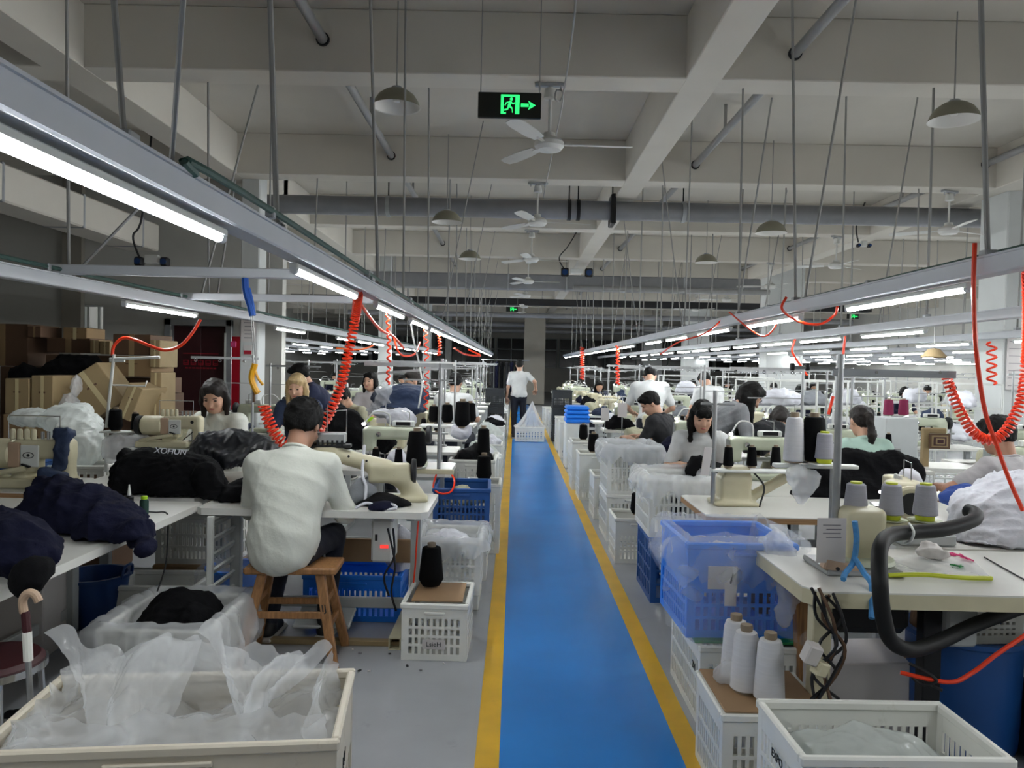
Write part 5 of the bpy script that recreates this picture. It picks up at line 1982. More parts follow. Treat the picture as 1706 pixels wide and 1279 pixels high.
cone('black_small', (-0.62 + cx[1], 4.93, tz), 'right small black cone on the white dish behind the man', None, 0.95)
cone('black_big', (-0.62 + cx[2], 4.93, tz), 'largest black cone standing on the tray right of the man', None, 0.85)
heap('white and blue folded cloth between the small black cones', (-0.86, 5.7, TZ), (0.2, 0.14, 0.18), 'white_cloth', 21, vox=0.012, amp=0.008)
LOCK.put((-0.9, 5.85, TZ), 0.0, 'pale green lockstitch machine behind the large black cone')

# ---- the woman in front of the lift door --------------------------------------------
person('person in a white v-neck shirt looking down, before the lift door', (-2.12, 5.75, 0), PI - 0.25, sit=0.58, lean=16, head=(26, 18, 0), hands=((-0.16, 0.40, 0.82), (0.16, 0.40, 0.82)),
       shirt='shirt_white', sleeve='short', hair='bob', hairm='hair_brown', female=True, vox=0.012, fseed=8, pants='pants_khaki', collar=False)
q = P(297, 738, 5.2)
q.z = P(297, 694, 5.2).z + 0.03
q.x = P(338, 700, 5.2).x - 0.24
FLAT.put((q.x, 5.2, q.z - 0.24), 0.0, 'cream flatlock machine in front of the woman in v-neck', None, (0.74, 0.74, 0.74))
tag(MB().box((q.x, 5.2, (TZ + q.z - 0.24) / 2), (0.5, 0.2, max(0.02, q.z - 0.24 - TZ)), ch=0.01).build('machine_plinth', M['tableframe']), 'grey plinth under the flatlock machine by the woman', 'plinth')
# frame stand of that machine with red hose
t = thing('thread_stand', 'white frame thread stand in front of the cardboard boxes', 'thread stand', (0, 0, 0))
yS = 5.3
MB().tube([P(177, 712, yS), P(190, 590, yS)], 0.011, 8).build('pole', M['white_paint'], t)
MB().tube([P(183, 598, yS), P(266, 595, yS)], 0.010, 8).build('top_bar', M['white_paint'], t)
MB().tube([P(183, 601, yS), P(208, 601, yS)], 0.009, 8).build('stub_bar', M['white_paint'], t)
MB().tube([P(183, 641, yS), P(242, 643, yS), P(245, 634, yS)], 0.006, 6).build('mid_bar', M['white_paint'], t)
a, b = P(172, 719, yS), P(264, 720, yS)
MB().box((a + b) / 2, ((b - a).length, 0.12, 0.012), ch=0.004).build('tray', M['white_paint'], t)
MB().bar(P(178, 719, yS), (P(178, 719, yS).x, yS, TZ), 0.02).build('post', M['white_paint'], t)
for (px_, k, sc_, lab) in ((195, 'black_mid', 0.85, 'black cone at left on the tray before the cardboard boxes'), (190, 'black_small', 1.1, 'small black cone leaning on the frame stand pole'), (228, 'black_small', 1.0, 'black cone in the middle of the tray before the boxes')):
    q = P(px_, 718, yS)
    cone(k, (q.x, yS + (0.03 if px_ == 190 else -0.02), q.z + 0.002), lab, None, sc_)
pts = spline([P(187, 592, yS), P(190, 576, yS), P(205, 563, yS), P(225, 566, yS), P(250, 576, yS), P(275, 583, yS), P(300, 576, yS), P(320, 555, yS), P(334, 532, yS)], 8)
tag(MB().tube(pts, 0.011, 8).build('air_hose', M['red_hose']), 'red air hose arching over the white frame stand', 'hose')

# ---- far-left machine ----------------------------------------------------------------
q = G(60, 790, TZ)
FLAT.put((P(35, 750, 4.62).x, 4.62, TZ), 0.0, 'cream flatlock machine with eye emblem at the left edge')
solid_navy = [('bx', tuple(P(102, 750, 4.56)), (0.045, 0.03, 0.13), 0.025, npR((0, 0.1, 0.2))), ('bx', tuple(P(88, 795, 4.45)), (0.08, 0.06, 0.05), 0.03, npR((0, 0.3, 0.2))), ('bx', tuple(P(108, 720, 4.6)), (0.05, 0.05, 0.025), 0.02)]
tag(solid('draped_cloth', solid_navy, M['blue_cloth'] if False else M['denim'], None, 0.010, 0.05, [(0.010, 22, 4)], rel=1), 'navy cloth draped over the eye emblem machine', 'clothing')
crate('small blue crate beneath the eye emblem machine', (P(20, 780, 5.4).x, 5.4, 0.55), 0, 0.5, 0.35, 0.28, 'crate_navy')
crate('white grid crate under the grey crumpled bag', (P(130, 780, 5.6).x, 5.6, 0.42), 0.1, 0.52, 0.36, 0.36, 'crate', pitch=0.05, bands=5, solid_top=0.03)
tag(MB().box((P(130, 780, 5.6).x, 5.6, 0.21), (0.6, 0.45, 0.42), ch=0.01).build('carton', M['carton3']), 'brown carton under the white grid crate', 'box')

# ---- navy jackets on the long table -----------------------------------------------------
pr = []


def garment(label, pts, m, seed, vox=0.012, amp=0.020, sc=12, floor=TZ, group=None, k=0.05, cat='clothing', name='cloth_heap'):
    """heap shaped by a list of (px, py, depth, radius) blobs resting on a surface"""
    c = Vector((0, 0, 0))
    pp = [P(a, b, y) for a, b, y, r in pts]
    for p in pp:
        c += p
    c /= len(pp)
    base = Vector((c.x, c.y, floor if floor is not None else min(p.z for p in pp)))
    pr = [('el', tuple(p - base), (r[0], r[1], r[2]) if isinstance(r, tuple) else (r, r, r * 0.75), None, k) for p, (a, b, y, r) in zip(pp, pts)]
    o = solid(name, pr, M[m], None, vox, k, [(amp, sc, seed), (amp * 0.5, sc * 2.1, seed + 7), (amp * 0.25, sc * 4.4, seed + 9)], floor=0.0 if floor is not None else None, loc=base, rel=2)
    return tag(o, label, cat, group)


garment('large navy jacket heap on the long left table', [(60, 880, 3.5, .16), (110, 850, 3.55, (.2, .2, .16)), (150, 870, 3.5, (.2, .2, .14)), (190, 880, 3.4, (.14, .2, .12)), (95, 815, 3.7, (.09, .1, .08)), (70, 808, 3.75, .06),
                                                             (228, 895, 3.3, (.08, .12, .10)), (180, 850, 3.6, (.12, .14, .1)), (30, 890, 3.4, .12)], 'navy_cloth', 31)
garment('dark jacket sleeve hanging off the long left table edge', [(235, 890, 3.32, (.06, .1, .06)), (243, 912, 3.2, (.05, .08, .05))], 'navy_cloth', 32, floor=None, amp=0.01)
garment('navy jackets heaped at the left corner of the long table', [(20, 900, 2.75, (.16, .16, .1)), (0, 885, 2.8, .13), (50, 925, 2.7, (.11, .12, .06)), (30, 930, 2.65, (.1, .1, .05))], 'navy_cloth', 33)
garment('black jacket end drooping over the near table edge', [(62, 945, 2.62, (.06, .06, .04)), (45, 965, 2.56, (.07, .05, .07))], 'black_cloth', 34, floor=None, amp=0.008)
garment('big black garment pile with white print by the woman', [(230, 795, 4.55, (.16, .2, .17)), (275, 790, 4.6, (.2, .22, .17)), (325, 797, 4.55, (.18, .2, .15)), (250, 770, 4.65, (.12, .12, .08)), (300, 815, 4.5, (.2, .2, .12)), (345, 815, 4.5, (.12, .16, .1)),
                                                                   (220, 820, 4.5, (.1, .14, .1)), (210, 760, 4.65, (.05, .08, .06))], 'black_cloth', 35)
_pile = COL.objects[-1]
_pp = P(284, 752, 4.42)
text_mesh('cloth_print', 'XOHUN', 0.05, M['white_cloth'], _pile, _pp - _pile.location, (PI / 2 - 0.5, 0.05, 0.0))
garment('grey nylon jacket lying right of the black garment pile', [(360, 745, 5.0, (.16, .16, .12)), (405, 738, 5.05, (.18, .18, .10)), (440, 752, 4.95, (.12, .14, .08)), (340, 760, 4.9, (.12, .12, .1)), (385, 765, 4.85, (.12, .12, .07))], 'nylon', 36, amp=0.02, sc=13)
garment('black coat front draped beside the man on the table', [(345, 800, 4.42, (.1, .12, .12)), (360, 830, 4.35, (.1, .1, .07)), (400, 825, 4.38, (.13, .12, .09))], 'black_cloth', 37)
# paper pattern on the table
q = G(395, 790, TZ)
tag(MB().box((q.x + 0.03, q.y - 0.05, TZ + 0.17), (0.34, 0.3, 0.012), (0.25, 0.05, 0.2), ch=0.003).build('paper_pattern', M['paper']), 'white paper pattern between the jackets beside the man', 'paper')

# glue bottles
t = thing('glue_bottle', 'dark bottle with white nozzle on the left table', 'bottle', G(215, 856, TZ))
MB().lathe([(0.0, 0), (0.02, 0), (0.021, 0.01), (0.021, 0.085), (0.012, 0.095), (0, 0.095)], 14).build('bottle', M['blackmetal'], t)
MB().lathe([(0.009, 0.093), (0.008, 0.11), (0.003, 0.15), (0, 0.15)], 10).build('nozzle', M['white_paint'], t)
t = thing('bottle', 'dark oil bottle with lime cap on the left table', 'bottle', G(240, 861, TZ))
MB().lathe([(0.0, 0.012), (0.02, 0.012), (0.021, 0.02), (0.021, 0.08), (0.014, 0.09), (0, 0.09)], 14).build('bottle', M['green_thread'], t)
MB().lathe([(0.015, 0.09), (0.016, 0.092), (0.016, 0.105), (0, 0.107)], 12).build('cap', M['lime'], t)
MB().lathe([(0.0, 0), (0.021, 0), (0.0215, 0.012), (0, 0.012)], 12).build('base_band', M['lime'], t)
tag(MB().tube(spline([G(240, 852, TZ + 0.006), G(258, 853, TZ + 0.006), G(278, 855, TZ + 0.006), P(280, 880, 3.92), P(276, 940, 3.9), P(262, 985, 3.85)], 6), 0.004, 6).build('cable', M['dark']), 'thin black cable hanging off the left table edge', 'cable')

# ---- below the left tables -----------------------------------------------------------
CR0 = crate('large cream crate in the left foreground holding bags', (-0.93, 2.2, 0), 0.12, 0.92, 0.5, 0.55, 'crate_cream', pitch=0.045, bands=2, solid_top=0.2)
text_mesh('crate_mark', 'MV', 0.05, M['ink'], CR0, (0.462, -0.13, 0.44), (PI / 2, 0, PI / 2))
crate('white film-lined crate with black garments under the left table', (-1.60, 3.68, 0), 0.0, 0.50, 0.58, 0.34, 'crate')
heap('black garments filling the film-lined crate', (-1.60, 3.70, 0.18), (0.46, 0.50, 0.32), 'black_cloth', 41, vox=0.013, amp=0.016)
bag_liner('clear bag folded over the crate of black garments', (-1.60, 3.68, 0), 0, 0.50, 0.58, 0.34, 'film', 0.08, 0.20, 0.05, 5)
t = thing('tub', 'dark blue oval tub under the left table', 'tub', G(155, 1045, 0.0))
MB().lathe([(0.0, 0.01), (0.15, 0.01), (0.19, 0.30), (0.205, 0.30), (0.205, 0.315), (0.18, 0.315), (0.145, 0.03), (0, 0.03)], 28).build('basin', M['tub'], t)
for s in (-1, 1):
    MB().tube(spline([(s * 0.19, -0.06, 0.3), (s * 0.2, -0.04, 0.36), (s * 0.2, 0.04, 0.36), (s * 0.19, 0.06, 0.3)], 5), 0.008, 6).build('handle', M['tub'], t)
t = thing('tub', 'bright blue tub in a clear bag behind the black garments', 'tub', (-1.72, 4.75, 0))
MB().lathe([(0.0, 0.01), (0.12, 0.01), (0.16, 0.26), (0.175, 0.26), (0.175, 0.275), (0.15, 0.275), (0.115, 0.03), (0, 0.03)], 24).build('basin', M['crate_blue'], t)
tag(bag_liner('clear bag over the bright blue tub', (-1.72, 4.75, 0), 0, 0.27, 0.27, 0.275, 'film_clear', 0.05, 0.1, 0.03, 8), None, None)
crate('white low basin crate behind the dark blue tub', (-2.05, 4.5, 0), 0.05, 0.5, 0.36, 0.26, 'crate', solid_top=0.1)
crate('white slotted crate on edge under the left table', (-2.0, 4.95, 0.26), 0, 0.5, 0.3, 0.34, 'crate', pitch=0.026)
tag(MB().box((-2.0, 4.95, 0.13), (0.5, 0.34, 0.26), ch=0.01).build('carton', M['carton']), 'brown carton under the slotted crate below the left table', 'box')
# slatted white side panel of the man's table
t = thing('slatted_panel', 'white slatted panel at the left end of the man\'s table', 'panel', (-1.60, 4.28, 0))
for s in (-0.22, 0.2):
    MB().box((0, s, 0.36), (0.03, 0.03, 0.72), ch=0.003).build('upright', M['white_paint'], t)
for i in range(7):
    MB().box((0, 0, 0.16 + i * 0.085), (0.014, 0.40, 0.035), (0, 0.5, 0)).build('slat', M['white_paint'], t)
# chrome stool with maroon seat, hooked cane, printed carton
t = thing('round_stool', 'round chrome stool with maroon seat at the left edge', 'stool', (-1.86, 2.72, 0))
MB().lathe([(0.0, 0.47), (0.16, 0.47), (0.175, 0.455), (0.175, 0.435), (0.0, 0.43)], 26).build('seat', M['red_dark'], t)
MB().lathe([(0.176, 0.425), (0.184, 0.425), (0.184, 0.45), (0.176, 0.45)], 26, close=True).build('seat_band', M['chrome'], t)
for i in range(4):
    a = PI / 4 + i * PI / 2
    MB().tube([(0.16 * math.cos(a), 0.16 * math.sin(a), 0.43), (0.19 * math.cos(a), 0.19 * math.sin(a), 0.0)], 0.011, 8).build('leg', M['chrome'], t)
MB().tube([(0.178 * math.cos(2 * PI * i / 16), 0.178 * math.sin(2 * PI * i / 16), 0.16) for i in range(17)], 0.007, 6, caps=False).build('foot_ring', M['chrome'], t)
yC = 2.36
t = thing('walking_cane', 'hooked cane with pale handle leaning by the maroon stool', 'cane', (0, 0, 0))
MB().tube(spline([P(40, 1020, yC), P(38, 1000, yC), P(46, 988, yC), P(58, 990, yC), P(65, 1002, yC)], 6), 0.013, 10).build('handle', M['skin'] if False else M['tan'], t)
MB().tube([P(42, 1018, yC), P(45, 1052, yC)], 0.013, 10).build('collar', M['red_dark'], t)
MB().tube([P(45, 1052, yC), P(47, 1100, yC)], 0.014, 10).build('grip', M['crate'], t)
b = P(51, 1170, yC)
MB().tube([P(47, 1100, yC), b, b + (b - P(47, 1100, yC)) * 2.55], 0.009, 10).build('shaft', M['alu'], t)
t = thing('carton', 'white printed carton on the floor at the left edge', 'box', (-1.72, 2.66 - 0.32, 0), 0.5)
MB().box((0, 0, 0.15), (0.42, 0.3, 0.3), ch=0.005).build('box_body', M['paper'], t)
MB().box((0.05, -0.151, 0.22), (0.2, 0.003, 0.03)).build('print_bar', M['paper_ink'], t)
MB().box((-0.12, -0.151, 0.2), (0.09, 0.003, 0.09)).build('print_block', M['paper_ink'], t)
heap('dark cloth beneath the maroon stool', (-1.88, 2.95, 0.0), (0.3, 0.3, 0.22), 'black_cloth', 43, vox=0.016)
# cardboard packages under the long table
for i, (x, y, w_, h_) in enumerate(((-2.75, 3.5, 0.30, 0.5), (-2.55, 4.0, 0.32, 0.5), (-2.75, 3.0, 0.3, 0.45))):
    o = MB().box((x, y, h_ / 2), (w_, 0.28, h_), (0, 0, 0.1 * i), ch=0.006).build('carton', M[('carton', 'paper', 'carton2')[i]])
    tag(o, ['brown carton standing under the long left table', 'white carton behind the dark blue tub', 'pale carton deep under the long left table'][i], 'box')

# ---- big loose bag in the front-left crate ---------------------------------------------
def upf(t_):
    # raised flaps: back-left high, back-right high
    def bump(c, w_, a):
        d = abs((t_ - c + 0.5) % 1 - 0.5)
        return a * max(0, 1 - (d / w_) ** 2)
    return 0.02 + bump(0.60, 0.10, 0.05) + bump(0.72, 0.10, 0.08) + bump(0.42, 0.07, 0.05)


def big_bag():
    rg = np.random.RandomState(3)
    nu, nv = 170, 64
    w, d, h = 0.86, 0.44, 0.50
    ph = rg.uniform(0, 6.28, 10)
    V = []
    for j in range(nv):
        s = j / (nv - 1)
        for i in range(nu):
            t_ = i / nu
            x, y = rrect(t_, w, d)
            if s < 0.62:                         # contents: crumpled surface from centre to wall
                k = (s / 0.62)
                xx, yy = x * k * 0.98, y * k * 0.98
                u, v = xx, yy
                z = 0.48 + 0.05 * math.sin(4 * u + 1.2 * math.sin(4 * v + 1) + ph[0]) + 0.035 * abs(math.sin(7 * u - 9 * v + ph[1])) + 0.022 * abs(math.sin(9 * v + 15 * u + ph[2])) \
                    + 0.012 * abs(math.sin(21 * u + 17 * v + ph[3])) - 0.05 * k
            else:
                k = (s - 0.62) / 0.38
                up = upf(t_)
                fold = 0.5 * math.sin(2 * PI * 9 * t_ + ph[4]) + 0.35 * math.sin(2 * PI * 17 * t_ + ph[5]) + 0.25 * math.sin(2 * PI * 31 * t_ + ph[6])
                lean = -0.05 + 0.28 * up
                nx = (1 if x > 0 else -1) if abs(abs(x) - w / 2) < 1e-6 else 0
                ny = (1 if y > 0 else -1) if abs(abs(y) - d / 2) < 1e-6 else 0
                z = 0.45 + (h + 0.05 - 0.45 + up + 0.03 * fold * k) * k
                o = lean * k * k + 0.018 * fold * k - 0.03 * math.sin(PI * k)
                xx, yy = x * 0.98 + nx * o + 0.02 * fold * k * (1 - abs(nx)), y * 0.98 + ny * o + 0.02 * fold * k * (1 - abs(ny))
            V.append((xx, yy, z))
    Q = [(j * nu + i, j * nu + (i + 1) % nu, (j + 1) * nu + (i + 1) % nu, (j + 1) * nu + i) for j in range(nv - 1) for i in range(nu)]
    o = obj('plastic_bag', np_mesh('plastic_bag', np.array(V), np.array(Q), M['film']), None, (-0.93, 2.2, 0.02), (0, 0, 0.12))
    crinkle(o, [(0.012, 14, 1), (0.008, 30, 2)])
    tag(o, 'big crumpled translucent bag rising from the cream crate', 'plastic bag')
    # second loose flap crossing the crate
    def flap(u, v):
        a = P(325, 1062, 2.35).lerp(P(430, 1275, 1.98), v)
        b = P(545, 1105, 2.40).lerp(P(395, 1180, 2.12), v)
        p = a.lerp(b, u)
        p.z += 0.03 * math.sin(9 * u + 4 * v) * (1 - v) + 0.02 * math.sin(21 * u + 3 * v) - 0.10 * u * (1 - u) * 2 * v
        p.y += 0.04 * math.sin(6 * u + 2) + 0.02 * math.sin(15 * u + 6 * v)
        return p
    m = MB().grid(64, 64, flap)
    tag(crinkle(m.build('plastic_bag', M['film'], None, smooth=180), [(0.012, 12, 3), (0.008, 27, 4), (0.004, 60, 5)]), 'stiff clear bag flap standing at the right of the cream crate', 'plastic bag')
    def flap2(u, v):
        a = P(62, 1080, 2.30).lerp(P(150, 1260, 2.02), v)
        b = P(345, 1070, 2.42).lerp(P(250, 1220, 2.1), v)
        p = a.lerp(b, u)
        p.z += 0.025 * math.sin(8 * u + 3 * v + 1) + 0.015 * math.sin(19 * u + 5 * v) - 0.12 * v * (1 - v) * u
        p.y += 0.05 * math.sin(5 * u + 1) + 0.02 * math.sin(17 * u + 4 * v)
        return p
    m = MB().grid(70, 60, flap2)
    tag(crinkle(m.build('plastic_bag', M['film'], None, smooth=180), [(0.012, 12, 6), (0.008, 27, 7), (0.004, 60, 8)]), 'clear bag flap standing at the left of the cream crate', 'plastic bag')


big_bag()
heap('grey bundle wrapped in film inside the cream crate', (-0.93, 2.2, 0.15), (0.78, 0.38, 0.34), 'grey_cloth', 45, vox=0.016)

# ---- crates along the left of the aisle ---------------------------------------------------
C1 = crate('white slotted crate with a black cone by the aisle', (-0.39, 4.2, 0), -0.02, 0.36, 0.44, 0.30, 'crate', bands=4)
tagp = MB().box((0, -0.222, 0.09), (0.12, 0.004, 0.05)).build('paper_label', M['paper'], C1)
text_mesh('label_text', 'LsieH', 0.035, M['ink'], C1, (0, -0.2255, 0.09), (PI / 2, 0, 0), 0.0005)
tag(MB().box((-0.385, 4.19, 0.304), (0.27, 0.34, 0.008), ch=0.002).build('hardboard_sheet', M['board']), 'brown hardboard sheet on the crate beside the man\'s table', 'board')
q = G(716, 982, 0.308)
cone('black_big', (q.x, q.y + 0.06, 0.308), 'large black cone on the brown hardboard by the aisle', None, (0.85, 0.85, 0.82))
crate('white crate lined with a clear bag behind the hardboard crate', (-0.40, 5.06, 0.10), 0.0, 0.43, 0.52, 0.34, 'crate')
tag(MB().box((-0.40, 5.06, 0.05), (0.4, 0.48, 0.10), ch=0.006).build('floor_pallet', M['crate']), 'white plastic pallet under the bag-lined crate', 'pallet')
bag_liner('clear bag puffed over the crate left of the aisle', (-0.40, 5.06, 0.10), 0, 0.43, 0.52, 0.34, 'film', 0.09, 0.10, 0.02, 9, bottom=0.04)
heap('pale film bundle in the bag-lined crate left of the aisle', (-0.40, 5.06, 0.36), (0.34, 0.42, 0.13), 'white_cloth', 47, vox=0.014)
crate('white crate under the blue crate left of the aisle', (-0.37, 5.75, 0), 0.0, 0.40, 0.5, 0.40, 'crate')
crate('blue crate holding beige cloth left of the aisle', (-0.37, 5.72, 0.40), 0.03, 0.42, 0.52, 0.27, 'crate_navy', pitch=0.028)
heap('beige folded cloth in the blue crate', (-0.36, 5.74, 0.52), (0.34, 0.42, 0.15), 'carton2' if False else 'shirt_khaki', 48, vox=0.014)
tag(MB().tube(spline([P(727, 790, 5.5), P(722, 812, 5.48), P(735, 822, 5.42), P(752, 818, 5.42), P(757, 800, 5.5), P(748, 785, 5.55)], 8), 0.007, 6).build('air_hose', M['red_hose']), 'thin red hose loop over the blue crate', 'hose')
tag(MB().tube(spline([P(697, 868, 4.2), P(694, 905, 4.18), P(692, 940, 4.2), P(689, 970, 4.22)], 6), 0.005, 6).build('air_hose', M['red_hose']), 'thin red hose hanging at the man\'s table end', 'hose')
# square tube on the floor
t = thing('steel_tube', 'cream square steel tube lying under the man\'s table', 'tube', (-0.62, 4.15, 0.035))
for a, b_ in (((0, 0.03), (0.065, 0.006)), ((0, -0.03), (0.065, 0.006)), ((0.03, 0), (0.006, 0.065)), ((-0.03, 0), (0.006, 0.065))):
    MB().box((a[0], 0.28, a[1]), (b_[0], 0.62, b_[1])).build('side', M['cream'], t)
tag(MB().box((-1.0, 4.2, 0.014), (0.85, 0.05, 0.028), ch=0.003).build('wood_strip', M['carton2']), 'pale wood strip lying under the man\'s table', 'strip')
crate('blue crate on the floor under the man\'s table', (-0.95, 4.75, 0), 0, 0.6, 0.38, 0.28, 'crate_blue')
tag(MB().box((-1.0, 4.62, 0.42), (0.9, 0.02, 0.14), ch=0.003).build('wood_rail', M['board']), 'brown wooden rail under the man\'s table', 'rail')
heap('white bag hanging under the man\'s table', (-0.68, 4.7, 0.28), (0.16, 0.14, 0.34), 'white_cloth', 49, vox=0.016)
for i, (pa, pb) in enumerate((((646, 880), (652, 985)), ((655, 880), (640, 960)))):
    a, b = P(pa[0], pa[1], 4.12), P(pb[0], pb[1], 4.15)
    m_ = (a + b) / 2 + Vector((0.03, 0, -0.02))
    tag(MB().tube(spline([a, m_, b, b + Vector((0.02, 0.05, -0.12))], 6), 0.006, 6).build('cable', M['dark']), ['black cable looping below the control box', 'second black cable beside the control box'][i], 'cable')

# ---- cardboard store at far left -------------------------------------------------------
def carton(label, px0, py0, px1, py1, y, d=0.4, m='carton', rot=0.0, tilt=0.0, tape=True):
    a, b = P(px0, py0, y), P(px1, py1, y)
    if not tape:
        b.z = 0.0
    c = (a + b) / 2
    w_, h_ = abs(b.x - a.x), abs(a.z - b.z)
    t = thing('cardboard_box', label, 'box', (c.x, y + d / 2, c.z), rot)
    t.rotation_euler = (0, tilt, rot)
    MB().box((0, 0, 0), (w_, d, h_), ch=0.006).build('box_body', M[m], t)
    if tape:
        MB().box((0, -d / 2 - 0.001, 0), (w_ * 0.14, 0.003, h_ * 0.99)).build('tape', M['tape'] if m != 'carton3' else M['carton'], t)
        MB().box((0, -d / 2 - 0.001, h_ * 0.12), (w_ * 0.3, 0.002, h_ * 0.04)).build('print_mark', M['carton3'], t)
    return t


carton('pale open cardboard box at the left edge', 8, 630, 48, 690, 6.6, 0.4, 'carton2')
carton('pale cardboard box with taped band beside the open one', 52, 625, 88, 700, 6.6, 0.4, 'carton2')
carton('wide pale carton under the two left boxes', 5, 690, 95, 790, 6.5, 0.6, 'carton')
carton('tilted pale cardboard box in the middle of the pile', 120, 612, 178, 690, 6.9, 0.5, 'carton2', 0.2, -0.62)
carton('tilted box leaning right behind the frame stand', 205, 640, 232, 700, 6.7, 0.4, 'carton2', -0.1, 0.4)
carton('brown box with red strip at the right of the pile', 190, 655, 268, 692, 7.2, 0.5, 'carton3')
carton('tall pale box at the right end of the pile', 250, 620, 268, 700, 7.0, 0.3, 'carton2')
carton('brown carton high in the pile behind the frame stand', 188, 556, 250, 592, 7.6, 0.5, 'carton3')
carton('brown carton under the high one behind the frame stand', 186, 592, 252, 628, 7.55, 0.5, 'carton')
carton('narrow pale carton beside the high brown cartons', 250, 566, 266, 612, 7.5, 0.4, 'carton2')
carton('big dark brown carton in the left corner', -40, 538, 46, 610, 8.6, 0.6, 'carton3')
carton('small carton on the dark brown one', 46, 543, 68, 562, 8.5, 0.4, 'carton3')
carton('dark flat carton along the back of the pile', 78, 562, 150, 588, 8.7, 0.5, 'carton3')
carton('small carton on the dark flat one', 105, 545, 144, 566, 8.7, 0.4, 'carton')
carton('small pale carton at the right of the dark flat one', 150, 566, 164, 588, 8.6, 0.3, 'carton2')
carton('tiny pale carton next to the small pale one', 166, 568, 183, 590, 8.6, 0.3, 'carton2')
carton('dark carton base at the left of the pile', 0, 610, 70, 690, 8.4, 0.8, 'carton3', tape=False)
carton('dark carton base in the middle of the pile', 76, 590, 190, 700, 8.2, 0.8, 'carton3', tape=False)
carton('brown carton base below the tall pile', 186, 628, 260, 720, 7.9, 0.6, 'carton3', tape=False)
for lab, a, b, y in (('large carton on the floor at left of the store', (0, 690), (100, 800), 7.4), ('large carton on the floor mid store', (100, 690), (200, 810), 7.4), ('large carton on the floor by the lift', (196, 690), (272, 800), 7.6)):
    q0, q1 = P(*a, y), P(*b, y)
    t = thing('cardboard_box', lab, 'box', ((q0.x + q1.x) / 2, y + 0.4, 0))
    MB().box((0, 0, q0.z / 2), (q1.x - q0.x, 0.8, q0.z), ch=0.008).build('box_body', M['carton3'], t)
# big grey crumpled film sacks
garment('big grey crumpled film sack over the grid crate', [(130, 715, 5.7, (.18, .2, .16)), (105, 700, 5.75, (.16, .2, .1)), (140, 750, 5.65, (.14, .18, .14)), (60, 695, 5.9, (.16, .2, .08)), (120, 690, 5.8, (.15, .15, .1)), (150, 735, 5.6, (.09, .12, .14))], 'film_white', 51, floor=None, amp=0.02, sc=12,
        cat='plastic bag', name='film_sack')
garment('clear film sack hanging under the frame stand tray', [(195, 740, 5.25, (.1, .1, .09)), (230, 735, 5.25, (.1, .1, .06)), (185, 755, 5.25, (.06, .08, .08))], 'film', 52, floor=None, amp=0.015, sc=16, cat='plastic bag', name='film_sack')
garment('grey film bunched against the tilted carton', [(118, 672, 6.6, (.08, .1, .1)), (128, 640, 6.7, (.06, .08, .1)), (112, 690, 6.5, (.1, .1, .06))], 'film', 53, floor=None, amp=0.02, sc=14, cat='plastic bag', name='film_sack')
garment('dark bags stacked against the cartons', [(95, 640, 7.4, (.2, .2, .25)), (130, 610, 7.6, (.25, .2, .15)), (90, 690, 7.2, (.2, .2, .2)), (45, 625, 7.3, (.15, .2, .12))], 'black_cloth', 54, floor=None, amp=0.03, sc=8, vox=0.02, cat='bag', name='dark_sack')

# ---- straps hanging before the pillar -----------------------------------------------
yT = 4.45
t = thing('hanging_strap', 'dark blue strap hanging from the cross trunking', 'strap', (0, 0, 0))
MB().tube(spline([P(408, 458, yT), P(410, 485, yT), P(417, 510, yT), P(421, 526, yT)], 6), 0.02, 8, radii=None).build('strap', M['blue_strap'], t)
MB().tube(spline([P(414, 480, yT), P(420, 505, yT), P(423, 525, yT)], 6), 0.012, 8).build('strap_tail', M['blue_strap'], t)
t = thing('hanging_cutter', 'yellow handled tool hanging on cords before the pillar', 'tool', (0, 0, 0))
MB().tube([P(418, 526, yT), P(423, 610, yT)], 0.003, 5).build('cord', M['rod'], t)
MB().tube([P(421, 526, yT), P(427, 605, yT)], 0.003, 5).build('cord', M['rod'], t)
MB().tube(spline([P(425, 606, yT), P(419, 628, yT), P(424, 645, yT), P(430, 655, yT)], 5), 0.018, 8).build('tool_body', M['yellow'], t)
MB().tube(spline([P(424, 615, yT), P(430, 630, yT), P(438, 641, yT)], 5), 0.008, 8).build('lever', M['yellow'], t)
MB().tube([P(423, 640, yT), P(423, 670, yT)], 0.008, 6).build('tip', M['carton3'], t)

# ---- orange coil hoses -----------------------------------------------------------------
yH = 4.55
pts = [P(597, 490, 4.3), P(592, 530, yH), P(582, 580, yH), P(568, 640, yH), P(548, 690, yH), P(520, 728, yH), P(492, 745, yH), P(466, 732, yH), P(448, 702, yH), P(440, 675, yH)]
tag(MB().tube(coil(pts, 0.022, 0.025, 8, 0.032), 0.0062, 6).build('coil_hose', M['red_hose']), 'big orange coiled air hose looping behind the man\'s head', 'hose')
tag(MB().tube(spline([P(560, 437, 3.7), P(580, 470, 4.2), P(610, 520, 4.8), P(635, 550, 5.3), P(655, 560, 5.8), P(672, 580, 6.2)], 8), 0.010, 8).build('air_hose', M['red_hose']), 'straight red air hose running along the left trunking', 'hose')
tag(MB().tube(spline([P(656, 562, 5.8), P(667, 590, 5.8), P(690, 590, 6.2), P(700, 570, 6.8)], 8), 0.008, 6).build('air_hose', M['red_hose']), 'sagging red hose under the left trunking', 'hose')
tag(MB().tube(spline([P(560, 580, 7.0), P(600, 582, 7.2), P(622, 575, 7.6)], 8), 0.008, 6).build('air_hose', M['orange']), 'orange hose sagging between the left light rows', 'hose')
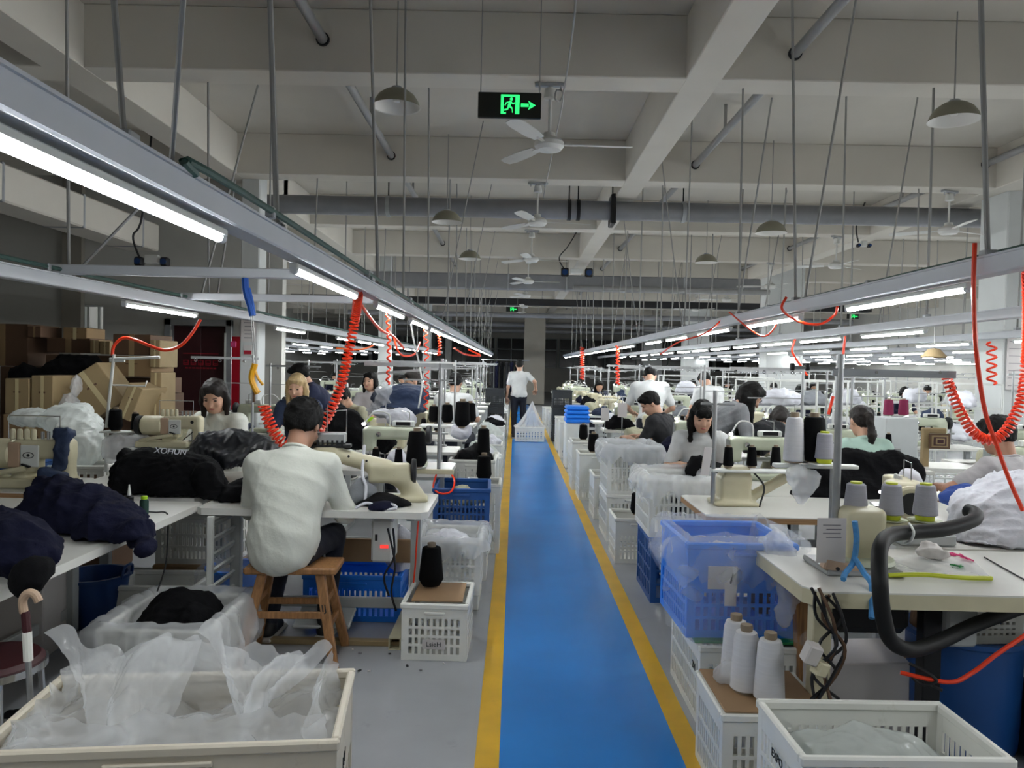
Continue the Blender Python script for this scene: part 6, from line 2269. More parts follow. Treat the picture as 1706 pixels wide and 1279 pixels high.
for (px_, y0_, y1_, y, lab, pitch, R_) in ((646, 524, 640, 5.4, 'loosely coiled red hose left of the tall cone', 0.05, 0.012), (709, 548, 682, 7.65, 'wavy red coil hose hanging over the black cones', 0.075, 0.022), (731, 557, 592, 8.95, 'short red coil hose by the trunking', 0.035, 0.02)):
    tag(MB().tube(coil([P(px_, y0_, y), P(px_ + 2, (y0_ + y1_) / 2, y), P(px_, y1_, y)], R_, pitch, 8), 0.007, 6).build('coil_hose', M['red_hose']), lab, 'hose')
tag(MB().tube(spline([P(685, 540, 5.9), P(690, 570, 6.0), P(698, 605, 6.1), P(703, 640, 6.1), P(697, 680, 6.1)], 8), 0.007, 6).build('air_hose', M['white_paint']), 'white hose drooping left of the wavy red coil', 'hose')
tag(MB().tube(spline([P(757, 580, 9), P(775, 590, 9.6), P(800, 592, 10), P(780, 582, 10)], 8), 0.012, 6).build('air_hose', M['red_hose']), 'tangle of red hose far along the left trunking', 'hose')

# ================================================================== right foreground
# ---- nearest table ------------------------------------------------------------
t = thing('sewing_table', 'thick cream sewing table with wooden legs at right front', 'table', (0, 0, 0))
x0, x1, y0, y1 = 1.08, 2.55, 2.76, 3.46
pl = [(x0 + 0.05, y0), (x1, y0), (x1, y1), (x0, y1), (x0, y0 + 0.07)]
MB().prism(pl, TZ - 0.006, TZ, 'z').build('tabletop', M['tabletop'], t, smooth=0)
MB().prism(pl, TZ - 0.06, TZ - 0.006, 'z').build('edge_band', M['cream'], t, smooth=0)
for i, (x, y, m, tilt) in enumerate(((1.16, 2.86, 'cream', 0), (1.30, 3.3, 'wood', 0.05), (1.62, 2.95, 'blackmetal', 0.0), (1.72, 3.3, 'wood', -0.08), (2.45, 2.86, 'cream', 0), (2.45, 3.36, 'cream', 0))):
    MB().bar((x, y, 0), (x - tilt, y, TZ - 0.055), 0.07, 0.06, up=(0, 1, 0), ch=0.004).build('leg', M[m], t)
MB().box((1.75, 3.05, 0.60), (0.12, 0.2, 0.20), ch=0.01).build('control_box', M['tableframe'], t)
MB().box((1.42, 3.1, 0.62), (0.3, 0.24, 0.18), ch=0.03).build('motor', M['blackmetal'], t)

# base and pillar of the near overlock, seen from behind
q = P(1405, 945, 3.12)
t = thing('overlock_machine', 'cream overlock machine behind the paper sheet at right front', 'sewing machine', (1.40, 3.1, TZ), 0)
MB().box((-0.02, 0, 0.012), (0.30, 0.26, 0.024), ch=0.006).build('base_plate', M['alu'], t)
MB().lathe([(0.0, 0.024), (0.12, 0.024), (0.125, 0.03), (0.12, 0.045), (0, 0.048)], 26, c=(0.03, 0.02, 0)).build('turntable', M['cream2'], t)
pr = [('bx', (0.03, 0.05, 0.13), (0.075, 0.07, 0.10), 0.02), ('bx', (0.05, 0.06, 0.20), (0.07, 0.06, 0.04), 0.02, None, 0.03)]
solid('machine_body', pr, M['cream'], t, 0.009, 0.02)
MB().box((-0.11, -0.10, 0.03), (0.14, 0.05, 0.045), (0, 0.25, 0), ch=0.006).build('foot_lever', M['tan'], t)
MB().cyl((-0.13, -0.125, 0.03), (-0.13, -0.132, 0.03), 0.007, n=10).build('bolt', M['blackmetal'], t)
q = P(1385, 900, 2.98)
t = thing('paper_sheet', 'white printed paper sheet taped before the near overlock', 'paper', (q.x, 2.98, q.z), 0.05)
MB().box((0, 0, 0), (0.115, 0.003, 0.175)).build('sheet', M['paper'], t)
for i in range(4):
    MB().box((0.0 + 0.008 * (i % 2), -0.003, 0.06 - i * 0.016), (0.07 - 0.01 * (i % 2), 0.002, 0.003)).build('print_line', M['paper_ink'], t)
tag(MB().tube(spline([P(1424, 868, 2.95), P(1427, 900, 2.95), P(1422, 935, 2.93), P(1408, 955, 2.88), P(1405, 965, 2.85)], 6), 0.011, 6).build('measuring_tape', M['blue_tape']), 'blue measuring tape hanging on the near overlock', 'tape')
tag(MB().tube(spline([P(1424, 930, 2.93), P(1440, 955, 2.88), P(1452, 975, 2.8), P(1452, 1030, 2.72)], 6), 0.011, 6).build('measuring_tape', M['blue_tape']), 'blue measuring tape end over the near table edge', 'tape')
# thread stand with lilac cones
yS = 3.2
t = thing('thread_stand', 'tall grey thread stand with wide cross bar at right front', 'thread stand', (0, 0, 0))
a, b = P(1392, 860, yS), P(1390, 590, yS)
MB().cyl((a.x, yS, TZ), (a.x, yS, b.z), 0.016, n=12).build('pole', M['alu'], t)
a2, b2 = P(1386, 622, yS), P(1592, 622, yS)
MB().box(((a2 + b2) / 2), ((b2 - a2).length, 0.02, 0.032), ch=0.003).build('cross_bar', M['steel'], t)
for px_ in (1458, 1564):
    q = P(px_, 620, yS)
    MB().cyl((q.x, yS - 0.011, q.z), (q.x, yS - 0.014, q.z), 0.006, n=8).build('bolt', M['chrome'], t)
MB().tube([P(1320, 612, yS), P(1390, 614, yS)], 0.008, 6).build('side_arm', M['alu'], t)
for px_ in (1320, 1345):
    q = P(px_, 611, yS)
    MB().box(q, (0.016, 0.02, 0.03), ch=0.003).build('eyelet', M['dark'], t)
tz = P(1487, 866, yS).z
xs = [P(1425, 860, yS).x, P(1484, 860, yS).x, P(1541, 860, yS).x]
MB().box(((a.x + xs[2]) / 2 + 0.02, yS, tz - 0.018), (xs[2] - a.x + 0.06, 0.05, 0.022), ch=0.004).build('tray_beam', M['cream'], t)
for x in xs:
    MB().lathe([(0.0, -0.008), (0.06, 0.0), (0.066, 0.005), (0.05, 0.003), (0.0, 0.0)], 20, c=(x, yS, tz)).build('cone_dish', M['cream2'], t)
q = P(1378, 660, yS)
for i, x in enumerate(xs):
    cone('lilac', (x, yS, tz + 0.003), ['left', 'middle', 'right'][i] + ' lilac white cone of three over the near overlock', None, (1.05, 1.05, 0.98))
# upper tray with big cones
yB = 3.9
q = P(1345, 772, yB)
t = thing('thread_stand', 'upper cone tray on a post at right of the aisle', 'thread stand', (0, 0, 0))
MB().box((q.x + 0.04, yB, q.z - 0.012), (0.42, 0.06, 0.02), ch=0.004).build('tray', M['white_paint'], t)
MB().cyl((q.x + 0.14, yB + 0.03, TZ - 0.0), (q.x + 0.14, yB + 0.03, q.z - 0.01), 0.012, n=8).build('post', M['alu'], t)
for px_, k, lab, sc_ in ((1322, 'white_tall', 'tall white cone beside the dark navy cone', (0.85, 0.85, 1.02)), (1355, 'black_big', 'large dark navy cone right of the tall white cone', (0.82, 0.82, 0.84)), (1374, 'lilac', 'white cone with lime core in front of the navy cone', (1.0, 1.0, 1.0))):
    q2 = P(px_, 770, yB - (0.06 if k == 'lilac' else 0))
    if k == 'lilac':
        q2 = P(1373, 771, yB - 0.07)
        tb = MB().box((q2.x, q2.y, q2.z - 0.006), (0.12, 0.12, 0.01), ch=0.003).build('cone_dish', M['white_paint'], t)
    cone(k, (q2.x, q2.y, q2.z), lab, None, sc_)
garment('clear film hanging from the upper cone tray', [(1325, 790, 3.85, (.06, .05, .06)), (1345, 800, 3.85, (.07, .05, .07)), (1335, 825, 3.85, (.04, .04, .06))], 'film', 61, floor=None, amp=0.012, sc=18, cat='plastic bag', name='film_sack')

# round machine end-on
OVER.put((1.84, 3.66, TZ + 0.06), -PI / 2 - 0.25, 'cream overlock with round handwheel facing the camera', None, (0.85, 0.85, 0.85))
tag(MB().box((1.92, 3.7, TZ + 0.03), (0.26, 0.36, 0.055), ch=0.01).build('machine_plinth', M['tableframe']), 'grey plinth under the round handwheel machine', 'plinth')
RT1b = table('white sewing table behind the lilac cones', (2.37, 3.82, 0), 0, w=1.2, d=0.66, edge='tabletop', box_at=-0.1)
heap('crumpled white cloth on the round handwheel machine', (1.98, 3.8, TZ + 0.06), (0.2, 0.16, 0.26), 'white_cloth', 63, vox=0.012, amp=0.01)
# black vacuum hose
pts = spline([P(1612, 850, 3.1), P(1626, 856, 3.05), P(1618, 868, 2.98), P(1570, 882, 2.9), P(1520, 886, 2.85), P(1482, 892, 2.78), P(1466, 915, 2.68), P(1466, 970, 2.60), P(1472, 1030, 2.6), P(1486, 1068, 2.62), P(1520, 1082, 2.68), P(1570, 1066, 2.78), P(1625, 1040, 2.9), P(1706, 1010, 3.05)], 8)
tag(MB().tube(pts, 0.027, 12).build('vacuum_hose', M['copper']), 'thick black vacuum hose bending over the near table edge', 'hose')
tag(MB().tube(spline([P(1515, 872, 2.86), P(1522, 885, 2.80), P(1518, 900, 2.80), P(1508, 905, 2.83)], 5), 0.005, 6).build('cable_tie', M['white_paint']), 'white cable tie around the black vacuum hose', 'tie')
tag(MB().tube(spline([P(1500, 1120, 2.75), P(1580, 1136, 2.7), P(1620, 1120, 2.7), P(1660, 1090, 2.7), P(1720, 1050, 2.7)], 8), 0.008, 8).build('air_hose', M['red_hose']), 'red hose rising at the lower right corner', 'hose')
tag(MB().tube(spline([P(1515, 1105, 2.76), P(1545, 1120, 2.72), P(1560, 1135, 2.7), P(1535, 1140, 2.72), P(1520, 1125, 2.74), P(1570, 1150, 2.7)], 6), 0.006, 6).build('cable', M['dark']), 'black tangled cable under the near right table', 'cable')
for i in range(7):
    r_ = random.Random(100 + i)
    a = P(1352 + 6 * i, 985 + r_.uniform(-8, 8), 2.72)
    pts = [a] + [P(1350 + r_.uniform(0, 60), 985 + 45 * (k + 1), 2.66 + r_.uniform(0, .1)) for k in range(4)]
    tag(MB().tube(spline(pts, 5), 0.006, 5).build('cable', M[('dark', 'blackmetal', 'carton3')[i % 3]]), ORDN[i] + ' cable from the left drooping at the near right table corner', 'cable', 'cables at the near table corner')
t = thing('connector', 'pale plug connector in the cable bundle', 'plug', P(1352, 1088, 2.62))
MB().box((0, 0, 0), (0.05, 0.05, 0.07), (0.2, 0.3, 0.1), ch=0.005).build('plug_body', M['paper'], t)
MB().box((0.03, 0.0, -0.05), (0.045, 0.045, 0.05), (0.2, 0.3, 0.5), ch=0.005).build('plug_cap', M['cream'], t)
# items on the near table
garment('white paper scraps with pink thread on the near right table', [(1545, 918, 3.3, (.05, .03, .06)), (1560, 925, 3.25, (.06, .03, .04))], 'paper', 65, amp=0.01, sc=18, vox=0.01, name='paper_scraps', cat='paper')
for i, (px_, py_, m, lab) in enumerate(((1612, 936, 'pink', 'pink thread tuft on the near right table'), (1590, 926, 'pink', 'smaller pink thread tuft beside the paper scraps'), (1598, 947, 'green', 'green thread snippet on the near right table'))):
    q = G(px_, py_, TZ)
    rr = random.Random(i)
    pts = [(q.x + rr.uniform(-.03, .03), q.y + rr.uniform(-.03, .03), TZ + 0.004 + rr.uniform(0, .01)) for _ in range(12)]
    tag(MB().tube(spline(pts, 4), 0.0035, 5).build('thread_tuft', M[m]), lab, 'thread')
t = thing('film_packet', 'clear film packet with yellow edge lying on the near table', 'plastic bag', (0, 0, 0))
a = [G(1485, 958, TZ + .004), G(1650, 962, TZ + .004), G(1610, 935, TZ + .004), G(1490, 930, TZ + .004)]
MB().grid(14, 8, lambda u, v: (a[0].lerp(a[1], u)).lerp(a[3].lerp(a[2], u), v) + Vector((0, 0, 0.012 + 0.008 * math.sin(11 * u + 5 * v)))).build('film', M['film'], t, smooth=180)
MB().tube(spline([G(1480, 958, TZ + .012), G(1540, 957, TZ + .02), G(1600, 962, TZ + .014), G(1652, 963, TZ + .01)], 5), 0.009, 6).build('edge_strip', M['core_y'], t)
tag(MB().tube(spline([G(1640, 928, TZ + .004), G(1670, 945, TZ + .004), G(1706, 965, TZ + .004)], 5), 0.003, 5).build('cable', M['dark']), 'thin grey cable on the near right table top', 'cable')
# white garment heap at right edge
garment('big heap of white shirts at the right edge', [(1650, 850, 3.75, (.2, .2, .13)), (1690, 835, 3.8, (.2, .2, .16)), (1625, 890, 3.7, (.14, .2, .09)), (1680, 890, 3.65, (.22, .2, .12)), (1730, 870, 3.7, (.2, .2, .2)), (1600, 915, 3.7, (.08, .1, .05)), (1655, 915, 3.6, (.16, .1, .08))], 'white_cloth', 66, amp=0.022, sc=12)
# below the near table
t = thing('barrel', 'big blue plastic barrel under the near right table', 'barrel', (1.93, 3.25, 0))
MB().lathe([(0.0, 0.0), (0.2, 0.0), (0.215, 0.05), (0.22, 0.45), (0.235, 0.46), (0.235, 0.48), (0.21, 0.48), (0.2, 0.06), (0, 0.05)], 28).build('barrel_wall', M['crate_navy'], t)
crate('small white basket inside the blue barrel', (1.95, 3.25, 0.45), 0.1, 0.34, 0.24, 0.17, 'crate', pitch=0.026)
heap('dark cloth bundle on the floor under the near right table', (2.3, 3.1, 0), (0.5, 0.5, 0.55), 'navy_cloth', 67, vox=0.02)
tag(MB().box((1.6, 3.4, 0.16), (0.7, 0.3, 0.32), (0, 0, 0.1), ch=0.006).build('carton', M['paper']), 'white carton on the floor under the near right table', 'box')
for x in (2.17, ):
    tag(MB().tube([(x, 2.8, TZ - 0.06), (x + 0.004, 2.8, 0.2)], 0.002, 5).build('loose_thread', M['paper']), 'pale loose thread hanging under the near right table', 'thread', 'loose threads under the near table')

# ---- crates at the right of the aisle ---------------------------------------------------
FC = crate('white crate in the right foreground holding film', (1.10, 2.27, 0.24), 0.02, 0.60, 0.38, 0.26, 'crate', pitch=0.028, solid_top=0.06, bands=2)
crate('white crate under the right foreground crate', (1.10, 2.27, 0), 0.02, 0.58, 0.36, 0.24, 'crate')
text_mesh('crate_text', 'EXPO', 0.035, M['ink'], FC, (-0.304, -0.02, 0.17), (PI / 2, 0, -PI / 2))
heap('pale film bundle filling the right foreground crate', (1.11, 2.27, 0.28), (0.52, 0.32, 0.28), 'film_white', 71, vox=0.012, amp=0.018, cat='plastic bag', name='film_sack')
crate('white crate with hardboard lid right of the aisle', (0.95, 2.87, 0), 0.0, 0.40, 0.40, 0.345, 'crate', pitch=0.03)
tag(MB().box((0.945, 2.87, 0.350), (0.36, 0.38, 0.008), ch=0.002).build('hardboard_sheet', M['board']), 'brown hardboard sheet under the three white cones', 'board')
for (px_, py_, lab) in ((1224, 1128, 'rear white cone of three on the hardboard'), (1241, 1150, 'middle white cone of three on the hardboard'), (1281, 1166, 'front white cone of three on the hardboard')):
    q = G(px_, py_, 0.354)
    cone('white_tall', (q.x, q.y, 0.354), lab, None, (0.9, 0.9, 1.0))
heap('clear film scrap beside the three white cones', (0.86, 2.93, 0.354), (0.14, 0.16, 0.08), 'film', 72, vox=0.01, amp=0.012, cat='plastic bag', name='film_sack')
CT = crate('tall white crate under the blue bagged crate', (1.08, 3.6, 0), 0.0, 0.52, 0.62, 0.36, 'crate')
text_mesh('crate_text', '2N', 0.045, M['ink'], CT, (-0.2655, -0.24, 0.25), (PI / 2, 0, -PI / 2))
tag(MB().box((1.06, 3.6, 0.366), (0.5, 0.55, 0.012), ch=0.002).build('green_mat', M['green']), 'thin green sheet under the blue bagged crate', 'sheet')
BC = crate('bright blue crate in a clear bag right of the aisle', (1.01, 3.62, 0.372), 0.04, 0.50, 0.52, 0.42, 'crate_blue', pitch=0.034, solid_top=0.2)
MB().box((-0.09, -0.263, 0.27), (0.13, 0.004, 0.10)).build('paper_label', M['paper'], BC)
heap('white and black printed cloth in the blue bagged crate', (1.0, 3.62, 0.62), (0.40, 0.42, 0.13), 'white_cloth', 73, vox=0.012, amp=0.015)
for i, (dx, dy, rz_) in enumerate(((0.0, -0.06, 0.5), (0.06, -0.02, -0.6), (-0.05, 0.0, 0.2))):
    pass
bag_liner('clear bag draped over the bright blue crate', (1.01, 3.62, 0.372), 0.04, 0.50, 0.52, 0.42, 'film_clear', 0.10, 0.15, 0.05, 15)


def bagside(u, v):
    a = P(1105, 895, 3.34).lerp(P(1108, 1045, 3.25), v)
    b = P(1330, 880, 3.55).lerp(P(1345, 1060, 3.3), v)
    p = a.lerp(b, u)
    p.y += 0.05 * math.sin(7 * u + 3 * v) + 0.025 * math.sin(17 * u - 6 * v) - 0.03
    p.z += 0.02 * math.sin(9 * u + 2) * v - 0.08 * math.sin(PI * u) * v * 0.4
    return p


tag(crinkle(MB().grid(70, 50, bagside).build('plastic_bag', M['film_clear'], None, smooth=180), [(0.012, 12, 3), (0.008, 27, 4), (0.004, 60, 5)]), 'loose clear bag skirt hanging before the blue crate', 'plastic bag')
garment('grey crumpled film hanging right of the blue crate', [(1300, 935, 3.35, (.08, .08, .1)), (1320, 970, 3.3, (.07, .08, .12)), (1290, 905, 3.4, (.09, .08, .06)), (1310, 1010, 3.25, (.05, .06, .09))], 'film', 74, floor=None, amp=0.02, sc=15, cat='plastic bag', name='film_sack')
t = thing('price_tag', 'small tag hanging on cords at the blue crate', 'tag', (0, 0, 0))
q = P(1217, 990, 3.28)
MB().box((q.x, 3.28, q.z), (0.05, 0.003, 0.10)).build('card', M['paper'], t)
MB().tube([P(1222, 955, 3.28), P(1217, 972, 3.28)], 0.004, 5).build('cord', M['dark'], t)
# white-over-blue pair
crate('dark blue grid crate at the right aisle edge', (1.14, 5.35, 0), 0.0, 0.44, 0.58, 0.44, 'crate_navy', pitch=0.06, bands=4, solid_top=0.03)
crate('white bag-lined crate on the dark blue grid crate', (1.13, 5.35, 0.44), 0.0, 0.46, 0.6, 0.38, 'crate')
bag_liner('clear bag over the white crate on the dark blue one', (1.13, 5.35, 0.44), 0.0, 0.46, 0.6, 0.38, 'film', 0.12, 0.13, 0.03, 17, bottom=0.05)
crate('lidded small white crate behind the dark blue one', (1.0, 6.3, 0), 0.0, 0.36, 0.44, 0.36, 'crate', solid_top=0.12)
cone('black_mid', (1.02, 6.25, 0.362), 'black cone on the small lidded white crate', None, 1.0)
crate('lower white crate of the tall pair right of the aisle', (1.08, 7.15, 0), 0.0, 0.48, 0.6, 0.42, 'crate')
crate('upper white bagged crate of the tall pair right of the aisle', (1.08, 7.15, 0.42), 0.0, 0.48, 0.6, 0.42, 'crate')
bag_liner('clear bag over the tall pair of white crates', (1.08, 7.15, 0.42), 0.0, 0.48, 0.6, 0.42, 'film_dense', 0.1, 0.14, 0.03, 18, bottom=0.04)
crate('white crate by the yellow line before the tall pair', (1.05, 8.1, 0), 0.0, 0.44, 0.5, 0.45, 'crate', solid_top=0.14)
crate('white crate with two black cones farther along the right', (0.98, 9.2, 0), 0.0, 0.42, 0.5, 0.55, 'crate', solid_top=0.2)
cone('black_mid', (0.95, 9.1, 0.55), 'black cone standing on the right aisle crate', None, 1.25)
cone('black_mid', (0.90, 9.9, 0.62), 'black cone on the farther right aisle crate', None, 1.1)
crate('white crate farther along the right aisle edge', (0.95, 9.95, 0), 0.0, 0.42, 0.5, 0.62, 'crate', solid_top=0.2)
t = thing('side_cabinet', 'pale green open cabinet beside the right aisle crates', 'cabinet', (1.3, 8.55, 0))
for s in (-1, 1):
    MB().box((s * 0.2, 0, 0.36), (0.02, 0.4, 0.72)).build('side_panel', M['cream2'], t)
MB().box((0, 0.19, 0.36), (0.4, 0.02, 0.72)).build('back_panel', M['cream2'], t)
for z in (0.1, 0.4, 0.71):
    MB().box((0, 0, z), (0.4, 0.4, 0.02)).build('shelf', M['cream2'], t)
heap('bright blue bag bundle on the pale cabinet', (1.3, 8.5, 0.72), (0.4, 0.25, 0.09), 'film_blue', 75, vox=0.014, cat='plastic bag', name='film_sack')
q = P(955, 700, 12.0)
t = thing('bag_stack', 'white bin holding a bright blue bag stack right of the aisle', 'bin', (q.x + 0.05, 12.0, 0))
MB().box((0, 0, 0.35), (0.36, 0.5, 0.70), ch=0.02).build('bin_wall', M['crate'], t)
for i in range(4):
    MB().box((0, -0.02 + 0.01 * i, 0.73 + 0.065 * i), (0.38 - 0.01 * i, 0.52, 0.06), ch=0.02).build('bag', M['crate_blue'], t)

# ---- second table on the right ----------------------------------------------------------
RT2 = table('white sewing table with plywood edge right of the bagged crate', (1.86, 4.5, 0), 0, w=1.6, d=0.7, edge='ply', box_at=0.1)
t = thing('sewing_machine', 'tapered cream machine column on the plywood edge table', 'sewing machine', (1.31, 4.55, TZ), 0)
pr = [('bx', (0, 0, 0.012), (0.13, 0.10, 0.012), 0.006), ('bx', (0, 0, 0.09), (0.09, 0.075, 0.085), 0.02, None, 0.03), ('bx', (0.01, 0.0, 0.18), (0.075, 0.07, 0.05), 0.02, None, 0.03), ('rc', (0.1, 0, 0.04), (0.36, 0, 0.20), 0.03, 0.035, 0.02)]
solid('machine_body', pr, M['cream'], t, 0.009, 0.02)
MB().box((0.36, 0, 0.19), (0.12, 0.08, 0.06), (0, -0.4, 0), ch=0.008).build('machine_head', M['alu'], t)
MB().tube(spline([(0.1, -0.05, 0.2), (0.16, -0.07, 0.12), (0.14, -0.08, 0.03), (0.12, -0.09, -0.03)], 5), 0.006, 6).build('cable', M['dark'], t)
yS = 4.5
t = thing('thread_stand', 'thread stand with grey tray and three small black cones at right', 'thread stand', (0, 0, 0))
a, b = P(1187, 838, yS), P(1192, 650, yS)
MB().cyl(a, b, 0.013, n=10).build('pole', M['alu'], t)
MB().tube([P(1168, 672, yS), P(1224, 674, yS)], 0.008, 6).build('top_bar', M['alu'], t)
a2, b2 = P(1183, 783, yS), P(1318, 785, yS)
MB().box((a2 + b2) / 2, ((b2 - a2).length, 0.10, 0.016), ch=0.005).build('tray', M['white_paint'], t)
MB().bar(P(1225, 787, yS), P(1225, 787, yS) + Vector((0, 0.02, -0.1)), 0.03).build('post', M['alu'], t)
for i, px_ in enumerate((1213, 1252, 1292)):
    q = P(px_, 780, yS)
    cone('black_small', (q.x, yS, q.z + 0.004), ['left', 'middle', 'right'][i] + ' small black cone of three on the grey tray', None, 1.0)
q = P(1177, 768, 4.45)
tag(MB().box((q.x, 4.45, q.z), (0.05, 0.004, 0.16), (0, 0.12, 0.2)).build('paper_tag', M['paper']), 'white paper tag tied to the pole at the plywood table', 'paper')
q = P(1288, 880, 4.1)
cone('green', (q.x, 4.05, TZ + 0.0) if False else (P(1290, 905, 3.75).x, 3.75, 0.60), 'slim dark spool standing behind the bagged crate', None, 1.0)
tag(MB().box((P(1290, 905, 3.75).x, 3.75, 0.3), (0.2, 0.16, 0.6), ch=0.01).build('carton', M['carton3']), 'dark carton under the slim dark spool', 'box')
# ---- people on the right ----------------------------------------------------------------
person('person with black fringe in a white shirt facing the camera', (1.50, 6.1, 0), PI - 0.3, sit=0.49, lean=18, head=(22, 12, 0), hands=((-0.10, 0.36, 0.82), (0.14, 0.40, 0.84)), shirt='shirt_cool', hair='bangs', female=True, vox=0.012, fseed=21)
person('person with long black hair in a grey hoodie bending to the right', (1.58, 6.55, 0), -PI / 2 + 0.15, sit=None, lean=42, head=(44, 0, 0), hands=((-0.12, 0.62, 0.95), (0.20, 0.55, 0.93)), shirt='shirt_dgrey', sleeve='mid', hair='verylong', female=True, vox=0.012, fseed=22, face=True, scale=0.97)
garment('charcoal nylon coat on the table before the bending person', [(1275, 725, 6.4, (.16, .2, .14)), (1310, 730, 6.4, (.16, .2, .12)), (1330, 745, 6.3, (.12, .2, .12)), (1260, 745, 6.35, (.12, .16, .08))], 'nylon', 81, floor=None, amp=0.02, sc=11)
person('person with black hair in a black shirt looking down left', (1.60, 7.75, 0), 0.9, sit=0.50, lean=16, head=(35, 40, 0), hands=((-0.16, 0.40, 0.84), (0.12, 0.42, 0.84)), shirt='shirt_black', hair='short', skin='skin', vox=0.013, fseed=23)
person('person in white seen from behind, bent at the right rows', (1.65, 9.25, 0), -0.1, sit=None, lean=24, head=(60, 0, 0), hands=((-0.2, 0.45, 1.0), (0.2, 0.45, 1.0)), shirt='shirt_cool', hair='short', vox=0.016, fseed=24, face=False)
person('person in pale shirt with black hair by the grey pillar', (2.75, 10.5, 0), 0.3, sit=None, lean=22, head=(45, 0, 0), hands=((-0.2, 0.4, 0.95), (0.2, 0.45, 0.95)), shirt='shirt_cool', hair='short', vox=0.016, fseed=25, face=False, scale=0.95)
person('person with ponytail in a mint shirt, back turned', (2.78, 5.95, 0), 0.05, sit=0.44, lean=12, head=(20, 0, 0), hands=((-0.2, 0.42, 0.80), (0.2, 0.42, 0.80)), shirt='shirt_mint', hair='pony', hairm='hair_brown', female=True, vox=0.012, fseed=26, loose=1.12)
person('person in a grey shirt at the right edge, back turned', (3.1, 4.62, 0), 0.35, sit=0.46, lean=14, head=(18, 5, 0), hands=((-0.26, 0.40, 0.84), (0.15, 0.45, 0.84)), shirt='shirt_grey', hair='crew', skin='skin2', vox=0.012, fseed=27, loose=1.1, pole=(0.95, -0.2, -0.35))
person('person with dark brown hair half hidden behind the navy cone', (2.62, 7.6, 0), PI - 0.3, sit=0.45, lean=25, head=(45, 0, 0), hands=((-0.16, 0.42, 0.80), (0.16, 0.42, 0.80)), shirt='shirt_khaki', hair='bob', hairm='hair_brown', female=True, vox=0.015, fseed=28)
person('person in purple collar farther back on the right', (4.75, 10.78, 0), 0.7, sit=0.46, lean=18, head=(25, 0, 0), hands=((-0.16, 0.42, 0.80), (0.16, 0.42, 0.80)), shirt='shirt_cool', hair='bob', hairm='hair_brown', female=True, vox=0.016, fseed=29, face=False)
# dark garments on chair backs before the ponytail person
garment('black coats piled before the ponytail person', [(1370, 790, 5.0, (.16, .14, .14)), (1420, 785, 5.1, (.18, .14, .16)), (1480, 785, 5.1, (.18, .14, .16)), (1515, 790, 5.1, (.1, .12, .12)), (1400, 815, 5.0, (.22, .14, .12)), (1470, 815, 5.0, (.22, .14, .12)), (1350, 825, 4.95, (.14, .12, .1)), (1430, 838, 4.9, (.25, .12, .08))], 'black_cloth', 82, floor=None, amp=0.02, sc=9)
RT3 = table('white sewing table under the black coats on the right', (2.35, 5.12, 0), 0, w=1.5, d=0.5, edge='ply', box_at=0.2)
RT4 = table('white sewing table of the person in grey shirt', (3.68, 5.25, 0), 0, w=1.0, d=0.5, edge='tabletop')
LOCK.put((3.48, 5.25, TZ), 0.0, 'pale lockstitch machine in front of the person in grey shirt')
garment('blue cloth beside the arm of the person in grey', [(1590, 828, 4.3, (.09, .09, .06)), (1610, 822, 4.3, (.07, .08, .06))], 'blue_cloth', 83, floor=None, amp=0.012, sc=14)
# brown picture panel standing behind
RT5 = table('white table under the brown framed panel', (3.85, 6.75, 0), 0, w=0.9, d=0.5, edge='tabletop', mk_motor=False)
yP = 6.6
t = thing('framed_panel', 'small brown and cream framed panel standing on the right tables', 'picture', (0, 0, 0))
for i, (inset, m) in enumerate(((0, 'carton3'), (6, 'carton2'), (11, 'red_dark'), (16, 'carton2'), (20, 'red_dark'))):
    a, b = P(1548 + inset * 0.6, 722 + inset * 0.5, yP), P(1582 - inset * 0.6, 748 - inset * 0.5, yP)
    MB().box(((a.x + b.x) / 2, yP - 0.004 * i, (a.z + b.z) / 2), (b.x - a.x, 0.012, a.z - b.z), ch=0.002).build('panel_layer', M[m], t)
a, b = P(1536, 714, yP + .05), P(1544, 757, yP + .05)
b.z = TZ + 0.001
MB().box(((a.x + b.x) / 2, yP + .04, (a.z + b.z) / 2), (b.x - a.x, 0.05, a.z - b.z)).build('easel_side', M['carton2'], t)
a, b = P(1536, 712, yP + .05), P(1575, 722, yP + .05)
MB().box(((a.x + b.x) / 2, yP + .05, (a.z + b.z) / 2), (b.x - a.x, 0.05, a.z - b.z), ch=0.008).build('easel_top', M['carton2'], t)
for (px_, k, lab) in ((1480, 'magenta', 'left magenta cone on the far right stand'), (1505, 'magenta', 'right magenta cone on the far right stand')):
    q = P(px_, 692, 8.2)
    cone(k, (q.x, 8.2, q.z), lab, None, (0.95, 0.95, 0.85))
q = P(1492, 694, 8.2)
tag(MB().box((q.x, 8.2, (q.z - 0.004) / 2), (0.34, 0.3, q.z - 0.004), ch=0.01).build('side_cabinet', M['tableframe']), 'pale cabinet under the magenta cones', 'cabinet')

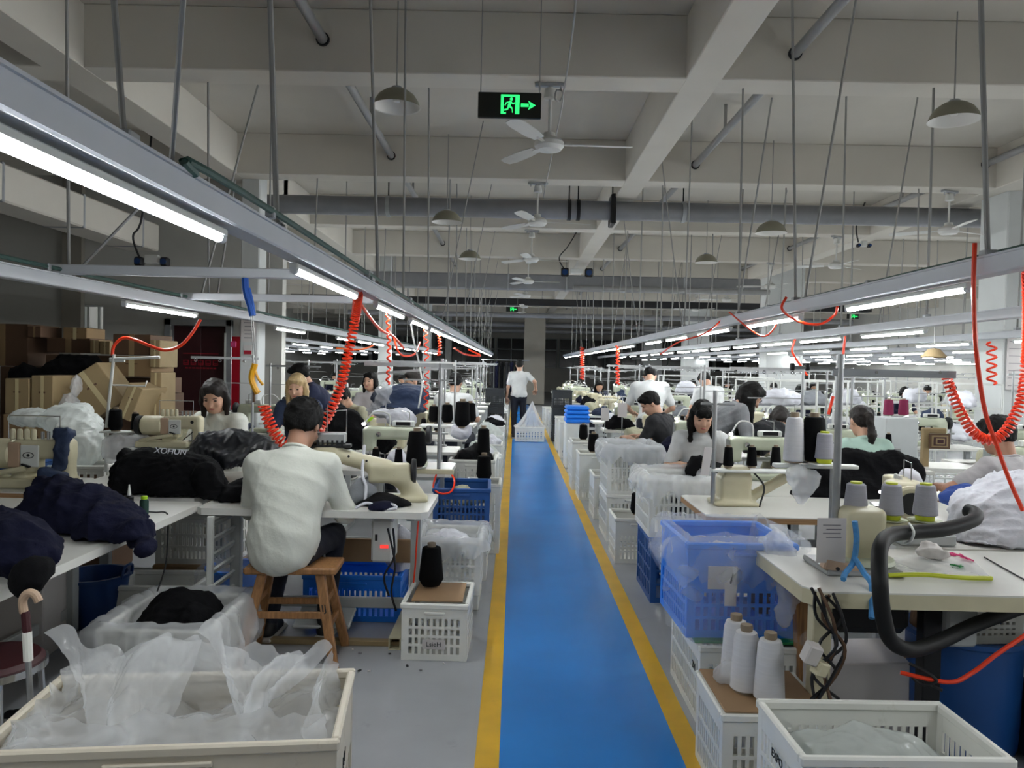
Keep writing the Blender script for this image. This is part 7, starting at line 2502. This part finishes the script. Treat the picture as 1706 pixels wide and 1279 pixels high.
# ---- red hoses on the right ----------------------------------------------------------
yH = 3.5
pts = [P(1577, 628, yH), P(1586, 655, yH), P(1602, 690, yH), P(1622, 720, yH), P(1648, 733, yH), P(1672, 722, yH), P(1690, 695, yH), P(1704, 660, yH), P(1712, 600, yH), P(1716, 520, 3.3), P(1715, 420, 3.1)]
tag(MB().tube(coil(pts, 0.019, 0.020, 8, 0.026), 0.006, 6).build('coil_hose', M['red_hose']), 'orange coiled air hose looping at the right edge', 'hose')
tag(MB().tube(spline([P(1624, 405, 3.1), P(1622, 480, 3.1), P(1626, 580, 3.1), P(1640, 680, 3.15), P(1660, 740, 3.2), P(1682, 800, 3.2), P(1704, 850, 3.2)], 8), 0.009, 8).build('air_hose', M['red_hose']), 'straight red hose falling from the right trunking', 'hose')
tag(MB().tube(spline([P(1310, 495, 5.1), P(1303, 515, 5.1), P(1330, 535, 5.2), P(1365, 540, 5.2), P(1390, 525, 5.2), P(1395, 510, 5.1)], 8), 0.009, 8).build('air_hose', M['red_hose']), 'red hose sagging under the right trunking', 'hose')
tag(MB().tube(spline([P(1325, 565, 6.2), P(1320, 585, 6.2), P(1332, 606, 6.2), P(1345, 625, 6.2)], 8), 0.009, 8).build('air_hose', M['red_hose']), 'pale red hose hanging in front of the grey pillar', 'hose')
tag(MB().tube(spline([P(1300, 530, 5.6), P(1270, 560, 5.9), P(1215, 520, 6.5)], 8), 0.007, 8).build('air_hose', M['red_hose']), 'thin red hose slanting along the right trunking', 'hose')
tag(MB().tube(spline([P(1205, 530, 7.0), P(1175, 555, 7.2), P(1130, 570, 7.6), P(1100, 590, 8.2)], 8), 0.008, 8).build('air_hose', M['red_hose']), 'red hose slanting beside the right row tubes', 'hose')
tag(MB().tube(spline([P(1408, 560, 6.0), P(1405, 590, 6.0)], 4), 0.010, 8).build('air_hose', M['red_hose']), 'short red hose below the second right trunking', 'hose')
tag(MB().tube(spline([P(1388, 660, 5.0), P(1380, 690, 5.0)], 4), 0.010, 8).build('air_hose', M['red_hose']), 'short red hose behind the grey stand pole', 'hose')
for (px_, y0_, y1_, y, lab, pitch, R_) in ((970, 578, 632, 20.8, 'dense orange coil hose hanging right of the aisle', 0.055, 0.055), (1029, 576, 640, 14.0, 'red coil hose hanging beside the dense orange one', 0.06, 0.034), (1652, 570, 640, 5.5, 'pale red coil at the far right board', 0.06, 0.03)):
    tag(MB().tube(coil([P(px_, y0_, y), P(px_, (y0_ + y1_) / 2, y), P(px_, y1_, y)], R_, pitch, 8), 0.008 if y < 9 else 0.013, 6).build('coil_hose', M['red_hose']), lab, 'hose')

# ================================================================== rows of workplaces down the hall
def join_tree(root, name):
    """the parts of a thing as one mesh, for copies too small to show them"""
    b = _bm.new()
    mats = []
    for ch in root.children:
        src = ch.data
        n0 = len(b.faces)
        tmp = src.copy()
        tmp.transform(ch.matrix_local if ch.parent else Matrix.Identity(4))
        b.from_mesh(tmp)
        b.faces.ensure_lookup_table()
        m = src.materials[0]
        if m not in mats:
            mats.append(m)
        for f in b.faces[n0:]:
            f.material_index = mats.index(m)
        bpy.data.meshes.remove(tmp)
    me = bpy.data.meshes.new(name)
    b.to_mesh(me)
    b.free()
    for m in mats:
        me.materials.append(m)
    me.shade_smooth()
    me.set_sharp_from_angle(angle=math.radians(35))
    return me


bpy.context.view_layer.update()
_tmp = []


def far_mesh(proto, name):
    o = proto.make()
    for ch in o.children:
        ch.matrix_local
    me = join_tree(o, name)
    for ch in list(o.children):
        for g in list(ch.children):
            bpy.data.objects.remove(g, do_unlink=True)
        bpy.data.objects.remove(ch, do_unlink=True)
    bpy.data.objects.remove(o, do_unlink=True)
    return me


FM = {'lock': far_mesh(LOCK, 'sewing_machine'), 'over': far_mesh(OVER, 'overlock_machine'), 'a': far_mesh(STANDS['a'], 'thread_stand'), 'b': far_mesh(STANDS['b'], 'thread_stand')}
FCONE = {k: far_mesh(CONES[k], 'thread_cone') for k in ('black_small', 'white_small', 'black_mid', 'green', 'lilac')}
FT_TOP = MB().box((0, 0, TZ - 0.015), (1.12, 0.52, 0.03), ch=0.004).mesh('tabletop', M['tabletop'], 0)
_m = MB()
for s in (-1, 1):
    _m.box((s * 0.48, 0, 0.37), (0.05, 0.05, 0.72)).box((s * 0.48, 0, 0.025), (0.05, 0.46, 0.05))
_m.box((0, 0, 0.3), (0.92, 0.03, 0.05))
FT_FRAME = _m.mesh('frame', M['tableframe'], 0)
HEAPS = []


def heap_mesh(m, seed, size):
    o = heap('x', (0, 0, 0), size, m, seed, vox=0.02, amp=0.02, sc=11)
    me = o.data
    bpy.data.objects.remove(o, do_unlink=True)
    return me


HM = {k: heap_mesh(k, 200 + i, sz) for i, (k, sz) in enumerate((('black_cloth', (0.5, 0.36, 0.24)), ('white_cloth', (0.5, 0.36, 0.26)), ('navy_cloth', (0.5, 0.4, 0.22)), ('grey_cloth', (0.45, 0.36, 0.2)), ('shirt_khaki', (0.45, 0.36, 0.24)), ('film_white', (0.5, 0.4, 0.3)), ('denim', (0.5, 0.4, 0.28))))}


def one(name, me, loc, rz, label, cat, group, scale=None):
    o = obj(name, me, None, loc, (0, 0, rz), scale)
    return tag(o, label, cat, group)


ROWN = {}


def station(xc, y, row, grp, r, detail=False, flip=False, cones=True, mach=True, cloth=None):
    rz = PI if flip else 0.0
    if any(abs(xc - a) < 0.95 and abs(y - b) < 0.48 for a, b in RPOS) or False:
        return
    ROWN[row] = ROWN.get(row, 0) + 1
    where = 'at the %s table of the %s' % (ORDN[ROWN[row] - 1], row)
    grp = row
    STN.append((xc, y, where))
    t = thing('sewing_table', 'white sewing table %s' % where, 'table', (xc, y, 0), rz, grp + ': tables')
    obj('tabletop', FT_TOP, t)
    obj('frame', FT_FRAME, t)
    mx = xc + r.uniform(-0.22, 0.05)
    my = y + r.uniform(-0.03, 0.06)
    k = r.choice(('lock', 'over', 'lock'))
    if mach:
        if detail:
            (LOCK if k == 'lock' else OVER).put((mx, my, TZ), rz, ('pale lockstitch machine ' if k == 'lock' else 'cream overlock machine ') + where, grp + ': machines')
        else:
            one('sewing_machine' if k == 'lock' else 'overlock_machine', FM[k], (mx, my, TZ), rz, ('small pale lockstitch machine ' if k == 'lock' else 'small cream overlock machine ') + where, 'sewing machine', grp + ': machines')
    sk = r.choice('ab')
    sx = xc + (0.06 if sk == 'a' else 0.40)
    sy = y + (0.2 if not flip else -0.2)
    if detail:
        STANDS[sk].put((sx, sy, TZ), 0, 'metal thread stand ' + where, grp + ': stands')
    else:
        one('thread_stand', FM[sk], (sx, sy, TZ), 0, 'small metal thread stand ' + where, 'thread stand', grp + ': stands', (1, 1, r.uniform(0.9, 1.05)))
    if cones:
        for ip, p in enumerate(stand_spots(sk, (sx, sy, TZ))):
            side = ('left', 'middle', 'right')[ip if sk == 'a' else 2 - ip]
            if r.random() < 0.8:
                kk = r.choice(('black_small', 'black_small', 'black_small', 'white_small', 'black_small', 'green'))
                if detail:
                    cone(kk, p, side + {'black_small': ' small black cone ', 'white_small': ' small white cone ', 'green': ' dark green cone '}[kk] + where, grp + ': cones')
                else:
                    one('thread_cone', FCONE[kk], p, 0, side + {'black_small': ' tiny black cone ', 'white_small': ' tiny white cone ', 'green': ' tiny dark green cone '}[kk] + where, 'thread cone', grp + ': cones')
    if cloth is None:
        cloth = r.choice(('black_cloth', 'white_cloth', 'navy_cloth', 'grey_cloth', None, 'white_cloth', 'shirt_khaki', 'denim'))
    if cloth:
        one('cloth_heap', HM[cloth], (xc - 0.3 + r.uniform(-0.1, 0.1), y - 0.05, TZ), r.uniform(0, 3), {'black_cloth': 'black', 'white_cloth': 'white', 'navy_cloth': 'navy', 'grey_cloth': 'grey', 'shirt_khaki': 'khaki', 'denim': 'dark blue'}[cloth] + ' cloth heap ' + where, 'clothing',
            grp + ': cloth', (r.uniform(0.6, 1.0), r.uniform(0.6, 1), r.uniform(0.6, 1.1)))


r = random.Random(11)
STN = []
RPOS = [(P(a, 640, b).x, b) for a, b in ((1292, 8.9), (1345, 9.2), (1405, 9.6), (1520, 11.0), (1600, 9.5), (1240, 12.3), (1140, 13.0))]
# left of the aisle, row A
for i, y in enumerate([7.2, 8.45] + [10.35 + 1.5 * k for k in range(10)]):
    station(-1.07, y, 'left aisle row', '', r, detail=i < 2, cloth=['navy_cloth', 'white_cloth'][i] if i < 2 else None)
for i, y in enumerate([7.0 + 1.55 * k for k in range(11)]):
    station(-2.72, y, 'second left row', '', r, detail=i < 1, flip=True)
for X in (-4.8, -6.5):
    for y in (13.2, 15.2, 17.4, 20):
        station(X, y, 'row %s left pillars' % ('beyond' if X > -5 else 'far beyond'), '', r)
# right of the aisle
station(1.78, 5.62, 'right aisle row', '', r, detail=True, cloth='black_cloth')
station(1.78, 7.25, 'right aisle row', '', r, detail=True, cloth='navy_cloth')
for i, y in enumerate([8.55 + 1.45 * k for k in range(12)]):
    station(1.72, y, 'right aisle row', '', r, detail=i < 1)
station(2.9, 6.55, 'second right row', '', r, detail=True, cloth='grey_cloth')
for i, y in enumerate([8.3 + 1.5 * k for k in range(10)]):
    station(3.05, y, 'second right row', '', r, detail=i < 1)
for X, ys, nm in ((4.6, 7.0, 'third'), (5.72, 9.4, 'fourth'), (7.9, 12.2, 'fifth'), (9.6, 14.5, 'sixth'), (11.3, 17, 'seventh')):
    y = ys
    while y < 23:
        if True:
            station(X, y, '%s right row' % nm, '', r, detail=(X == 4.6 and y < 7.5))
        y += 1.6

# white cloth stacks and wire racks on the right
def make_rack():
    t = thing('wire_rack', 'white wire rack', 'rack')
    for sx in (-0.4, 0.4):
        for sy in (-0.2, 0.2):
            MB().cyl((sx, sy, 0), (sx, sy, 1.45), 0.012, n=6).build('post', M['white_paint'], t)
    for z in (0.3, 0.75, 1.15, 1.45):
        m = MB()
        for i in range(9):
            m.bar((-0.4 + 0.1 * i, -0.2, z), (-0.4 + 0.1 * i, 0.2, z), 0.006, 0.006)
        m.bar((-0.4, -0.2, z), (0.4, -0.2, z), 0.012, 0.02).bar((-0.4, 0.2, z), (0.4, 0.2, z), 0.012, 0.02)
        m.build('wire_shelf', M['white_paint'], t)
    return t


RACK = Proto(make_rack)
for i, (px_, y) in enumerate(((1292, 8.9), (1345, 9.2), (1405, 9.6), (1520, 11.0), (1600, 9.5), (1240, 12.3), (1140, 13.0))):
    x = P(px_, 640, y).x
    RACK.put((x, y, 0), 0, ['white wire rack beside the bending person', 'white wire rack behind the navy cone', 'white wire rack behind the grey stand pole', 'white wire rack deep in the right rows', 'white wire rack left of the notice board',
                            'white wire rack near the middle pillar', 'white wire rack between the two pillars'][i], 'wire racks on the right')
    for j, z in enumerate((0.755, 1.155)):
        k = ('white_cloth', 'white_cloth', 'grey_cloth', 'white_cloth')[(i + j) % 4]
        one('cloth_heap', HM[k], (x + 0.05 * (j - 0.5), y, z), 0.3 * i, '%s %s cloth on the wire rack %s' % (('lower', 'upper')[j], {'white_cloth': 'white', 'grey_cloth': 'grey'}[k], ['beside the bending person', 'behind the navy cone', 'behind the grey stand pole', 'deep in the right rows', 'left of the notice board', 'near the middle pillar', 'between the two pillars'][i]),
            'clothing', 'cloth on wire racks', (1.3, 0.9, 1.1))

# crates along the aisle, farther down
for i, y in enumerate([7.0, 8.2, 9.4, 10.6, 11.8, 13.0, 14.4, 17, 19, 21]):
    x = -0.36
    hh = r.uniform(0.4, 0.62) if i > 1 else (0.72, 0.6)[i]
    lab = ['tall white grid crate with black contents left of the aisle', 'white crate behind the tall grid crate'][i] if i < 2 else ORDN[i] + ' white crate lining the left aisle edge'
    crate(lab, (x, y, 0), 0, 0.42, 0.55, hh, 'crate', group='crates down the left aisle edge', pitch=0.03, bands=6 if i == 0 else 3)
    k = ('black_cloth', 'white_cloth', 'film_white', 'white_cloth', 'film_white')[i % 5]
    one('cloth_heap' if k != 'film_white' else 'film_sack', HM[k], (x, y, hh - 0.06), 0.4 * i, {'black_cloth': 'black garments', 'white_cloth': 'white garments', 'film_white': 'pale film bundle'}[k] + ' heaped on a left aisle crate, %s' % ['nearest', 'second', 'third', 'fourth', 'fifth', 'sixth', 'seventh', 'eighth', 'ninth', 'tenth'][i],
        'clothing', 'heaps on left aisle crates', (0.75, 1.1, 0.9))
for i, y in enumerate([10.9, 13.4, 14.6, 17.5, 19.5, 21.5]):
    crate(ORDN[i] + ' white crate far along the right aisle edge', (1.0, y, 0), 0, 0.42, 0.55, r.uniform(0.4, 0.65), 'crate', group='crates down the right aisle edge', solid_top=0.15)
for i, (x, y, z) in enumerate(((1.0, 16.2, 0), (1.0, 16.2, 0.36), (1.0, 16.2, 0.72), (1.45, 16.2, 0), (1.45, 16.2, 0.36), (-0.42, 16.6, 0), (-0.42, 16.6, 0.36), (-0.42, 16.6, 0.72))):
    crate(['bottom', 'middle', 'top', 'bottom', 'top', 'bottom', 'middle', 'top'][i] + ' dark crate in the stack ' + ('right of the walking person' if i < 3 else 'behind the right aisle edge' if i < 5 else 'left of the walking person'), (x, y, z), 0, 0.42, 0.5, 0.35, 'crate_dark', solid_top=0.15)
cone('black_mid', (-0.56, 6.35, TZ - 0.0) if False else (P(805, 765, 6.9).x, 6.9, 0.72), 'tall black cone on the tall grid crate', None, (1.1, 1.1, 1.5))
# cones on the table end left of the aisle
for i, (px_, py_, y, k, sc_) in enumerate(((722, 704, 6.1, 'black_mid', 0.75), (745, 705, 6.1, 'black_mid', 0.85), (770, 712, 6.0, 'black_mid', 1.15), (783, 704, 6.2, 'black_mid', 0.9), (806, 800, 6.5, 'black_mid', 1.2))):
    q = P(px_, py_, y)
    cone(k, (q.x, q.y, q.z), ['leftmost black cone on the rear tray left of the aisle', 'second black cone on the rear tray left of the aisle', 'bulky black cone in white foam left of the aisle', 'black cone at the right of the rear tray', 'black cone on the crate right of the blue one'][i], None, sc_)
t = thing('thread_stand', 'rear cone tray with pale posts left of the aisle', 'thread stand', (0, 0, 0))
a, b = P(700, 706, 6.12), P(790, 708, 6.12)
MB().box((a + b) / 2 - Vector((0, 0, 0.012)), ((b - a).length, 0.2, 0.018), ch=0.004).build('tray', M['white_paint'], t)
MB().cyl((P(735, 706, 6.22).x, 6.22, TZ), (P(735, 706, 6.22).x, 6.22, 1.6), 0.012, n=8).build('pole', M['alu'], t)
MB().bar(P(628, 622, 6.2), P(752, 612, 6.2), 0.016, 0.02).build('top_bar', M['alu'], t)
MB().bar(P(690, 607, 6.2), P(760, 606, 6.2), 0.016, 0.03).build('upper_bar', M['white_paint'], t)
garment('white foam cup holding the bulky black cone', [(768, 722, 6.0, (.07, .06, .05)), (758, 715, 6.0, (.03, .05, .05)), (780, 716, 6.0, (.03, .05, .05))], 'white_cloth', 91, floor=None, amp=0.008, sc=20, vox=0.01)
crate('white crate beneath the black cone right of the blue crate', (P(806, 800, 6.5).x, 6.5, 0), 0, 0.3, 0.4, P(806, 800, 6.5).z, 'crate')

# ---- people in the left rows -----------------------------------------------------------
person('person in navy jacket and black cap leaning left', (-1.88, 8.1, 0), PI / 2 + 0.25, sit=None, lean=32, head=(30, 0, 0), hands=((-0.15, 0.55, 0.95), (0.2, 0.5, 0.95)), shirt='shirt_navy', sleeve='long', hair='short', vox=0.014, fseed=31, face=True, scale=0.97)
person('person with blond hair bent over lit machine', (-2.05, 7.4, 0), PI + 0.1, sit=0.60, lean=16, head=(20, -8, 0), hands=((-0.16, 0.42, 0.82), (0.16, 0.42, 0.82)), shirt='denim', hair='loose', hairm='hair_blond', female=True, vox=0.013, fseed=32)
person('person in khaki shirt sewing under a bright lamp', (-1.8, 9.1, 0), PI - 0.6, sit=0.48, lean=22, head=(45, 0, 0), hands=((-0.16, 0.44, 0.82), (0.16, 0.44, 0.82)), shirt='shirt_khaki', sleeve='long', hair='short', vox=0.014, fseed=33)
person('person with dark hair looking up between the left rows', (-1.95, 10.6, 0), PI - 0.1, sit=0.50, lean=10, head=(5, -12, 0), hands=((-0.16, 0.42, 0.82), (0.16, 0.42, 0.82)), shirt='shirt_grey', hair='bob', female=True, vox=0.014, fseed=34, scale=1.05)
person('person in beige top and dark vest turned to the left', (-1.08, 9.2, 0), PI / 2 + 0.4, sit=0.52, lean=8, head=(10, 0, 0), hands=((-0.16, 0.42, 0.84), (0.16, 0.42, 0.84)), shirt='shirt_khaki', hair='bun', hairm='hair_brown', female=True, vox=0.014, fseed=35, scale=1.06)
person('person in white shirt from behind in the left row', (-0.80, 9.75, 0), -0.15, sit=0.50, lean=14, head=(20, 0, 0), hands=((-0.16, 0.42, 0.84), (0.16, 0.42, 0.84)), shirt='shirt_cool', hair='short', vox=0.014, fseed=36, scale=1.08, face=False)
garment('large dark blue jacket stack in the left row', [(650, 662, 8.2, (.2, .25, .13)), (680, 660, 8.2, (.22, .25, .15)), (665, 680, 8.1, (.3, .25, .1))], 'denim', 92, floor=None, amp=0.02, sc=9)
garment('clear film covering beside the dark blue jackets', [(640, 660, 8.0, (.1, .1, .16)), (630, 680, 8.0, (.12, .1, .08))], 'film', 93, floor=None, amp=0.02, sc=14, cat='plastic bag', name='film_sack')
garment('black garments hanging behind the man\'s machine', [(580, 715, 6.3, (.14, .15, .18)), (560, 700, 6.4, (.12, .15, .16)), (605, 730, 6.3, (.12, .15, .1)), (640, 735, 6.3, (.1, .12, .1))], 'black_cloth', 94, floor=None, amp=0.02, sc=10)
garment('white cloth folded on the machine behind the big black cone', [(665, 695, 6.4, (.12, .12, .09)), (680, 700, 6.4, (.08, .1, .08)), (640, 688, 6.5, (.12, .1, .04))], 'white_cloth', 95, floor=None, amp=0.012, sc=14)
q = P(617, 698, 5.9)
tag(MB().ball(q, (0.03, 0.012, 0.012), 12, 8, (0, -0.6, 0)).build('marker_cap', M['lime']), 'lime green handle beside the pale machine', 'tool')
one('cloth_heap', HM['grey_cloth'], (-2.75, 9.9, TZ), 1.0, 'grey cloth heap near the white pillar', 'clothing', None)

# far workers, copies of two figures
pA = person('small distant person in white, back of the second right row', (3.0, 12.2, 0), PI, sit=0.48, lean=16, head=(30, 0, 0), shirt='shirt_cool', hair='short', vox=0.022, face=False, group='distant workers', collar=False)
pB = person('small distant person in dark shirt by the third right row', (4.6, 12.3, 0), PI, sit=0.48, lean=18, head=(30, 0, 0), shirt='shirt_navy', hair='bob', female=True, vox=0.022, face=False, group='distant workers', collar=False)
_far = [q for q in STN if 11.5 < q[1] < 21]
r.shuffle(_far)
for i, (x, y, wh) in enumerate(_far[:16]):
    f_ = r.random() < 0.5
    copy_tree(pA if i % 2 == 0 else pB, (x + 0.05, y + (0.52 if f_ else -0.52), 0), PI if f_ else 0.0, 'distant person in %s %s' % ('white' if i % 2 == 0 else 'navy', wh))

# ---- the walking person with the bagged crate in the aisle ---------------------------------
person('person in white t-shirt walking away down the blue aisle', (0.10, 16.5, 0), 0.05, sit=None, lean=3, head=(8, 0, 0), hands=((-0.27, 0.05, 0.85), (0.36, 0.02, 1.05)), shirt='shirt_cool', hair='short', vox=0.014, fseed=41, face=False, scale=1.0, loose=1.12, pole=(0.5, -0.7, -0.4))
crate('white crate standing in the blue aisle', (0.33, 15.95, 0.01), 0.0, 0.62, 0.42, 0.30, 'crate', pitch=0.06, bands=3, solid_top=0.08)
ap = P(887, 668, 16.0)


def cone_bag(u, v):
    x, y = rrect(u, 0.6, 0.4)
    k = v ** 0.62
    f = 1 + 0.25 * math.sin(2 * PI * 9 * u) * v + 0.1 * math.sin(2 * PI * 17 * u + 1)
    return Vector((0.33 + (x * (1 - k) + 0.02 * x) * f + (ap.x - 0.33) * k, 15.95 + (y * (1 - k) + 0.02 * y) * f + 0.03 * k, 0.31 + (ap.z - 0.31) * v))


tag(MB().grid(110, 18, cone_bag).build('plastic_bag', M['film'], None, smooth=180), 'gathered clear bag rising from the crate in the aisle', 'plastic bag')
t = thing('garment_rack', 'garment rack with dark coats past the walking person', 'rack', (-0.35, 21.5, 0))
for x in (-0.55, 0.55):
    MB().cyl((x, 0, 0), (x, 0, 1.72), 0.015, n=8).build('post', M['alu'], t)
MB().cyl((-0.6, 0, 1.72), (0.75, 0, 1.72), 0.014, n=8).build('rail', M['alu'], t)
for i in range(6):
    MB().box((-0.3 + 0.14 * i, 0, 1.25), (0.10, 0.42, 0.85), ch=0.04).build('coat', M[('shirt_black', 'navy_cloth', 'black_cloth')[i % 3]], t)

# ================================================================== small extras
for (px_, py_, y, w_, h_, lab) in ((1037, 683, 8.3, 0.10, 0.15, 'white paper slip on a stand pole right of the aisle'), (1008, 690, 9.6, 0.10, 0.16, 'white paper slip near the pale cabinet'), (642, 694, 6.9, 0.16, 0.12, 'pale panel on the machine behind the big black cone')):
    q = P(px_, py_, y)
    t = thing('paper_slip', lab, 'paper', (q.x, y, q.z))
    MB().box((0, 0, 0), (w_, 0.004, h_)).build('sheet', M['paper'], t)
    MB().cyl((0, 0.01, -h_), (0, 0.01, 0.005 - q.z), 0.005, n=6).cyl((0, 0.01, -h_), (0, 0.01, h_), 0.005, n=6).build('pole', M['alu'], t)
q = P(1556, 585, 7.0)
t = thing('paper_cone', 'straw coloured paper ornament hanging at the right rows', 'ornament', q)
MB().lathe([(0.0, 0.03), (0.05, 0.02), (0.11, -0.05), (0.10, -0.06), (0.04, 0.0), (0.0, 0.01)], 12).build('shade', M['carton2'], t)
MB().cyl((0, 0, 0.02), (0, 0, 1.95 - q.z + 0.06), 0.004, n=5).build('cord', M['rod'], t)
# dirt and scraps on the floor by the man's table
r = random.Random(5)
for i in range(14):
    q = G(560 + r.uniform(0, 190), 1080 + r.uniform(0, 40), 0.0)
    a = r.uniform(0, 6.28)
    L = r.uniform(0.006, 0.02)
    o = MB().box((q.x, q.y, 0.004), (L, L * 0.6, 0.006), (0, 0, a), ch=0.001).build('lint_scrap', M[('ink', 'paper_ink', 'paper')[i % 3]])
    tag(o, ORDN[i] + ' tiny lint scrap on the grey floor by the table leg', 'scrap', 'lint scraps on the floor')
